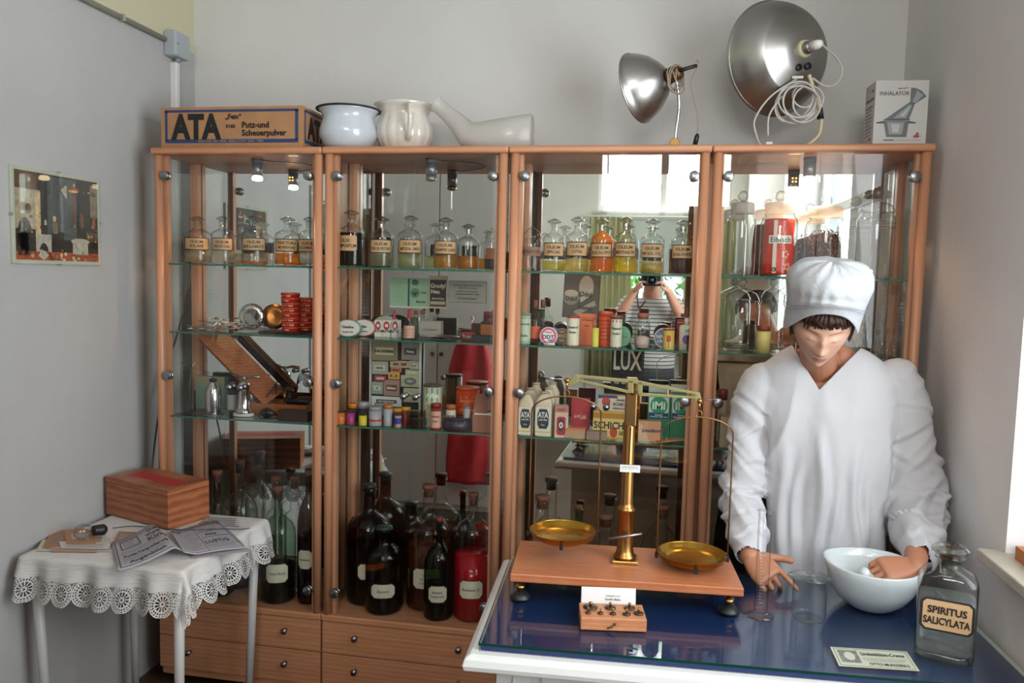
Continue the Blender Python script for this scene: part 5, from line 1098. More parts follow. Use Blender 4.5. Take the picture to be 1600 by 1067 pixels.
# enamel chamber pot
def pot_at(pl, pr, pt, Y): 
    x = at((pl+pr)/2, (pt+227)/2, Y=Y).x; w = at(pr, 190, Y=Y).x-at(pl, 190, Y=Y).x; return x, w, at((pl+pr)/2, pt, Y=Y).z-TZ
Yp = D+.112
x, w, h = pot_at(497, 592, 172, Yp); r = w/2
t = thing('enamel_pot', 'white enamel chamber pot with a black rim on the second cabinet', 'pot', (x, Yp, TZ))
EN = col('c9d0d8', .18, coat=.5)
obj('pot_body', MB().lathe([(0, 0), (r*.55, 0), (r*.74, h*.12), (r*.89, h*.35), (r*.88, h*.52), (r*.80, h*.72), (r*.78, h*.82), (r*.86, h*.93), (r*.97, h*.985), (r*.95, h*.99), (r*.82, h*.92), (r*.75, h*.8), (r*.84, h*.5), (r*.7, h*.14), (0, h*.04)], 48), EN, t)
obj('black_rim', MB().tube([(r*.975*math.cos(a*PI/24), r*.975*math.sin(a*PI/24), h*.99) for a in range(48)], .0035, 8, closed=True), BLACK, t, label='black enamelled rim')
# porcelain pot with ribs and handle
Yp = D+.190
x, w, h = pot_at(586, 678, 165, Yp); r = w/2
PO = col('dcd6cc', .15, coat=.6)
t = thing('porcelain_pot', 'off-white ribbed porcelain chamber pot with a handle, next to the enamel pot', 'pot', (x, Yp, TZ))
rib = lambda r_, z, a: r_*(1-.035*max(0, (math.cos(8*a))**6)*(1 if h*.08 < z < h*.75 else 0))
obj('pot_body', MB().lathe([(0, 0), (r*.58, 0), (r*.62, h*.04), (r*.78, h*.14), (r*.93, h*.35), (r*.92, h*.52), (r*.80, h*.74), (r*.78, h*.82), (r*.88, h*.93), (r*1.0, h*.985), (r*.98, h), (r*.84, h*.93), (r*.74, h*.8), (r*.85, h*.5), (r*.7, h*.14), (0, h*.05)], 96, fn=rib), PO, t)
mb = MB(); ha = -PI/2+.45; c_, s_ = math.cos(ha), math.sin(ha)
mb.tube(smooth([(c_*r*k, s_*r*k, h*z) for k, z in ((.78, .80), (1.02, .90), (1.22, .82), (1.28, .60), (1.12, .34), (.90, .24))]), [.0085]*31, 10); obj('handle', mb, PO, t)
# glass urinal bottle
Yu = D+.12; a = at(832, 221, Y=Yu); b_ = at(678, 165, Y=Yu); L_ = a.x-b_.x; hu = at(820, 179, Y=Yu).z-TZ
t = thing('urine_bottle', 'cloudy glass urinal bottle lying flat with its neck tilted up left', 'glass urinal', (a.x, Yu, TZ))
def ringx(x, zc, ry, rz, e=.7, tilt=0):
    out = []
    for i in range(24):
        q = 2*PI*i/24; yy = math.copysign(abs(math.cos(q))**e, math.cos(q))*ry; zz = math.copysign(abs(math.sin(q))**e, math.sin(q))*rz
        out.append((x-math.sin(tilt)*zz*-1*0+zz*math.sin(tilt), yy, zc+zz*math.cos(tilt)))
    return out
ug = thin_glass('cloudy_glass', (.80, .79, .77), .55, 1.2, .12)
m, nt, b = new_mat('cloudy_urinal_glass'); b.inputs['Base Color'].default_value = srgb('cfcbc6'); b.inputs['Roughness'].default_value = .2
tp = nt.nodes.new('ShaderNodeBsdfTransparent'); tp.inputs['Color'].default_value = (.9, .89, .87, 1); mx = nt.nodes.new('ShaderNodeMixShader'); mx.inputs[0].default_value = .45
nt.links.new(b.outputs[0], mx.inputs[1]); nt.links.new(tp.outputs[0], mx.inputs[2]); nt.links.new(mx.outputs[0], nt.nodes['Material Output'].inputs['Surface'])
hz = hu
rings = [ringx(-.001, hz*.5, .040, hz*.47), ringx(-.006, hz*.5, .048, hz*.5), ringx(-L_*.30, hz*.45, .05, hz*.45, .75), ringx(-L_*.52, hz*.40, .046, hz*.40, .8), ringx(-L_*.66, hz*.48, .038, hz*.36, .9, .45), ringx(-L_*.76, hz*.80, .026, hz*.27, 1, .62), ringx(-L_*.86, hz*1.05, .022, hz*.22, 1, .62), ringx(-L_*.955, hz*1.28, .021, hz*.21, 1, .62), ringx(-L_*.965, hz*1.30, .024, hz*.24, 1, .62), ringx(-L_*.985, hz*1.34, .024, hz*.24, 1, .62)]
obj('glass_body', MB().loft(rings, cap=False).add([], []), m, t)
# heat lamps
def lathe_dir(mb, prof, origin, direction, seg=40, mat=0):
    q = Vector(direction).to_track_quat('Z', 'Y').to_matrix().to_4x4(); return mb.lathe(prof, seg, m=Matrix.Translation(origin) @ q, mat=mat)
ALU = col('b4b2af', .34, 1.)
Yl = D+.075
c1 = at(1020, 128, Y=Yl); base = at(1053, 219, Y=Yl)
t = thing('heat_lamp', 'small aluminium heat lamp with dish turned left and cord wound round its socket', 'heat lamp', (base.x, Yl, TZ))
rel = lambda px, py, dy=0: at(px, py, Y=Yl+dy)-Vector((base.x, Yl, TZ))
dish_dir = Vector((-.80, -.42, -.10)).normalized()     # mouth towards left / viewer a little
mouth = rel(999, 126); back = rel(1046, 122)
rd = (at(1000, 70, Y=Yl).z-at(1000, 183, Y=Yl).z)/2
dirv = Vector((-.86, .42, -.20)).normalized()
org = rel(1044, 120)
ax = (rel(1001, 127)-org).length
ax = .115
prof = [(.016, 0), (.032, .004), (rd*.52, ax*.22), (rd*.76, ax*.48), (rd*.92, ax*.76), (rd, ax), (rd*1.02, ax), (rd*1.02, ax+.004), (rd*.99, ax+.004), (rd*.90, ax*.78), (rd*.74, ax*.52), (rd*.5, ax*.27), (.03, .010), (.016, .008)]
mb = MB(); lathe_dir(mb, prof, org, dirv, 48); obj('reflector_dish', mb, ALU, t, auto=False)
mb = MB(); lathe_dir(mb, [(0, -.05), (.016, -.05), (.022, -.04), (.024, -.01), (.028, -.002), (0, .0)], org, dirv, 24); obj('lamp_socket', mb, col('6a4c2c', .4, .6), t)
so = org-dirv*.028
R_ = random.Random(8)
for k in range(7):
    ph = R_.uniform(0, 6); rr_ = R_.uniform(.024, .036); dz = R_.uniform(-.035, -.004)
    q = dirv.to_track_quat('Z', 'Y').to_matrix(); pts = []
    for a_ in range(24):
        an = 2*PI*a_/24; v = Vector((rr_*math.cos(an), rr_*math.sin(an), -.028+.014*math.sin(an+ph)))
        pts.append(org+q @ v+Vector((0, 0, dz*(1 if math.sin(an) < 0 else .3))))
    obj('cord_loop', MB().tube(pts, .0022, 6, closed=True), col('9c8c7e', .7), t)
obj('switch_handle', MB().tube([so+Vector((.012, -.02, .006)), so+Vector((.025, -.025, .008)), so+Vector((.066, -.03, .018))], [.008, .0065, .006], 12), BLACK, t)
pts = [rel(1089, 94, -.02), rel(1091, 101, -.03), rel(1080, 128, -.03), rel(1084, 150, -.03), rel(1091, 185, -.03), rel(1090, 210, -.03)]
obj('hanging_cord', MB().tube(smooth(pts), .0022, 6), col('9c8c7e', .7), t)
obj('plug', MB().tube([rel(1090, 209, -.03), rel(1089, 213, -.03), Vector((rel(1086, 220, -.03).x, -.03, .006))], [.004, .008, .008], 10), BLACK, t)
obj('stem', MB().tube(smooth([so+Vector((0, 0, -.01)), rel(1061, 158), rel(1060, 180), rel(1057, 200), Vector((.004, 0, .022))]), .0052, 10), CHROME, t)
obj('pivot_bracket', MB().prism([(-.022, 0), (.016, 0), (.020, .018), (.012, .034), (-.004, .034), (-.012, .024)], -.008, .008, m=Matrix.Rotation(PI/2, 4, 'X')), col('8a6a3c', .4, .7), t, bevel=.002)
obj('base_disc', MB().lathe([(0, 0), (.060, 0), (.060, .003), (.045, .0065), (.0, .008)], 40, c=(-.02, 0, 0)), col('9c7a54', .4, .5), t)
# large heat lamp
Yb = D+.14; b0 = at(1236, 222, Y=Yb)
t = thing('large_heat_lamp', 'big round aluminium heat lamp seen from behind with coiled white cord', 'heat lamp', (b0.x, Yb, TZ))
rel = lambda px, py, dy=0: at(px, py, Y=Yb+dy)-Vector((b0.x, Yb, TZ))
rd = (at(1222, -2, Y=Yb).z-at(1222, 179, Y=Yb).z)/2
dirv = Vector((-.52, .84, .02)).normalized()
bk = rel(1270, 86, -.03); ax = .14
prof = [(.03, 0), (.05, .0), (rd*.40, ax*.06), (rd*.66, ax*.24), (rd*.70, ax*.26), (rd*.73, ax*.34), (rd*.78, ax*.38), (rd*.80, ax*.46), (rd*.85, ax*.51), (rd*.87, ax*.60), (rd*.915, ax*.66), (rd*.93, ax*.76), (rd*.97, ax*.84), (rd*.98, ax*.98), (rd*1.01, ax), (rd*1.01, ax*1.03), (rd*.965, ax*.95), (rd*.80, ax*.52), (rd*.62, ax*.25), (rd*.38, ax*.1), (.03, .01)]
cc = rel(1222, 88, 0); org = cc-dirv*(ax*.72)
mb = MB(); lathe_dir(mb, prof, org, dirv, 64); obj('reflector_dish', mb, ALU, t)
sk = org+Vector((.030, 0, 0))*0
mb = MB(); lathe_dir(mb, [(0, -.012), (.026, -.012), (.028, 0), (.028, .004), (0, .004)], org, dirv, 28); obj('socket_collar', mb, col('c8bc9c', .5), t)
mb = MB(); lathe_dir(mb, [(0, -.035), (.017, -.035), (.02, -.02), (.02, -.012), (0, -.012)], org, dirv, 28); obj('socket', mb, STEEL, t)
pg = org-dirv*.055
mb = MB(); lathe_dir(mb, [(0, -.022), (.010, -.02), (.014, -.008), (.017, .018), (0, .018)], pg, dirv, 16); obj('white_plug', mb, WHITE, t)
for dx in (-.013, .013):
    mb = MB(); lathe_dir(mb, [(0, -.003), (.011, -.003), (.011, .008), (0, .008)], org+Vector((dx, -.012-dx*.5, -.058)), dirv, 20); obj('vent_knob', mb, BLACK, t)
CW_ = col('c4bfb8', .5)
pts = [pg-dirv*.018, rel(1308, 92, -.09), rel(1316, 112, -.10), rel(1306, 132, -.09), rel(1288, 134, -.08), rel(1270, 122, -.08)]
obj('plug_cord', MB().tube(smooth(pts), .0032, 8), CW_, t)
R_ = random.Random(12); ce = rel(1252, 160, -.07)
for k, (cx_, cz_, ra, rb, tl) in enumerate(((1240, 160, .066, .052, .9), (1244, 163, .060, .060, .5), (1250, 158, .050, .055, .2), (1256, 150, .034, .036, 0), (1262, 158, .045, .050, -.4), (1246, 156, .056, .058, 1.2), (1252, 162, .052, .062, .8))):
    c_ = rel(cx_, cz_, -.075-.004*k)
    pts = []
    for a_ in range(36):
        an = 2*PI*a_/36; u, v = ra*math.cos(an), rb*math.sin(an); pts.append(c_+Vector((u*math.cos(tl)-v*math.sin(tl), .008*math.sin(an*2+k), max(u*math.sin(tl)+v*math.cos(tl), .006-c_.z))))
    obj('cord_coil', MB().tube(pts, .0030, 8, closed=True), CW_, t)
pts = [rel(1250, 120, -.08), rel(1205, 150, -.09), rel(1180, 185, -.09), rel(1181, 208, -.08), Vector((rel(1192, 221, -.08).x, -.08, .006)), Vector((rel(1225, 221, -.08).x, -.085, .005))]
obj('loose_cord', MB().tube(smooth(pts), .0030, 8), CW_, t)
pts = [rel(1222, 150, -.09), rel(1202, 180, -.09), rel(1200, 212, -.085)]
obj('loose_cord', MB().tube(smooth(pts), .0030, 8), CW_, t)
obj('cord_plug', MB().box((rel(1202, 217, -.08).x, -.08, .009), (.022, .014, .017)), WHITE, t, bevel=.003)
obj('inline_switch', MB().box(rel(1246, 121, -.085), (.036, .012, .009)), col('d8d2c8', .4), t, bevel=.003)
obj('stand_arm', MB().tube(smooth([org+Vector((.02, 0, -.08)), rel(1281, 172, -.05), rel(1283, 195, -.05), rel(1278, 213, -.045), Vector((.035, -.04, .007)), Vector((0, -.02, .006))]), .0062, 10), col('d2c2a0', .4), t)
obj('arm_joint', MB().tube([rel(1281, 160, -.05), rel(1282, 186, -.05)], [.006, .011], 12), BLACK, t)
obj('base_ring', MB().lathe([(0, 0), (.075, 0), (.078, .004), (.07, .006), (0, .006)], 48, c=(-.01, .01, 0)), col('9a8468', .45, .3), t)
# inhalator box
fl = at(1362, 228, Y=D+.03); fr = at(1446, 229, Y=D+.03); hb = at(1400, 125, Y=D+.03).z-TZ; wb = fr.x-fl.x; dpt = .10
t = thing('inhaler_carton', 'white carton printed INHALATOR with a grey picture on the right cabinet top', 'carton', ((fl.x+fr.x)/2, D+.03+dpt/2+.004, TZ), .04)
mats = [col('cfcdcb', .5), col('3c4248', .5), col('6f7577', .45), col('9da2a3', .45), col('c2463c', .5), col('2f7a50', .5), col('4c5254', .45), col('c2c6c6', .4)]
obj('box_body', MB().b2((-wb/2, -dpt/2, 0), (wb/2, dpt/2, hb)), mats[0], t, bevel=.001)
mb = MB(); E = lambda u, v, e=.0006: ((u-.5)*wb, -dpt/2-e, v*hb)
def pg_(pts, mat, e=.0006): mb.add([E(u, v, e) for u, v in pts], [tuple(range(len(pts)))], mat)
pg_([(.18, .38), (.66, .38), (.63, .13), (.25, .13)], 2); pg_([(.25, .36), (.58, .36), (.54, .17), (.30, .17)], 3, .0008); pg_([(.33, .33), (.50, .33), (.47, .2), (.36, .2)], 7, .001)
pg_([(.04, .355), (.18, .375), (.2, .34), (.05, .34)], 6); pg_([(.66, .375), (.80, .355), (.79, .34), (.65, .34)], 6)
pg_([(.18, .385), (.68, .385), (.68, .40), (.18, .40)], 6, .001)
pg_([(.2, .40), (.66, .40), (.76, .66), (.66, .67)], 2); pg_([(.36, .42), (.60, .42), (.70, .62), (.64, .62)], 3, .0008); pg_([(.48, .45), (.56, .45), (.68, .6), (.66, .6)], 7, .001)
pg_([(.66, .66), (.74, .63), (.96, .75), (.86, .84), (.74, .88), (.66, .885)], 2); pg_([(.70, .66), (.76, .65), (.90, .77), (.78, .84)], 3, .0008)
letter(mb, 'INHALATOR', wb*(.36-.5), hb*.80, hb*.085, 1, lambda u, v: (u, -dpt/2-.0012, v), wb*.55, .005)
pg_([(.42, .865), (.52, .87), (.52, .88), (.42, .88)], 5); pg_([(.52, .865), (.62, .88), (.62, .89), (.52, .88)], 4)
for du in (0, .035, .07): pg_([(.76+du, .115), (.785+du, .115), (.83+du*.4, .20), (.815+du*.4, .20)], 4)
pg_([(.75, .14), (.90, .14), (.90, .15), (.75, .15)], 1, .0008); pg_([(.20, .075), (.40, .075), (.40, .09), (.20, .09)], 1); pg_([(.42, .078), (.90, .078), (.90, .086), (.42, .086)], 3)
obj('front_print', mb, mats, t)
mb = MB(); S_ = lambda u, v: (-wb/2-.0008, (.5-u)*dpt, v*hb)
letter(mb, 'INHALATOR', 0, hb*.74, hb*.07, 1, lambda u, v: (-wb/2-.0012, -u, v), dpt*.8, .01)
for i in range(9): mb.add([S_(.15, .62-.055*i), S_(.85-.1*(i % 3), .62-.055*i), S_(.85-.1*(i % 3), .635-.055*i), S_(.15, .635-.055*i)], [(0, 1, 2, 3)], 2)
mb.add([S_(.6, .86), S_(.85, .86), S_(.85, .89), S_(.6, .88)], [(0, 1, 2, 3)], 4); mb.add([S_(.55, .10), S_(.8, .10), S_(.68, .16)], [(0, 1, 2)], 4)
obj('side_print', mb, mats, t)
# ------------------------------------------------------------ white counter with blue top
CT = .74                                  # glass surface
A = at(748, 1004, Z=CT); RZ = math.radians(2.6)
PW = col('dcdcda', .35, bump=.15, scale=30)
CW2, CD = 1.185, .560
t = thing('counter_desk', 'white painted desk with moulded rim in front of the right-hand cabinets', 'desk', (A.x, A.y, ZF), RZ)
H0 = .705-ZF
def ring_rim(mb, x0, y0, x1, y1, wd, z0, z1):
    prof = [(0, z0), (wd*.9, z0), (wd, z0+(z1-z0)*.35), (wd*.85, z0+(z1-z0)*.8), (wd*.5, z1), (0, z1)]
    pts = []
    cs = [(x0, y0, -1, -1), (x1, y0, 1, -1), (x1, y1, 1, 1), (x0, y1, -1, 1)]
    rings = [[(cx+sx*o, cy_+sy*o, z) for o, z in prof] for cx, cy_, sx, sy in cs]
    n = len(prof); vs = [p for r in rings for p in r]; fs = []
    for i in range(4):
        j = (i+1) % 4
        for k in range(n): fs.append((i*n+k, j*n+k, j*n+(k+1) % n, i*n+(k+1) % n))
    mb.add(vs, fs, 0, False)
o = MB(); o.b2((0, 0, H0-.022), (CW2, CD, H0+.014)); ring_rim(o, 0, 0, CW2, CD, .032, H0-.020, H0+.016); obj('top_rim', o, PW, t, bevel=.003, fixn=True)
bx0, by0, bx1, by1 = .04, .05, CW2-.04, CD-.04
obj('desk_body', MB().b2((bx0, by0, .0), (bx1, by1, H0-.0225)), PW, t, bevel=.002)
for x in (bx0, bx1-.075):
    p = obj('corner_pilaster', MB().b2((x-.004, by0-.012, .02), (x+.079, by0+.0, H0-.025)), PW, t, bevel=.002)
    mb = MB()
    mb.add([(x+.008, by0-.0125, H0-.16), (x+.037, by0-.030, H0-.10), (x+.067, by0-.0125, H0-.16), (x+.037, by0-.013, H0-.05), (x+.037, by0-.013, H0-.22)], [(0, 1, 3), (1, 2, 3), (0, 4, 1), (1, 4, 2)])
    obj('carved_diamond', mb, PW, p)
mb = MB(); px0, px1, pz0, pz1 = bx0+.10, bx1-.10, .08, H0-.05
for lo, hi in (((px0, by0-.010, pz1-.03), (px1, by0, pz1)), ((px0, by0-.010, pz0), (px1, by0, pz0+.03)), ((px0, by0-.010, pz0+.031), (px0+.03, by0, pz1-.031)), ((px1-.03, by0-.010, pz0+.031), (px1, by0, pz1-.031))): mb.b2(lo, hi)
obj('front_panel_frame', mb, PW, t, bevel=.004)
zb = .705+.0165
m, nt, b = new_mat('blue_desk_cover'); b.inputs['Base Color'].default_value = srgb('1f3468'); b.inputs['Roughness'].default_value = .35
bc = obj('blue_desk_cover', MB().b2((.004, .003, 0), (CW2-.006, CD-.004, .011)), m, loc=(A.x, A.y, zb), rz=RZ, bevel=.002)
tag(bc, 'dark blue cover lying on the white desk beneath the glass plate', 'desk cover')
GT = new_mat('table_plate_glass')[0]; _mc.clear if False else None
gp = obj('glass_plate', MB().b2((0, 0, 0), (CW2, CD, .0062)), [thin_glass('table_plate', (.93, .98, .95), .8, 1.2)], loc=(A.x, A.y, CT-.0066), rz=RZ)
tag(gp, 'clear glass plate with green edge covering the blue desk top', 'glass plate')
mb = MB(); mb.b2((-.0006, -.0008, 0), (CW2, -.0001, .0062)).b2((-.0008, 0, 0), (-.0001, CD, .0062)); obj('polished_edge', mb, col('0c3a30', .15), gp, label='dark green polished edge')

# ---- brass scales on a wooden board
ZBD = CT+.072
f0 = at(797, 908, Z=ZBD-.02); f1 = at(1162, 932, Z=ZBD-.02); b0 = at(815, 848, Z=ZBD)
BW = (f1-f0).length; BD = .255; BRZ = math.atan2(f1.y-f0.y, f1.x-f0.x)
t = thing('balance_scale', 'antique brass beam balance on a reddish wooden board with two pans', 'scales', (f0.x, f0.y, CT), BRZ)
RW = wood('red_pearwood', 'a8603c', 'c27c54', .32, (3, 12, 12), 2, .35)
zt = ZBD-CT
obj('base_board', MB().b2((0, 0, zt-.021), (BW, BD, zt)), RW, t, bevel=.002)
for x in (.025, BW-.030):
    for y in (.025, BD-.03):
        ft = obj('levelling_foot', MB().lathe([(.0, .0), (.026, .0), (.027, .004), (.018, .012), (.009, .020), (0, .020)], 24, c=(x, y, .0004)), BLACK, t)
        obj('brass_screw', MB().lathe([(.005, .0206), (.005, .026), (.013, .027), (.013, .035), (.006, .036), (.006, zt-.0212)], 20, c=(x, y, 0)), BRASS, ft)
M_inv = Matrix.Translation((f0.x, f0.y, CT)) @ Matrix.Rotation(BRZ, 4, 'Z'); M_inv = M_inv.inverted()
def L(px, py, yy):   # local point at the given local depth yy
    # plane of constant local y
    n = Vector((-math.sin(BRZ), math.cos(BRZ), 0)); p0 = Vector((f0.x, f0.y, CT))+n*yy
    v = _f+_r*((px-800)/F)-_u*((py-533.5)/F); k = (p0-CAM).dot(n)/v.dot(n)
    return M_inv @ (CAM+v*k)
yc = .145
cb = L(976, 868, yc-.0); cx = cb.x
obj('column_foot', MB().b2((cx-.034, yc-.034, zt+.0002), (cx+.034, yc+.034, zt+.009)), BRASS, t, bevel=.002)
ctop = L(986, 650, yc).z
BR2 = col('a87a48', .30, 1.)
pr_ = [(0, 0), (.030, 0), (.030, .006), (.024, .012), (.023, .018), (.022, .020)]
zsh = L(980, 797, yc).z-zt-.009
obj('column', MB().lathe(pr_+[(.0215, zsh-.002), (.024, zsh), (.024, zsh+.006), (.019, zsh+.010), (.0165, zsh+.02), (.0150, ctop-zt-.025), (.0125, ctop-zt-.01), (0, ctop-zt-.01)], 32, c=(cx, yc, zt+.0092)), BR2, t)
hz0, hz1 = L(986, 665, yc).z, L(990, 590, yc).z
obj('column_head', MB().box((cx+.002, yc, (hz0+hz1)/2), (.030, .030, (hz1-hz0))), col('8a6a44', .35, 1.), t, bevel=.003)
obj('pivot_screw', MB().lathe([(0, 0), (.005, 0), (.006, -.008), (0, -.011)], 14, m=Matrix.Translation((cx+.004, yc-.016, L(990, 612, yc).z)) @ Matrix.Rotation(-PI/2, 4, 'X')), BR2, t)
s0 = L(960, 838, yc-.03); s1 = L(1002, 836, yc-.05)
obj('arrest_lever', MB().tube([L(950, 842, yc-.032), L(1003, 834, yc-.032)], .0034, 10), STEEL, t)
sc0, sc1 = L(969, 726, yc-.022), L(1000, 739, yc-.022)
mb = MB(); mb.b2((sc0.x, yc-.020, sc1.z), (sc1.x, yc-.0185, sc0.z)); w_ = sc1.x-sc0.x
for i in range(13): mb.add([(sc0.x+w_*(.12+.062*i)+d_, yc-.0203, z_) for d_, z_ in ((-.0003, sc0.z-.003), (.0003, sc0.z-.003), (.0003, sc0.z-.009-(.003 if i % 3 == 0 else 0)), (-.0003, sc0.z-.009-(.003 if i % 3 == 0 else 0)))], [(0, 1, 2, 3)], 1)
obj('reading_scale', mb, [col('d8d8d4', .5), BLACK], t, label='small white ruled reading plate')
obj('pointer', MB().tube([(cx+.003, yc-.018, hz0), (cx+.001, yc-.0185, sc1.z-.006)], [.002, .001], 6), BLACK, t)
# beam: open truss bar, green-yellow lacquered brass
PB = col('989064', .4, .75)
def P2(px, py): q = L(px, py, yc-.028); return (q.x, q.z)
def bar(p, q, w0, w1):
    d = Vector((q[0]-p[0], q[1]-p[1])); n = Vector((-d.y, d.x)).normalized()
    return [(p[0]-n.x*w0, p[1]-n.y*w0), (q[0]-n.x*w1, q[1]-n.y*w1), (q[0]+n.x*w1, q[1]+n.y*w1), (p[0]+n.x*w0, p[1]+n.y*w0)]
mb = MB(); MX = Matrix(((1, 0, 0, 0), (0, 0, -1, yc-.028), (0, 1, 0, 0), (0, 0, 0, 1)))
K = P2
for p, q, a_, b_ in ((K(899, 587), K(990, 596), .0036, .0045), (K(990, 596), K(1092, 615), .0045, .0036), (K(903, 594), K(982, 612), .0028, .004), (K(998, 616), K(1088, 621), .004, .0028), (K(1043, 603), K(1043, 618), .002, .002), (K(985, 594), K(985, 614), .007, .007), (K(1000, 596), K(1000, 616), .006, .006)):
    mb.prism(bar(p, q, a_, b_), -.004, .004, m=MX)
mb.prism([K(886, 600), K(898, 585), K(905, 586), (K(903, 600)[0], K(903, 598)[1]), K(896, 602)], -.0042, .0042, m=MX)
mb.prism([K(1085, 613), K(1093, 613), K(1097, 630), K(1086, 628)], -.0042, .0042, m=MX)
obj('beam', mb, PB, t, bevel=.0008, fixn=True)
def strap(px, py, side, pcx, pcy, pw, rimpx, nm):
    """hanger, bow and pan"""
    e = L(px, py, yc-.030)
    obj('knife_edge', MB().sph((e.x, yc-.030, e.z+.006), .0075).tube([(e.x, yc-.03, e.z+.004), (e.x, yc-.03, e.z-.018)], [.004, .002], 8), BR2, t)
    a_ = L(px+side*4, py-2, yc-.03); b_ = L(px+side*34, py-2+ (1 if side > 0 else -6)*0, yc-.03)
    obj('balance_screw', MB().tube([(a_.x, yc-.03, a_.z+.006), (b_.x, yc-.03, a_.z+.007)], .0015, 6).tube([(a_.x+(b_.x-a_.x)*.55, yc-.03, a_.z+.0066), (b_.x, yc-.03, a_.z+.007)], [.004, .0022], 10), STEEL, t)
    hk = (e.x, e.z-.018)
    mb = MB(); mb.tube([(e.x+.007*math.cos(k*PI/8), yc-.03, e.z-.028+.009*math.sin(k*PI/8)) for k in range(16)], .0013, 6, closed=True); obj('hook_ring', mb, BR2, t)
    # pan
    pc = L(pcx, pcy, yc-.01); Rp = pw
    top = e.z-.036; zp = pc.z
    n = 28; pts = []
    hw = Rp*1.02; bowz = .048
    for k in range(n+1):
        an = PI*k/n; pts.append((e.x-hw*math.cos(an), yc-.030+.02*(1-math.sin(an)), top-bowz+bowz*math.sin(an)))
    cxp = e.x
    pts = [(cxp-hw, yc-.01, zp-.002), (cxp-hw, yc-.012, (zp+top-bowz)/2)]+pts+[(cxp+hw, yc-.012, (zp+top-bowz)/2), (cxp+hw, yc-.01, zp-.002)]
    obj('pan_bow', MB().tube(pts, .0021, 8), col('8f6a48', .4, .9), t)
    p = obj('pan', MB().lathe([(0, -.022), (Rp*.72, -.020), (Rp*.93, -.010), (Rp*.985, .004), (Rp, .0045), (Rp*.96, .003), (Rp*.90, -.007), (Rp*.70, -.0165), (0, -.0175)], 56, c=(cxp, yc-.01, zp)), col('c0933c', .26, 1.), t, label='round brass pan')
    for dx, dy in ((-hw, 0), (hw, 0), (0, -Rp)):
        obj('pan_clip', MB().box((cxp+dx, yc-.01+dy, zp-.008 if dy == 0 else zp-.012), (.009, .009, .013)), BLACK, p)
    return cxp
rp = (L(929, 830, yc-.01).x-L(824, 830, yc-.01).x)/2
strap(886, 598, -1, 877, 830, rp, None, 'left'); strap(1093, 630, 1, 1085, 866, rp, None, 'right')

# ---- small things on the counter
def placed(px, py, z=CT): q = at(px, py, Z=z); return q
q = placed(958, 985)
f0_ = at(907, 984, Z=CT); f1_ = at(1010, 988, Z=CT); ww = (f1_-f0_).length; wr = math.atan2(f1_.y-f0_.y, f1_.x-f0_.x)
t = thing('weight_block', 'small reddish wooden block holding round brass weights below the scales', 'weight set', (f0_.x, f0_.y, CT+.0003), wr)
hb = .030; dp = .085
obj('wood_block', MB().b2((0, 0, 0), (ww, dp, hb)), wood('light_pear', 'b4704a', 'd0946a', .45, (3, 14, 14), 1.5, .4), t, bevel=.0015)
obj('brass_hook', MB().tube([(ww*.40, -.002, .007), (ww*.46, -.004, .010), (ww*.52, -.003, .017)], .0016, 6).sph((ww*.52, -.003, .018), .003), col('5a4a3c', .5, .6), t)
DW = col('54493c', .42, .7)
for i, (fx, fy, rr_) in enumerate(((.17, .66, .0175), (.48, .68, .0135), (.78, .70, .0135), (.12, .28, .0068), (.31, .28, .0068), (.50, .28, .0075), (.71, .28, .0095), (.90, .36, .0115))):
    tag_l = ('largest disc weight at the left end of the rear row', 'middle disc weight of the rear row', 'right disc weight of the rear row', 'tiny disc weight at the left end of the front row', 'second tiny disc weight of the front row', 'third disc weight of the front row', 'fourth disc weight of the front row', 'disc weight at the right end of the front row')[i]
    w_ = thing('brass_weight', tag_l+' in the wooden block', 'weight', tuple(Matrix.Translation((f0_.x, f0_.y, CT+.0003)) @ Matrix.Rotation(wr, 4, 'Z') @ Vector((ww*fx, dp*fy, hb+.0004))), 0, 'disc weights in the wooden block')
    obj('disc', MB().lathe([(0, 0), (rr_, 0), (rr_, .003), (rr_*.5, .0045), (0, .0045)], 20), DW, w_); obj('knob', MB().lathe([(rr_*.2, .0046), (rr_*.15, .009), (rr_*.3, .011), (rr_*.25, .014), (0, .015)], 12), BRASS, w_)
# folded card behind / above the block
c0 = at(908, 949, Z=CT+.034); 
t0_ = Matrix.Translation((f0_.x, f0_.y, CT)) @ Matrix.Rotation(wr, 4, 'Z')
cA = t0_.inverted() @ at(908, 946, Z=CT+.033)
cw = (at(996, 948, Y=c0.y).x-c0.x); chh = at(908, 921, Y=c0.y+.008).z-at(908, 947, Y=c0.y).z
_q = at(908, 949, Y=f0_.y+.083)
t = thing('name_card', 'small folded white card with italic writing standing just behind the weight block', 'card', (_q.x, f0_.y+.089, CT+.0004), wr)
ys = -.0; chh = at(908, 921, Y=f0_.y+.09).z-CT; mb = MB(); mb.add([(0, ys, 0), (cw, ys, 0), (cw, ys+.012, chh*1.05), (0, ys+.012, chh*1.05), (cw, ys+.034, 0.001), (0, ys+.034, 0.001)], [(0, 1, 2, 3), (3, 2, 4, 5)])
o = obj('folded_paper', mb, col('dedcdc', .6), t); o.modifiers.new('thick', 'SOLIDIFY').thickness = .0004
sl = lambda u, v: (u, ys+.012*v/(chh*1.05)-.0012, v)
mb = MB(); letter(mb, 'Leihgabe von', cw*.58, chh*.74, chh*.11, 0, sl, cw*.5, 0); letter(mb, 'Familie Blaha', cw*.58, chh*.60, chh*.12, 0, sl, cw*.5, .02); obj('lettering', mb, col('6a6a70', .6), t)
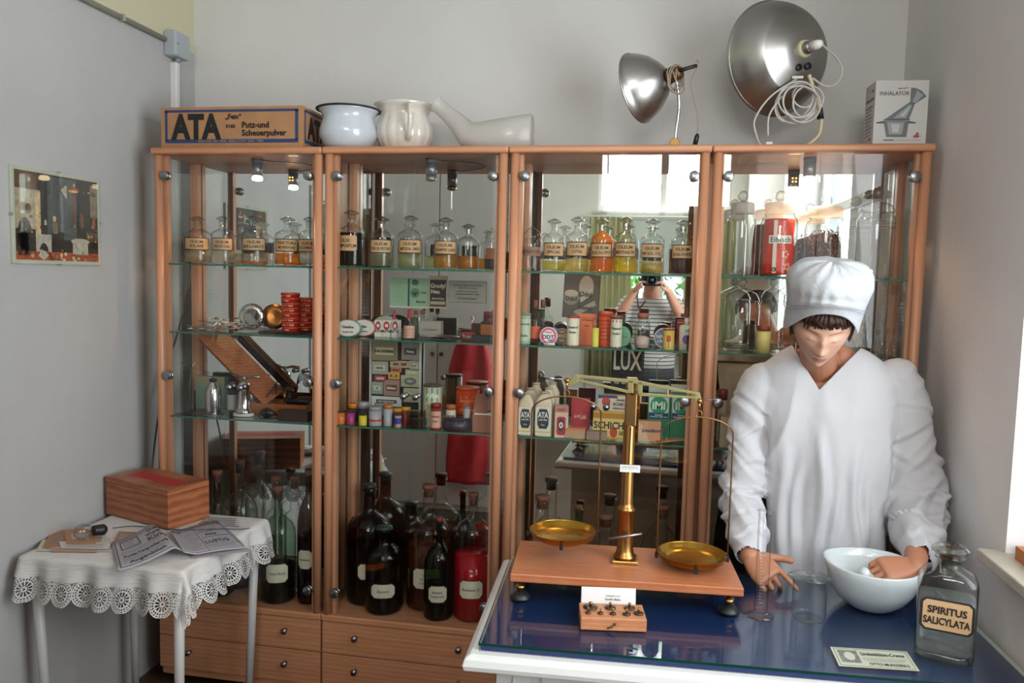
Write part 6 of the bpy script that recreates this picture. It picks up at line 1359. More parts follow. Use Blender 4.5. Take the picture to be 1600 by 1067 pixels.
# graduated cylinder
pb = at(1190, 968, Z=CT); h_ = at(1193, 798, Y=pb.y+.02).z-CT; wv = at(1208, 880, Y=pb.y).x-at(1176, 880, Y=pb.y).x; r = .0165
CG = thin_glass('lab_glass', (.972, .98, .985), .62, .8)
t = thing('measuring_cylinder', 'tall narrow clear glass measuring cylinder between scales and beaker', 'measuring cylinder', (pb.x, pb.y+.02, CT+.0003))
obj('cylinder_wall', MB().lathe([(0, .0118), (r*.9, .0122), (r, .02), (r, h_*.985), (r*1.2, h_)], 32), CG, t)
obj('foot', MB().lathe([(0, 0), (r*1.9, 0), (r*1.95, .003), (r*1.4, .008), (r*.8, .0115), (0, .0115)], 32), CG, t)
mb = MB(); [mb.tube([(r*1.01*math.cos(a), r*1.01*math.sin(a), z_) for a in [(-2.1+.1*k) for k in range(7 if (i_ % 5 == 0) else 4)]], .0004, 4) for i_, z_ in enumerate([.04+.008*k for k in range(24)])]; obj('graduation_marks', mb, col('cfd4d8', .4), t)
# beaker
pb = at(1268, 976, Z=CT); r = (at(1296, 940, Y=pb.y+.03).x-at(1242, 940, Y=pb.y+.03).x)/2; h_ = at(1268, 903, Y=pb.y+.03).z-CT
t = thing('glass_beaker', 'clear glass beaker with pouring lip in front of the mortar', 'beaker', (pb.x, pb.y+r, CT+.0003))
lip = lambda r_, z, a: r_+(.009*max(0, math.cos(a-PI))**10 if z > h_*.93 else 0)
obj('beaker_wall', MB().lathe([(0, .0008), (r*.92, 0), (r, .006), (r, h_*.90), (r*1.04, h_*.96), (r*1.12, h_)], 48, fn=lip), CG, t)
obj('rim_bead', MB().tube([((r*1.11+lip(0, h_, a*PI/24))*math.cos(a*PI/24), (r*1.11+lip(0, h_, a*PI/24))*math.sin(a*PI/24), h_) for a in range(48)], .0016, 6, closed=True), CG, t)
# mortar
pb = at(1366, 962, Z=CT); Rm = (at(1438, 900, Y=2.10).x-at(1288, 900, Y=2.10).x)/2; MC = Vector((at(1363, 905, Y=2.09).x, pb.y+.072, CT+.0003)); hm = .112
POR = col('ccd3d5', .12, coat=.6)
t = thing('mortar_bowl', 'large white porcelain mortar bowl with a spout under the mannequin hand', 'mortar', tuple(MC))
sp = lambda r_, z, a: r_+(.010*max(0, math.cos(a-2.5))**12*max(0, (z/hm-.7)/.3) if z > hm*.7 else 0)
obj('bowl', MB().lathe([(0, 0), (Rm*.50, 0), (Rm*.55, hm*.05), (Rm*.74, hm*.22), (Rm*.90, hm*.48), (Rm*.98, hm*.80), (Rm*1.0, hm*.97), (Rm*.985, hm), (Rm*.93, hm*.985), (Rm*.90, hm*.8), (Rm*.80, hm*.48), (Rm*.6, hm*.22), (Rm*.3, hm*.11), (0, hm*.09)], 64, fn=sp), POR, t)
ph = at(1347, 893, Y=MC.y-.03)
pA_ = Vector((ph.x, ph.y, ph.z)); pB_ = Vector((MC.x+.035, MC.y+.035, CT+.035)); dv = (pA_-pB_)
t = thing('pestle', 'white porcelain pestle held in the mannequin hand inside the mortar', 'pestle', tuple(pB_))
mb = MB(); mb.lathe([(0, 0), (.017, .004), (.023, .016), (.020, .03), (.013, .045), (.012, dv.length*.55), (.0125, dv.length*.80), (.0155, dv.length*.9), (.014, dv.length*.97), (0, dv.length)], 28, m=dv.to_track_quat('Z', 'Y').to_matrix().to_4x4()); obj('pestle_body', mb, POR, t)
PESTLE = (pB_.copy(), pA_.copy())
# big bottle SPIRITUS SALICYLATA (rectangular shouldered)
pb = at(1478, 1038, Z=CT); Yb2 = pb.y+.03
wl = at(1436, 960, Y=Yb2).x; wr_ = at(1530, 960, Y=Yb2).x; bw = wr_-wl; hB = at(1490, 849, Y=Yb2).z-CT
t = thing('spirit_bottle', 'large clear stoppered bottle labelled SPIRITUS SALICYLATA at the right front of the desk', 'bottle', ((wl+wr_)/2-.002, Yb2+.012, CT+.0004), -.30)
def sq(s, z, e, ky=.72):
    return [(math.copysign(abs(math.cos(a))**e, math.cos(a))*bw/2*s*.97, math.copysign(abs(math.sin(a))**e, math.sin(a))*bw/2*ky*s, z) for a in [2*PI*(i+.5)/40 for i in range(40)]]
def cir(r_, z): return [(r_*math.cos(a), r_*math.sin(a), z) for a in [2*PI*(i+.5)/40 for i in range(40)]]
RG = real_glass('real_bottle_glass', (.985, .995, .99)); 
zs = hB*.66
outer = [sq(.90, 0, .45), sq(.98, .004, .42), sq(1, .012, .4), sq(1, zs, .4), sq(.96, zs+.010, .45), sq(.80, zs+.024, .6, .8), cir(bw*.22, zs+.034), cir(bw*.19, zs+.040), cir(bw*.185, hB*.85), cir(bw*.25, hB*.862), cir(bw*.25, hB*.872)]
obj('bottle_body', MB().loft(outer), thin_glass('thick_bottle_glass', (.97, .985, .98), .45, 1.1), t)
obj('glass_base', MB().loft([sq(.86, .001, .45), sq(.95, .012, .42), sq(.80, .020, .5)]), thin_glass('thick_base_glass', (.88, .91, .89), .5, 1.8), t)
obj('liquid', MB().loft([sq(.93, .021, .42), sq(.94, zs*.80, .42)]), liquid('dfe6e4', .5, .03), t)
sr = bw*.30; z0_ = hB*.873
obj('stopper', MB().lathe([(0, z0_-.04), (bw*.14, z0_-.04), (bw*.165, z0_-.001), (sr*.62, z0_+.002), (sr*.98, z0_+.010), (sr*1.02, z0_+.016), (sr*.80, z0_+.024), (sr*.45, z0_+.028), (0, z0_+.024)], 20, smooth=False), thin_glass('stopper_thick', (.84, .84, .80), .35, 2.5), t)
obj('stopper_collar', MB().lathe([(bw*.10, z0_-.006), (bw*.175, z0_-.006), (bw*.175, z0_), (bw*.1, z0_)], 20), thin_glass('neck_residue', (.70, .55, .38), .5, 1.), t)
fy = -bw/2*.72
mb = MB(); Fz = lambda e: (lambda u, v: (u, fy-e, v)); lo, hi = hB*.27, hB*.55
patch(mb, -bw*.43, bw*.43, lo, hi, 0, Fz(.0006), .010, 8, cut=True); patch(mb, -bw*.385, bw*.385, lo+.0045, hi-.0045, 1, Fz(.0011), .007, 8, cut=True)
lb = obj('label', mb, [INK, col('c9a47c', .5, var=.06, scale=25)], t)
mb = MB(); letter(mb, 'SPIRITUS', 0, lo+(hi-lo)*.66, (hi-lo)*.30, 0, Fz(.0022), bw*.62, .035); letter(mb, 'SALICYLATA', 0, lo+(hi-lo)*.33, (hi-lo)*.30, 0, Fz(.0022), bw*.74, .035); obj('lettering', mb, INK, lb)
# visiting card
c = [at(1297, 1011, Z=CT), at(1417, 1019, Z=CT), at(1437, 1049, Z=CT), at(1311, 1041, Z=CT)]
o_ = c[3]; ex = (c[2]-c[3]); ey = (c[0]-c[3]); mb = MB()
Pc = lambda u, v, e=.0006: tuple(ex*u+ey*v+Vector((0, 0, e)))
def qd(u0, v0, u1, v1, mat, e=.0006): mb.add([Pc(u0, v0, e), Pc(u1, v0, e), Pc(u1, v1, e), Pc(u0, v1, e)], [(0, 1, 2, 3)], mat)
mb.add([Pc(u, v, e) for e in (0, .0005) for u, v in ((0, 0), (1, 0), (1, 1), (0, 1))], [(3, 2, 1, 0), (4, 5, 6, 7), (0, 1, 5, 4), (1, 2, 6, 5), (2, 3, 7, 6), (3, 0, 4, 7)], 0)
for q_ in ((.03, .05, .97, .07), (.03, .93, .97, .95), (.03, .05, .037, .95), (.963, .05, .97, .95)): qd(*q_, 1)
qd(.07, .22, .32, .86, 2, .0008); mb.add([Pc(.2+.07*math.cos(a_*.5), .55+.22*math.sin(a_*.5), .0010) for a_ in range(12)], [tuple(range(12))], 3)
mm_ = lambda u, v: Pc(u, v, .0012)
exl, eyl = ex.length, ey.length
letter(mb, 'Lindenblüten-Creme', .64*exl, .72*eyl, .24*eyl, 1, lambda u, v: mm_(u/exl, v/eyl), exl*.56, .02)
letter(mb, 'OTTO MUNZBERG', .66*exl, .20*eyl, .18*eyl, 1, lambda u, v: mm_(u/exl, v/eyl), exl*.5, .02)
qd(.36, .42, .9, .45, 4, .0009); qd(.4, .34, .86, .36, 4, .0009); qd(.36, .52, .94, .535, 4, .0009)
o = obj('paper_card', mb, [col('b9bda8', .6), col('3c3c38', .6), col('7c7f76', .6, var=.4, scale=90), col('c0c0b0', .6), col('80837a', .6)], loc=(o_.x, o_.y, CT+.0004)); tag(o, 'pale printed card with a small portrait lying at the front edge of the desk', 'card')
# orange box on the window sill
q = at(1581, 872, Z=WZ0+.022)
o = obj('orange_box', MB().b2((0, -.20, 0), (.14, 0, .03)), col('b8703c', .6), loc=(q.x+.006, q.y, WZ0+.0226)); tag(o, 'flat orange-brown box lying on the window sill at the right edge', 'box')
# ------------------------------------------------------------ side table on the left
TH = .67
sA, sB, sC = at(28, 868, Z=TH), at(292, 891, Z=TH), at(418, 805, Z=TH)
tx0, tx1 = -1.885, (sB.x+sC.x)/2; ty0, ty1 = (sA.y+sB.y)/2, min(sC.y, 2.558)
t = thing('side_table', 'small table with thin white metal legs against the left wall', 'table', ((tx0+tx1)/2, (ty0+ty1)/2, ZF))
hw, hd = (tx1-tx0)/2, (ty1-ty0)/2; zt = TH-ZF
obj('tabletop', MB().b2((-hw, -hd, zt-.022), (hw, hd, zt-.003)), col('d8d6d0', .5), t, bevel=.003)
WL = col('c9c7c4', .4)
for sx in (-1, 1):
    for sy in (-1, 1): obj('leg', MB().tube([(sx*(hw-.025), sy*(hd-.025), zt-.0225), (sx*(hw-.045), sy*(hd-.045), 0)], [.0165, .0125], 16), WL, t)
# tablecloth: flat top, draped overhang, crocheted edge
def cloth_pt(u, v, lift=0.):
    """u,v: metres on the cloth measured from the table centre"""
    du = max(0, abs(u)-hw); dv = max(0, abs(v)-hd); su = 1 if u > 0 else -1; sv = 1 if v > 0 else -1
    x = min(abs(u), hw)*su; y = min(abs(v), hd)*sv; z = zt
    d = math.hypot(du, dv)
    if d > 0:
        nx, ny = du/d*su, dv/d*sv
        s_ = (v if du > dv else u)
        fold = .010*math.sin(s_*38)+.006*math.sin(s_*71+1)
        corner = min(du, dv)/max(.001, max(du, dv))
        out = .008+d*.22*(1+.5*corner)+fold*min(1, d/.06)
        if su < 0 and du > 0: out = min(out, .008)
        if sv > 0 and dv > 0: out = min(out, .026)
        dd = d-min(d, .01)*.3
        x += nx*out; y += ny*out; z -= math.sqrt(max(0, dd*dd*.93))
    return (x, y, z+lift+.0008)
OV = .062; LB = .078; ctr = ((tx0+tx1)/2, (ty0+ty1)/2, ZF)
def grid(us, vs):
    mb = MB(); P = [cloth_pt(u, v) for u in us for v in vs]; n = len(vs); F_ = []
    for i in range(len(us)-1):
        for j in range(n-1): F_.append((i*n+j, (i+1)*n+j, (i+1)*n+j+1, i*n+j+1))
    mb.add(P, F_, 0, True); return mb
import bisect
def axis(h, ov, n, m): return [-h-ov*(1-k/m) for k in range(m)]+[-h+2*h*k/n for k in range(n+1)]+[h+ov*(k+1)/m for k in range(m)]
ua, va = axis(hw, OV, 40, 8), axis(hd, OV, 40, 8)
tc_ = thing('tablecloth', 'white tablecloth with crocheted lace edge draped over the side table', 'tablecloth', ctr)
cm_, nt, b = new_mat('white_cotton'); b.inputs['Base Color'].default_value = srgb('dddad6'); b.inputs['Roughness'].default_value = .85
n_ = nt.nodes.new('ShaderNodeTexNoise'); n_.inputs['Scale'].default_value = 14; n_.inputs['Detail'].default_value = 3; bp = nt.nodes.new('ShaderNodeBump'); bp.inputs['Strength'].default_value = .35; bp.inputs['Distance'].default_value = .01
nt.links.new(n_.outputs['Fac'], bp.inputs['Height']); nt.links.new(bp.outputs['Normal'], b.inputs['Normal'])
co = obj('cloth', grid(ua, va), cm_, tc_)
# lace band: material with crochet pattern cut out by UV
lm, nt, b = new_mat('crochet_lace'); N = nt.nodes; Lk = nt.links; b.inputs['Base Color'].default_value = srgb('d8d5d0'); b.inputs['Roughness'].default_value = .9
uv = N.new('ShaderNodeUVMap'); sx = N.new('ShaderNodeSeparateXYZ'); Lk.new(uv.outputs[0], sx.inputs[0])
def mth(op, a, b_=None, c=None):
    m = N.new('ShaderNodeMath'); m.operation = op
    for i, x in enumerate((a, b_, c)):
        if x is None: continue
        if isinstance(x, (int, float)): m.inputs[i].default_value = x
        else: Lk.new(x, m.inputs[i])
    return m.outputs[0]
fu = mth('SUBTRACT', mth('FRACT', sx.outputs['X']), .5); fv = mth('SUBTRACT', sx.outputs['Y'], .5)
r2 = mth('SQRT', mth('ADD', mth('MULTIPLY', fu, fu), mth('MULTIPLY', fv, fv))); an = mth('ARCTAN2', fv, fu)
ring = lambda r0, w_: mth('LESS_THAN', mth('ABSOLUTE', mth('SUBTRACT', r2, r0)), w_)
spk = mth('MULTIPLY', mth('GREATER_THAN', mth('COSINE', mth('MULTIPLY', an, 12)), .35), mth('MULTIPLY', mth('GREATER_THAN', r2, .11), mth('LESS_THAN', r2, .30)))
spk2 = mth('MULTIPLY', mth('GREATER_THAN', mth('COSINE', mth('MULTIPLY', an, 24)), .25), mth('MULTIPLY', mth('GREATER_THAN', r2, .30), mth('LESS_THAN', r2, .50)))
sol = mth('MAXIMUM', mth('MAXIMUM', ring(.075, .028), ring(.31, .028)), mth('MAXIMUM', ring(.42, .018), mth('MAXIMUM', ring(.50, .025), mth('MAXIMUM', spk, spk2))))
chk = N.new('ShaderNodeTexVoronoi'); chk.feature = 'DISTANCE_TO_EDGE'; chk.inputs['Scale'].default_value = 11; Lk.new(uv.outputs[0], chk.inputs['Vector'])
net = mth('MULTIPLY', mth('LESS_THAN', chk.outputs['Distance'], .09), mth('MULTIPLY', mth('GREATER_THAN', r2, .50), mth('LESS_THAN', fv, 0.12)))
top = mth('LESS_THAN', fv, -.44)
al = mth('MINIMUM', mth('ADD', mth('ADD', sol, net), top), 1)
tp = N.new('ShaderNodeBsdfTransparent'); mx = N.new('ShaderNodeMixShader'); Lk.new(al, mx.inputs[0]); Lk.new(tp.outputs[0], mx.inputs[1]); Lk.new(b.outputs[0], mx.inputs[2]); Lk.new(mx.outputs[0], N['Material Output'].inputs['Surface'])
# perimeter of the cloth (rounded corner for the lace), from overhang OV to OV+LB
def perim():
    c = .03; pts = []
    H, V = hw+OV, hd+OV
    def seg(p, q, n): return [(p[0]+(q[0]-p[0])*k/n, p[1]+(q[1]-p[1])*k/n) for k in range(n)]
    pts += seg((-H, -V), (H, -V), 90); pts += seg((H, -V), (H, V), 90); pts += seg((H, V), (-H, V), 90); pts += seg((-H, V), (-H, -V), 90)
    return pts+[pts[0]], H, V
pp, H_, V_ = perim()
vs = []; uvs = []; s_acc = 0
tot = 2*(2*H_+2*V_)+8*LB*.6; nros = round(tot/LB)
M = 8
acc = [0]
for i in range(1, len(pp)):
    p, q = pp[i-1], pp[i]; k_ = 1.0
    # lace widens around corners
    e_ = min(abs(abs(p[0])-H_)+abs(abs(p[1])-V_), 1)
    acc.append(acc[-1]+math.hypot(q[0]-p[0], q[1]-p[1])*(1+ (1.1 if e_ < .06 else 0)))
per = acc[-1]/round(acc[-1]/.067)
for i, p in enumerate(pp):
    for j in range(M+1):
        f = LB*j/M*1.02; x, y = p
        dx = (abs(x)-hw)/OV if abs(x) > hw else 0; dy = (abs(y)-hd)/OV if abs(y) > hd else 0
        l_ = math.hypot(dx, dy); ux, uy = (dx/l_*(1 if x > 0 else -1), dy/l_*(1 if y > 0 else -1))
        vs.append(cloth_pt(x+ux*f, y+uy*f)); uvs.append((acc[i]/per, j/M))
n = M+1; fs = [(i*n+j, (i+1)*n+j, (i+1)*n+j+1, i*n+j+1) for i in range(len(pp)-1) for j in range(M)]
mb = MB(); mb.add(vs, fs, 0, True); me = mb.mesh('lace_edging'); ul = me.uv_layers.new(name='UVMap')
for pl in me.polygons:
    for li in pl.loop_indices: ul.data[li].uv = uvs[me.loops[li].vertex_index]
obj('lace_edging', me, lm, tc_, label='openwork crocheted lace edge')
TS = TH+.0022
# wooden box
c0, c1, c2 = at(166, 803, Z=TS), at(263, 829, Z=TS), at(311, 806, Z=TS)
hbx = at(262, 766, Y=c1.y).z-TS
e1 = (c0-c1); e2 = (c2-c1); e1.z = e2.z = 0
wx, wy = e1.length, max(e2.length, .13)
rzb = math.atan2(-e1.y, -e1.x)
t = thing('wooden_chest', 'reddish pine box with a red label on its lid standing on the side table', 'box', (c1.x, c1.y, TS), rzb)
PN = wood('varnished_pine', '8a4a2c', 'b4704a', .38, (2.5, 2.5, 9), 6, .8, 1.3)
obj('box_body', MB().b2((-wx, 0, 0), (0, wy, hbx*.84)), PN, t, bevel=.002); obj('lid', MB().b2((-wx, 0, hbx*.848), (0, wy, hbx)), PN, t, bevel=.002)
obj('lid_label', MB().add([(-wx*.85, wy*.30, 0), (-wx*.10, wy*.28, 0), (-wx*.10, wy*.62, 0), (-wx*.85, wy*.64, 0)], [(0, 1, 2, 3)]), col('b82a32', .5), t, loc=(0, 0, hbx+.0005), label='red paper strip')
obj('latch', MB().tube([(-wx*.5-.008, -.001, hbx*.87), (-wx*.5+.008, -.001, hbx*.87)], .002, 6), STEEL, t)
# newspaper: open sheets
def sheet(name, label, cat, corners, base, texts, nx=18, bulge=None, th=.0006, arts=(), zoff=0, parent=None, loc=None, thick=0):
    """paper quad from four pixel corners on the table (front-left, front-right, back-right, back-left)"""
    c = [at(px, py, Z=TS+zoff) for px, py in corners]; o_ = c[0].copy(); ex_ = c[1]-c[0]; ey_ = c[3]-c[0]; exy = c[2]-c[1]-c[3]+c[0]
    def P(u, v, e=0.):
        p = ex_*u+ey_*v+exy*u*v; h = bulge(u, v) if bulge else 0
        return (p.x, p.y, h+e)
    mb = MB(); vs = [P(i/nx, j/6) for i in range(nx+1) for j in range(7)]
    mb.add(vs, [(i*7+j, (i+1)*7+j, (i+1)*7+j+1, i*7+j+1) for i in range(nx) for j in range(6)], 0, True)
    lx, ly = ex_.length, ey_.length
    pm_ = [col(base, .75), col('4c4a52', .7), col('8c8890', .7), col('b5b0b0', .7)]
    for a in arts:
        n2 = max(1, int((a[2]-a[0])*nx)); u0, v0, u1, v1, mt = a
        q = [P(u0+(u1-u0)*i/n2, v, .0007) for i in range(n2+1) for v in (v0, v1)]
        mb.add(q, [(2*i, 2*i+2, 2*i+3, 2*i+1) for i in range(n2)], mt)
    for s_, u, v, sz, w_ in texts: letter(mb, s_, u*lx, v*ly, sz*ly, 1, lambda a, b_: P(a/lx, b_/ly, .0012), w_*lx, .01)
    o = obj(name, mb, pm_, parent); o.location = loc if loc is not None else (o_.x, o_.y, TS+zoff)
    if thick: md = o.modifiers.new('thick', 'SOLIDIFY'); md.thickness = thick; md.offset = -1
    if parent is None: tag(o, label, cat)
    return o
np_t = thing('newspaper', 'open old newspaper with curled left page lying across the table front', 'newspaper', tuple(at(182, 893, Z=TS)))
org_ = Vector(np_t.location)
def nsheet(nm, corners, **k):
    c0 = at(*corners[0], Z=TS+k.get('zoff', 0)); return sheet(nm, None, None, corners, 'a9a4aa', k.pop('texts'), parent=np_t, loc=tuple(Vector((c0.x, c0.y, TS+k.get('zoff', 0)))-org_), **k)
lr = lambda u0, u1, v0, v1, n, mt=2: tuple((u0, v0+(v1-v0)*(i+.2)/n, u1-.02*((i*3) % 4), v0+(v1-v0)*(i+.6)/n, mt) for i in range(n))
bl = lambda u, v: .003+.040*(max(0, u-.15)/.85)**1.5*(1-max(0, u-.86)*5) if True else 0
nsheet('left_page', ((184, 893), (286, 868), (247, 831), (174, 848)), bulge=bl, zoff=.004, thick=.003, texts=(('Das', .80, .86, .11, .2), ('Wiener', .78, .74, .13, .3), ('Kino', .80, .60, .17, .35), ('Punkt-Vergrößerung', .52, .36, .10, .75), ('Augenblick', .50, .16, .12, .6)), arts=((.05, .05, .95, .065, 1), (.05, .05, .065, .92, 1), (.14, .60, .50, .62, 1), (.14, .86, .50, .88, 1), (.14, .6, .16, .88, 1), (.48, .6, .50, .88, 1))+lr(.20, .44, .64, .84, 4)+lr(.12, .88, .42, .54, 3)+lr(.12, .88, .22, .30, 2))
nsheet('right_page', ((287, 872), (386, 857), (340, 815), (264, 834)), zoff=.003, thick=.002, bulge=lambda u, v: .002+.006*math.sin(u*3)*(1-v*.3)+.018*max(0, 1-u*5), texts=(('he', .10, .84, .15, .14), ('LUSTIG', .66, .34, .14, .4), ('Kino', .66, .60, .1, .2)), arts=((.02, .04, .98, .05, 1), (.42, .05, .425, .95, 1), (.97, .05, .975, .95, 1), (.46, .72, .94, .73, 1), (.46, .5, .94, .51, 1))+lr(.04, .40, .1, .74, 12)+lr(.46, .95, .76, .94, 4)+lr(.46, .95, .08, .26, 4))
nsheet('under_page', ((300, 872), (392, 862), (352, 822), (268, 832)), zoff=.0006, texts=(), bulge=lambda u, v: .0012)
sheet('printed_sheet', 'white printed sheet lying under the newspaper on the right of the box', 'paper', ((262, 832), (350, 838), (352, 812), (318, 806)), 'd4d0cc', (), zoff=.0003, arts=lr(.25, .9, .15, .9, 6))
sheet('program_sheet', 'paper sheet with narrow rows of letters at the back right of the table', 'paper', ((300, 822), (378, 826), (370, 808), (318, 806)), 'cdc9c6', (), zoff=.0001, arts=lr(.1, .95, .1, .9, 5, 1))
for i, (cs, c, ds) in enumerate((
    (((56, 861), (170, 862), (172, 840), (66, 843)), 'c8c4ba', 'cream sheet lowest in the paper pile at the left'),
    (((78, 862), (150, 863), (160, 838), (84, 836)), 'b99a80', 'brownish illustrated sheet in the left paper pile'),
    (((66, 856), (140, 846), (132, 825), (80, 830)), 'b0805c', 'brown and white picture sheet left of the bulb'),
    (((96, 857), (170, 858), (174, 848), (92, 846)), 'd0ccc4', 'white leaflet on top of the left pile'),
    (((104, 850), (150, 850), (146, 826), (100, 828)), 'b88a68', 'brown printed postcard under the light bulb'),
    (((178, 846), (228, 848), (222, 832), (186, 830)), '9c7a5c', 'brown picture postcard between bulb and newspaper'))):
    sheet('loose_paper', ds, 'paper', cs, c, (), zoff=.0006+.0010*i, nx=8, arts=lr(.1, .9, .15, .85, 4, 3 if i % 2 else 2) if i != 4 else ((.2, .3, .8, .7, 3),))
# light bulb with black socket
q0, q1 = at(128, 832, Z=TS+.030), at(172, 826, Z=TS+.022)
t = thing('light_bulb', 'clear light bulb in a black socket lying on the papers', 'light bulb', (q0.x, q0.y, TS+.030+.003)); d = Vector((q1.x-q0.x, q1.y-q0.y, -.012))
M_ = (d.normalized()).to_track_quat('Z', 'Y').to_matrix().to_4x4()
obj('glass_envelope', MB().lathe([(0, -.026), (.014, -.022), (.024, -.010), (.026, .002), (.022, .016), (.014, .030), (.012, .038)], 28, m=M_), thin_glass('bulb_glass', (.93, .92, .90), .6, 1.6), t)
obj('black_socket', MB().lathe([(0, .034), (.016, .034), (.017, .038), (.018, .058), (.0185, .060), (.0185, .068), (.012, .076), (0, .076)], 24, m=M_), BLACK, t)
obj('filament_stem', MB().tube([(0, 0, .034), (0, 0, .012)], .002, 6, m=M_).tube([(-.008, 0, .004), (0, .004, .002), (.008, 0, .004)], .0006, 5, m=M_), STEEL, t)
# blue-black cable across the table
pts = [at(px, py, Z=TS+z_) for px, py, z_ in ((182, 824, .02), (205, 822, .006), (230, 823, .006), (262, 826, .030), (300, 828, .026), (345, 826, .014), (372, 827, .005), (390, 825, .004))]
pts[0] = at(176, 825, Z=TS+.016)
tag(obj('thin_cable', MB().tube(smooth(pts), .0016, 6), col('2a4458', .5)), 'thin dark blue cable running from the bulb socket across the papers', 'cable')
# ------------------------------------------------------------ figures
def remesh(mb, voxel, name, smooth_it=0):
    me = mb.mesh('tmp'); o = bpy.data.objects.new('tmp', me); COL.objects.link(o)
    md = o.modifiers.new('r', 'REMESH'); md.mode = 'VOXEL'; md.voxel_size = voxel; md.use_smooth_shade = True
    if smooth_it: m2 = o.modifiers.new('s', 'SMOOTH'); m2.factor = .5; m2.iterations = smooth_it
    dg = bpy.context.evaluated_depsgraph_get(); out = bpy.data.meshes.new_from_object(o.evaluated_get(dg)); out.name = name
    bpy.data.objects.remove(o); bpy.data.meshes.remove(me)
    out.polygons.foreach_set('use_smooth', [True]*len(out.polygons))
    return out
G = lambda a, b, sa, sb: math.exp(-(a/sa)**2-(b/sb)**2)
def head(mb, M_, s=1., mat=0):
    nu, nv = 110, 84; rings = []
    for j in range(1, nv):
        th = PI*j/nv; ring = []
        for i in range(nu):
            a = 2*PI*i/nu; x, y, z = math.sin(th)*math.cos(a), math.sin(th)*math.sin(a), math.cos(th)
            X = .076*x; Y = .096*y; Z = .115*z
            if z < 0: X *= 1-.36*(-z)**1.4; Y *= 1+.55*(-z)**2.2 if y < 0 else 1-.25*(-z)
            if y < 0:
                w = min(1, -y*1.6); ax = abs(X)
                d = 0
                d += .010*G(X, Z+.002, .009, .018)+.0165*G(X, Z+.030, .0120, .013)+.005*G(ax-.012, Z+.034, .007, .007)
                d -= .011*G(ax-.031, Z-.014, .017, .011); d += .0075*G(ax-.031, Z-.007, .012, .008)
                d -= .0025*G(ax-.031, Z+.0015, .014, .0022)
                d += .0045*G(ax-.030, Z-.031, .020, .006)
                d += .0065*G(X, Z+.053, .020, .0045)+.0065*G(X, Z+.0635, .016, .005)-.004*G(X, Z+.058, .019, .0018)-.003*G(X, Z+.072, .016, .004)
                d += .009*G(X, Z+.090, .017, .013)+.004*G(ax-.046, Z+.012, .018, .016)
                Y -= d*w
            ring.append((X, Y, Z))
        rings.append(ring)
    mb.loft(rings, mat, m=M_ @ Matrix.Scale(s, 4))
    for sg in (-1, 1):
        mb.lathe([(0, -.008), (.014, -.006), (.019, 0), (.014, .006), (0, .004)], 16, m=M_ @ Matrix.Scale(s, 4) @ Matrix.Translation((sg*.070, .006, -.006)) @ Matrix.Rotation(sg*1.4, 4, 'Y') @ Matrix.Scale(1.4, 4, (0, 0, 1)) @ Matrix.Rotation(0, 4, 'X'), sx=1.5)
def limb(mb, pts, rad, seg=20, mat=0):
    P = smooth(pts, 8); n = len(pts)-1; R = []
    for i in range(len(P)):
        t = i/8; k = min(int(t), n-1); f = t-k; f = f*f*(3-2*f); R.append(rad[k]*(1-f)+rad[min(k+1, n)]*f)
    mb.tube(P, R, seg, mat); mb.sph(P[0], R[0], 14, mat); mb.sph(P[-1], R[-1], 14, mat)
def hand(mb, M_, curls, thumb, s=1., mirror=1, spread=.02):
    """M_: wrist frame, +Y towards the fingertips, +Z back of the hand, thumb on the +X side (mirror=-1 flips)"""
    S_ = M_ @ Matrix.Scale(s, 4) @ Matrix.Scale(mirror, 4, (1, 0, 0))
    rings = []
    for y, hx, hz in ((-.012, .026, .019), (.005, .029, .018), (.03, .037, .0165), (.06, .042, .0150), (.082, .041, .0125), (.090, .036, .009)):
        rings.append([(hx*math.copysign(abs(math.cos(a))**.8, math.cos(a)), y, hz*math.sin(a)) for a in [2*PI*i/22 for i in range(22)]])
    mb.loft(rings, m=S_)
    for k, (x0, L_) in enumerate(((.0325, .074), (.0110, .082), (-.0110, .076), (-.0325, .060))):
        c = curls[k]; p = Vector((x0*.97, .078, 0)); an = 0; yaw = x0*spread/.02*.6*(2.6 if (k == 0 and curls[0][0] < .1) else 1)*1.0; pts = [p.copy()]; rr = [.0092]
        for q, (fr, cc) in enumerate(((.46, c[0]), (.30, c[1]), (.24, c[2]))):
            an += cc; d = Vector((math.sin(yaw)*math.cos(an), math.cos(yaw)*math.cos(an), -math.sin(an)))
            for u in (.5, 1.): pts.append(p+d*L_*fr*u); rr.append((.0088, .0080, .0070)[q]-(.0006 if u == 1 else 0))
            p = p+d*L_*fr
        pts = [S_ @ Vector(v) for v in pts]; mb.tube(pts, [r*s*.95 for r in rr], 12); mb.sph(pts[-1], rr[-1]*s*.95, 10)
    pts = [Vector((.020, .012, -.004)), Vector((.036, .028, -.010))]
    p = pts[-1].copy()
    for (dx, dy, dz, L_) in thumb: p = p+Vector((dx, dy, dz)).normalized()*L_; pts.append(p.copy())
    rr = [.014, .0125]+[.0105, .0092, .0080][:len(thumb)]
    pts = [S_ @ v for v in pts]; mb.tube(pts, [r*s for r in rr], 12); mb.sph(pts[-1], rr[-1]*s, 10)
def frame(o, y, z):
    """wrist frame from the finger direction y and back-of-hand direction z"""
    y = Vector(y).normalized(); z = Vector(z); z = (z-y*z.dot(y)).normalized(); x = y.cross(z)
    return Matrix(((x.x, y.x, z.x, o[0]), (x.y, y.y, z.y, o[1]), (x.z, y.z, z.z, o[2]), (0, 0, 0, 1)))
A_ = lambda px, py, Y: at(px, py, Y=Y)
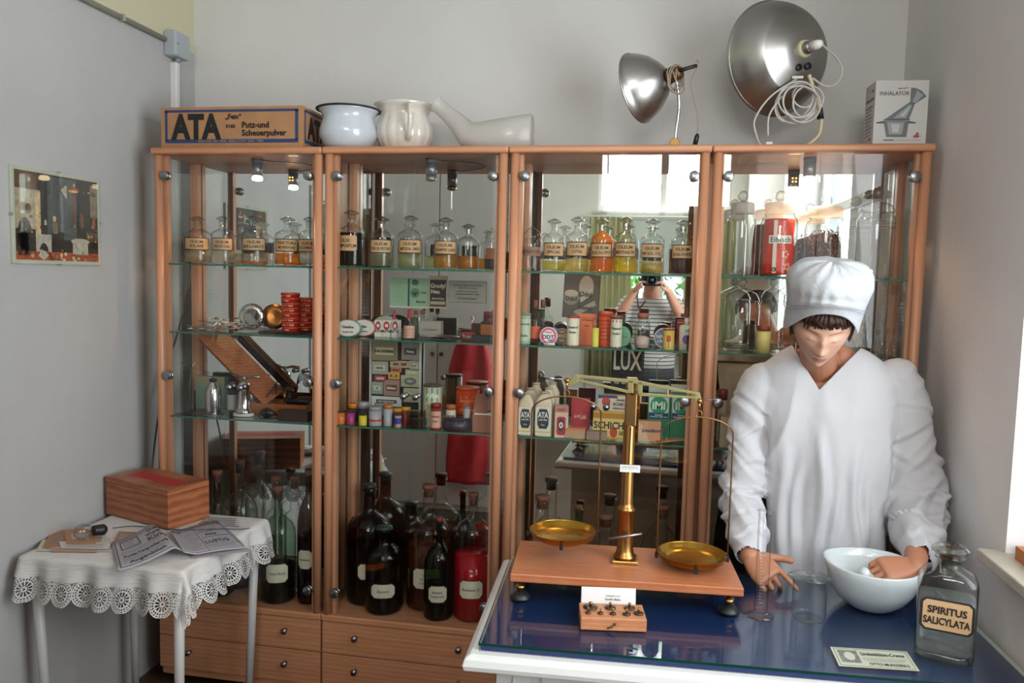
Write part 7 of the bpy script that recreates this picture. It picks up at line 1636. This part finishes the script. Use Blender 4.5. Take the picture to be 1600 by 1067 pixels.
# ---- mannequin
YT = 2.425
hc = A_(1284, 500, 2.19)
HM = Matrix.Translation(hc) @ Matrix.Rotation(math.radians(-5), 4, 'Z') @ Matrix.Rotation(math.radians(3), 4, 'Y') @ Matrix.Rotation(math.radians(36), 4, 'X')
base = Vector((A_(1288, 700, YT).x, YT, ZF))
cx = base.x
man = thing('mannequin', 'display mannequin in white smock and cap, head bowed, one hand on the pestle', 'mannequin', tuple(base))
Tw = Matrix.Translation(-base)
mb = MB(); head(mb, HM, 1.0)
neck_top = HM @ Vector((0, .030, -.055)); nb = Vector((A_(1282, 585, YT).x, YT, A_(1288, 585, YT).z-.02))
limb(mb, [neck_top, (neck_top+nb)/2+Vector((0, .012, 0)), nb, nb+Vector((0, .01, -.10))], [.052, .050, .054, .06])
shz = A_(1180, 612, YT).z
lsh, rsh = Vector((A_(1190, 612, YT).x, YT, shz-.02)), Vector((A_(1400, 606, YT).x, YT, shz-.01))
mid = (lsh+rsh)/2
limb(mb, [lsh, mid+Vector((0, 0, .035)), rsh], [.045, .075, .045])
for z_, rx, ry in ((0,)*3,): pass
for px1, px2 in ((1260, 1236), (1314, 1346)): limb(mb, [A_(px1, 562, YT-.01), A_(px2, 592, YT-.012), (lsh if px1 < 1280 else rsh)], [.042, .036, .036])
mb.sph(A_(1281, 602, YT-.004), .066, 24)
tr = []
for z_, rx, ry in ((shz+.02, .10, .06), (shz-.04, .155, .085), (shz-.15, .150, .09), (shz-.30, .115, .08), (shz-.42, .145, .09), (shz-.52, .15, .09)):
    tr.append([(cx+rx*math.cos(2*PI*i/32), YT+ry*math.sin(2*PI*i/32), z_) for i in range(32)])
mb.loft(tr)
for s_ in (-1, 1): limb(mb, [(cx+s_*.08, YT, shz-.50), (cx+s_*.085, YT+.01, .45), (cx+s_*.08, YT+.015, .12), (cx+s_*.08, YT-.0, .0)], [.08, .052, .040, .034]); mb.loft([[(cx+s_*.08+.036*math.cos(a), YT-.03+.10*math.sin(a), z_) for a in [2*PI*i/20 for i in range(20)]] for z_ in (ZF+.001, ZF+.05)])
# arms
el_l = A_(1157, 772, YT-.03); wr_l = A_(1172, 868, 2.20)
el_r = A_(1440, 790, YT-.02); wr_r = A_(1430, 886, 2.105)
limb(mb, [lsh, A_(1170, 695, YT-.01), el_l, (el_l+wr_l)/2, wr_l], [.040, .036, .037, .034, .026])
limb(mb, [rsh, (rsh+el_r)/2, el_r, (el_r+wr_r)/2, wr_r], [.046, .042, .037, .034, .026])
# left-hand side of the picture: relaxed hand, index pointing right, resting over the table
tgt = A_(1200, 900, 2.145); tgt.z = max(tgt.z, CT+.035)
hand(mb, frame(wr_l, tgt-wr_l, Vector((-.35, -.55, .75))), [(.05, .12, .12), (.75, .9, .6), (.9, 1.0, .6), (1.0, 1.1, .6)], [(.9, .7, -.3, .036), (.7, .9, -.1, .028)], .98, -1)
# other hand: closes round the pestle inside the bowl
pt_ = PESTLE[1]*.80+PESTLE[0]*.20
tg = Vector((pt_.x+.010, pt_.y+.004, pt_.z+.012))
hand(mb, frame(wr_r, tg-wr_r, Vector((.10, -.42, .9))), [(.55, 1.0, .7), (.55, 1.05, .7), (.6, 1.1, .7), (.65, 1.1, .7)], [(.5, .8, -.55, .040), (-.2, .9, -.2, .032)], .98, -1)
me = remesh(mb, .0032, 'body', 2); me.transform(Tw)
skin, nt, b = new_mat('mannequin_skin'); b.inputs['Base Color'].default_value = srgb('b87c5e'); b.inputs['Roughness'].default_value = .5
face, nt, b = new_mat('mannequin_face'); b.inputs['Base Color'].default_value = srgb('c79a84'); b.inputs['Roughness'].default_value = .45
lips = col('ad7262', .45); brow = col('ac8370', .5)
hi = (Tw @ HM).inverted()
for x in (skin, face, lips, brow): me.materials.append(x)
for p in me.polygons:
    q = hi @ p.center
    if q.z > -.16 and abs(q.x) < .1 and abs(q.y) < .13:
        if q.z > -.112 or q.y < -.055: p.material_index = 1
        if q.y < -.07 and ((q.x/.019)**2+((q.z+.0585)/.0085)**2) < 1: p.material_index = 2
        ax = abs(q.x)
        if q.y < -.05 and abs(q.z-(.0285-.30*(ax-.030)**2/.02)) < .0022 and .014 < ax < .048: p.material_index = 3
        if q.y < -.05 and abs(q.z-(.0005-6*(ax-.031)**2)) < .0016 and .019 < ax < .044: p.material_index = 3
body = obj('body', me, [], man)
# smock
mb = MB(); rings = []
def tor(py, pl, pr, ry, z=None, yc=YT):
    a, c = A_(pl, py, YT), A_(pr, py, YT); zz = (a.z+c.z)/2; m_ = (a.x+c.x)/2; rx = (c.x-a.x)/2
    rings.append([(m_+rx*math.copysign(abs(math.cos(t_))**.8, math.cos(t_)), yc+ry*math.copysign(abs(math.sin(t_))**.9, math.sin(t_)), zz) for t_ in [2*PI*i/48 for i in range(48)]])
tor(540, 1250, 1338, .050); tor(548, 1230, 1356, .066); tor(560, 1208, 1378, .080); tor(575, 1192, 1398, .092); tor(595, 1182, 1412, .101); tor(640, 1180, 1412, .110); tor(700, 1186, 1404, .108); tor(780, 1192, 1388, .098); tor(860, 1192, 1384, .100); tor(930, 1188, 1388, .104)
last = rings[-1]; rings.append([(x, y, .42) for x, y, z in last])
mb.loft(rings)
SL = [A_(1190, 600, YT), A_(1172, 640, YT), A_(1168, 700, YT-.01), A_(1160, 765, YT-.03), A_(1163, 815, YT-.10), A_(1168, 862, 2.225)]
SR = [A_(1402, 594, YT), A_(1412, 640, YT), A_(1418, 700, YT-.01), A_(1430, 775, YT-.03), A_(1434, 830, YT-.13), A_(1436, 868, 2.17)]
limb(mb, SL, [.062, .060, .055, .062, .058, .046], 28); limb(mb, SR, [.066, .070, .072, .084, .072, .048], 28)
me = remesh(mb, .0055, 'smock', 3)
def armd(p, path):
    best = (9, 0)
    for i in range(len(path)-1):
        a, c = path[i], path[i+1]; d = c-a; t_ = max(0, min(1, (p-a).dot(d)/d.length_squared)); q = a+d*t_; l_ = (p-q).length
        if l_ < best[0]: best = (l_, i+t_)
    return best
bm = bmesh.new(); bm.from_mesh(me)
bm.normal_update()
for v in bm.verts:
    p = v.co.copy(); n = v.normal.copy()
    dl, tl2 = armd(p, SL); dr_, tr2 = armd(p, SR)
    cl = lambda q: max(0., min(1., q))
    wl_, wr2 = cl((.085-dl)/.02)*cl((cx-.135-p.x)/.045), cl((.115-dr_)/.02)*cl((p.x-cx-.13)/.045)
    fl = p.x < cx; ws = wl_ if fl else wr2; off_s = 0
    if ws > 0:
        t_ = tl2 if fl else tr2; pp_ = p*1.0
        w = noise.noise(Vector((p.x*5, p.y*5, p.z*15+p.x*12*(1 if fl else -1)))); w2 = noise.noise(Vector((p.x*12, p.y*11, p.z*13+3)))
        a_ = .005+.009*min(1, max(0, t_-1.2)/1.5)
        off = (.5-abs(w)*2.4)*a_+w2*.005
        path = SL if fl else SR; k_ = min(int(t_), len(path)-2); ce_ = path[k_]+(path[k_+1]-path[k_])*(t_-k_); rel_ = p-ce_
        ang_ = math.atan2(rel_.y, rel_.x)
        for (tk, bk, ak) in ((.9, .35, .006), (1.5, -.30, .007), (2.1, .40, .009), (2.55, -.35, .010), (3.0, .30, .011), (3.4, -.4, .011), (3.8, .25, .010), (4.2, -.3, .009), (4.6, .2, .007)):
            q_ = (t_-tk-bk*math.sin(ang_+tk))/.085; off += ak*(math.exp(-q_*q_)-.6*math.exp(-(q_-1.5)**2))*(.35+.65*max(0, math.sin(ang_*1.5+tk*3))) 
    off_s = off if ws > 0 else 0
    if ws < 1:
        dep = min(1, max(0, (shz+.05-p.z)/.25))
        w = .5-2.2*abs(noise.noise(Vector((p.x*8+noise.noise(p*2.5)*.9, p.y*3, p.z*1.1+2)))); w3 = noise.noise(Vector((p.x*7+p.z*6, p.y*4, p.z*7-p.x*5)))
        off = (.004+.026*dep)*w+.008*w3*(1-.5*dep)
        for (xk, sk, z0k, ak) in ((-.135, .05, .10, .010), (-.085, -.04, .16, .012), (-.035, .03, .06, .012), (.012, -.02, .20, .010), (.060, .05, .10, .013), (.105, -.05, .15, .011), (.145, .03, .05, .010)):
            zz_ = shz-p.z-z0k
            if zz_ > 0 and p.y < YT:
                q_ = (p.x-cx-xk-sk*zz_-.008*math.sin(zz_*14+xk*40))/.014; off += ak*min(1, zz_/.12)*(math.exp(-q_*q_)-.55*math.exp(-((q_-1.7)/1.1)**2))
        off_t = off
    else: off_t = 0
    v.co = p+n*(off_s*ws+off_t*(1-ws))
# v-neck: cut cleanly along two planes and take the opening out
Vb = A_(1280, 609, YT-.115); Vl = A_(1243, 548, YT-.05); Vr = A_(1341, 548, YT-.05)
def cut(P0, P1):
    d = (P1-P0); view = (P0-CAM); n_ = d.cross(view).normalized()
    gs = [f for f in bm.faces if f.calc_center_median().z > Vb.z-.01 and abs(f.calc_center_median().x-cx) < .13]
    geom = list({e for f in gs for e in f.edges})+list({v for f in gs for v in f.verts})+gs
    bmesh.ops.bisect_plane(bm, geom=geom, plane_co=P0, plane_no=n_, dist=1e-5); return n_
nl = cut(Vb, Vl); nr = cut(Vb, Vr)
ref = A_(1285, 570, YT-.1)
sl_, sr_2 = (ref-Vb).dot(nl) > 0, (ref-Vb).dot(nr) > 0
kill = [f for f in bm.faces if f.calc_center_median().z > Vb.z-.005 and ((f.calc_center_median()-Vb).dot(nl) > 0) == sl_ and ((f.calc_center_median()-Vb).dot(nr) > 0) == sr_2 and abs(f.calc_center_median().x-cx) < .12 and f.calc_center_median().z < shz+.4]
bmesh.ops.delete(bm, geom=kill, context='FACES')
# open the cuffs
for path, sg in ((SL, 1), (SR, -1)):
    c = path[-1]; d = (path[-1]-path[-2]).normalized(); d2 = (Vector(wr_l if sg == 1 else wr_r)-c); 
    kk = [f for f in bm.faces if (f.calc_center_median()-c).dot(d) > .022 and (f.calc_center_median()-c).length < .12]
    bmesh.ops.delete(bm, geom=kk, context='FACES')
kk = [f for f in bm.faces if f.calc_center_median().z < .43]
bmesh.ops.delete(bm, geom=kk, context='FACES')
bm.to_mesh(me); bm.free(); me.transform(Tw)
me.polygons.foreach_set('use_smooth', [True]*len(me.polygons))
cot, nt, b = new_mat('white_smock_cotton'); b.inputs['Base Color'].default_value = srgb('c4c3c7'); b.inputs['Roughness'].default_value = .8
n_ = nt.nodes.new('ShaderNodeTexNoise'); n_.inputs['Scale'].default_value = 18; n_.inputs['Detail'].default_value = 4; bp = nt.nodes.new('ShaderNodeBump'); bp.inputs['Strength'].default_value = .35; bp.inputs['Distance'].default_value = .006
nt.links.new(n_.outputs['Fac'], bp.inputs['Height']); nt.links.new(bp.outputs['Normal'], b.inputs['Normal'])
o = obj('smock', me, cot, man); md = o.modifiers.new('thick', 'SOLIDIFY'); md.thickness = .0022; md.offset = -1
# hair and cap in head space
hair, nt, b = new_mat('dark_brown_hair'); b.inputs['Base Color'].default_value = srgb('3a231b'); b.inputs['Roughness'].default_value = .55
mb = MB(); H1 = Tw @ HM @ Matrix.Scale(1.01, 4); H2 = Tw @ HM @ Matrix.Scale(1.06, 4)
rings = []
for j in range(17):
    th = PI*.62*j/16
    ring = []
    for i in range(64):
        a = 2*PI*i/64; x, y, z = math.sin(th)*math.cos(a), math.sin(th)*math.sin(a), math.cos(th)
        k = 1+.02*math.sin(a*23+3*math.sin(a*5))+.05
        zz = .115*z*1.05
        if y < -.3: zz = max(zz, .066+.010*math.sin(a*9)-.010*abs(math.cos(a*3)))
        ring.append((.078*x*k, .099*y*k, zz))
    rings.append(ring)
mb.loft(rings[1:], m=H1, cap=True)
R_ = random.Random(6)
for i in range(80):
    a = -PI/2+R_.uniform(-1.25, 1.25); k = 1.05
    k = .99; p0 = Vector((.056*math.cos(a), .070*math.sin(a), .088)); L_ = R_.uniform(.040, .056)*(1 if abs(a+PI/2) > .5 else .8)
    sw = R_.uniform(-.012, .012); p1 = p0+Vector((sw*.5+.017*math.cos(a), .019*math.sin(a), -L_*.45)); p2 = p0+Vector((sw+.021*math.cos(a), .027*math.sin(a), -L_))
    mb.tube([p0, p1, p2], [.0065, .0060, .0020], 6, m=H1)
obj('hair', mb, hair, man, fixn=True)
mb = MB(); rings = []
prof = [(.012, .184), (.045, .182), (.074, .173), (.095, .157), (.106, .135), (.108, .116), (.104, .101), (.099, .092), (.0985, .088), (.097, .068), (.096, .048), (.0965, .028)]
for r_, z_ in prof:
    ring = []
    for i in range(96):
        a = 2*PI*i/96; x, y = math.cos(a), math.sin(a)
        g_ = max(0, 1-abs(z_-.110)/.035); puff = max(0, (z_-.093)/.09)
        gathers = 1+.028*g_*math.sin(a*17+2*math.sin(a*3))+.030*puff*noise.noise(Vector((x*3.5, y*3.5, z_*26)))
        sag = 0
        back = 1
        if y < 0 and .093 < z_ < .17: gathers *= 1-.13*(-y)**1.3*(1-abs(z_-.12)/.05*.5)
        zz = z_+(.085*(-y)**1.6*(1-z_/.184) if y < 0 else 0)+.012*noise.noise(Vector((x*2.4, y*2.4, z_*20+5)))*puff-(.035*max(0, y) if z_ > .093 else 0)
        if z_ < .093: zz -= (.034*max(0, y)+.060*abs(x)**3)*(.35+.65*(.093-z_)/.065)
        ring.append((r_*x*.93*gathers, r_*y*(1.06 if y > 0 else 1.06+.04*(-y))*gathers*back+(.006*y if y > 0 else 0)+sag, zz))
    rings.append(ring)
mb.loft(rings, m=H2)
cap_me = mb.mesh('cap'); bmc = bmesh.new(); bmc.from_mesh(cap_me)
big = [f for f in bmc.faces if len(f.verts) > 10 and (H2.inverted() @ f.calc_center_median()).z < .08]
bmesh.ops.delete(bmc, geom=big, context='FACES_ONLY'); bmc.to_mesh(cap_me); bmc.free()
cot2 = cot.copy(); cot2.node_tree.nodes['Principled BSDF'].inputs['Base Color'].default_value = srgb('bcbec2')
cp = obj('cap', cap_me, cot2, man); md = cp.modifiers.new('thick', 'SOLIDIFY'); md.thickness = .003; md.offset = 1; md = cp.modifiers.new('sub', 'SUBSURF'); md.levels = 1; md.render_levels = 1
for z_, rr_ in ((.083, .1010), (.075, .1005)):
    pts = []
    for i in range(64):
        a = 2*PI*i/64; x, y = math.cos(a), math.sin(a); zz = z_-(.034*max(0, y)+.060*abs(x)**3)*(.35+.65*(.093-z_)/.065)+(.085*(-y)**1.6*(1-z_/.184) if y < 0 else 0)
        pts.append((rr_*x*.93+.0028*x, rr_*y*(1.06+.018 if y > 0 else 1.06+.04*(-y))+.006*max(0, y)+.0028*y, zz))
    obj('stitched_seam', MB().tube(pts, .0007, 5, closed=True, m=H2), col('8c8c92', .8), cp)

# ---- the photographer (seen in the mirrors)
ph = thing('person', 'photographer in grey striped polo shirt, both hands holding a camera to the face', 'person', (0, -.36, ZF))
Tp = Matrix.Translation((0, .36, -ZF))
mb = MB(); HP = Matrix.Translation((.0, -.235, 1.595))
HP = HP @ Matrix.Rotation(PI, 4, 'Z')          # faces +Y, towards the cabinets
head(mb, HP)
limb(mb, [(0, -.26, 1.55), (0, -.31, 1.46), (0, -.34, 1.40)], [.056, .060, .07])
tr = []
for z_, rx, ry, yy in ((1.42, .12, .07, -.34), (1.36, .19, .10, -.35), (1.22, .20, .125, -.35), (1.05, .19, .14, -.34), (.92, .185, .14, -.35), (.80, .18, .12, -.36)):
    tr.append([(rx*math.cos(2*PI*i/32), yy+ry*math.sin(2*PI*i/32), z_) for i in range(32)])
mb.loft(tr)
for s_ in (-1, 1):
    limb(mb, [(s_*.09, -.36, .82), (s_*.10, -.35, .48), (s_*.11, -.37, .06)], [.095, .065, .045])
    mb.loft([[(s_*.11+.045*math.cos(a), -.33+.13*math.sin(a), z_) for a in [2*PI*i/20 for i in range(20)]] for z_ in (ZF+.001, ZF+.06)])
    sh = Vector((s_*.185, -.35, 1.37)); el = Vector((s_*.275, -.17, 1.20)); wr = Vector((s_*.125, -.115, 1.475))
    limb(mb, [sh, (sh+el)/2, el, (el+wr)/2, wr], [.056, .048, .042, .040, .028])
    hand(mb, frame(wr, Vector((-s_*.55, .30, .85)), Vector((s_*.7, -.05, .5))), [(.5, .6, .4)]*4, [(.2, .9, -.4, .034), (.0, 1, -.2, .026)], .95, s_)
me = remesh(mb, .0055, 'body', 2)
skinp = col('c08a74', .55); stripe, nt, b = new_mat('striped_polo'); dark = col('24262c', .8); shoe = col('1a1614', .5)
tcn = nt.nodes.new('ShaderNodeTexCoord'); sp_ = nt.nodes.new('ShaderNodeSeparateXYZ'); nt.links.new(tcn.outputs['Object'], sp_.inputs[0])
mu = nt.nodes.new('ShaderNodeMath'); mu.operation = 'MULTIPLY'; mu.inputs[1].default_value = 34; nt.links.new(sp_.outputs['Z'], mu.inputs[0])
frn = nt.nodes.new('ShaderNodeMath'); frn.operation = 'FRACT'; nt.links.new(mu.outputs[0], frn.inputs[0])
gt = nt.nodes.new('ShaderNodeMath'); gt.operation = 'GREATER_THAN'; gt.inputs[1].default_value = .72; nt.links.new(frn.outputs[0], gt.inputs[0])
mx = nt.nodes.new('ShaderNodeMix'); mx.data_type = 'RGBA'; mx.inputs['A'].default_value = srgb('b4b0ac'); mx.inputs['B'].default_value = srgb('4a4a4e'); nt.links.new(gt.outputs[0], mx.inputs['Factor']); nt.links.new(mx.outputs['Result'], b.inputs['Base Color']); b.inputs['Roughness'].default_value = .8
me.transform(Tp); me.materials.append(skinp); obj('body', me, [], ph)
# clothing
mb = MB(); mb.loft([[(x*1.07, (y+.35)*1.1-.35, z) for x, y, z in r] for r in tr[:-1]]+[[(x*1.08, (y+.35)*1.1-.35, .86) for x, y, z in tr[-1]]])
for s_ in (-1, 1):
    sh = Vector((s_*.175, -.35, 1.37)); el = Vector((s_*.275, -.17, 1.20)); limb(mb, [sh, sh+(el-sh)*.62], [.070, .064])
me = remesh(mb, .009, 'polo_shirt', 3); me.transform(Tp); obj('polo_shirt', me, stripe, ph)
mb = MB(); mb.loft([[(rx*math.cos(2*PI*i/32), -.36+ry*math.sin(2*PI*i/32), z_) for i in range(32)] for z_, rx, ry in ((.90, .196, .150), (.80, .20, .150), (.72, .20, .14))])
for s_ in (-1, 1): limb(mb, [(s_*.09, -.36, .80), (s_*.10, -.35, .48), (s_*.11, -.37, .08)], [.108, .085, .072])
me = remesh(mb, .009, 'trousers', 2); me.transform(Tp); obj('trousers', me, dark, ph)
mb = MB()
for s_ in (-1, 1): mb.loft([[(s_*.11+.052*math.cos(a)*k, -.33+.14*math.sin(a)*k, z_) for a in [2*PI*i/20 for i in range(20)]] for z_, k in ((ZF+.0005, 1), (ZF+.04, 1), (ZF+.085, .75))]); 
for s_, nm in ((-1, ''), (1, '')):
    q = MB().loft([[(s_*.11+.052*math.cos(a)*k, -.33+.14*math.sin(a)*k, z_) for a in [2*PI*i/20 for i in range(20)]] for z_, k in ((ZF+.0005, 1), (ZF+.04, 1), (ZF+.085, .75))]); m_ = q.mesh('shoe'); m_.transform(Tp); obj('shoe', m_, shoe, ph)
mb = MB(); rings = []
for j in range(12):
    th = PI*.52*j/11
    rings.append([(.080*math.sin(th)*math.cos(a), .101*math.sin(th)*math.sin(a)+.004, .121*math.cos(th)+(.03 if (math.sin(a) < -.2 and j > 8) else 0)) for a in [2*PI*i/40 for i in range(40)]])
mb.loft(rings[1:], m=Tp @ HP); obj('hair', mb, col('8c8680', .7), ph, fixn=True)
# camera in the hands
cm2 = thing('photo_camera', 'black camera held in front of the photographer face', 'camera', (0, -.10, HC))
obj('camera_body', MB().b2((-.068, -.035, -.048), (.068, .022, .045)).b2((-.025, -.03, .045), (.025, .02, .066)), BLACK, cm2, bevel=.006)
obj('lens_barrel', MB().lathe([(0, 0), (.034, 0), (.034, .03), (.037, .032), (.037, .058), (.030, .060), (.030, .050), (0, .046)], 32, m=Matrix.Translation((0, .0225, -.004)) @ Matrix.Rotation(-PI/2, 4, 'X')), BLACK, cm2)
obj('front_lens', MB().lathe([(0, .0), (.029, -.003)], 32, m=Matrix.Translation((0, .078, -.004)) @ Matrix.Rotation(-PI/2, 4, 'X')), col('20242c', .05, spec=1.), cm2)
obj('neck_strap', MB().tube(smooth([(-.07, -.02, .02), (-.10, -.06, -.10), (-.09, -.14, -.22), (-.04, -.12, -.16)]), .005, 6), BLACK, cm2)
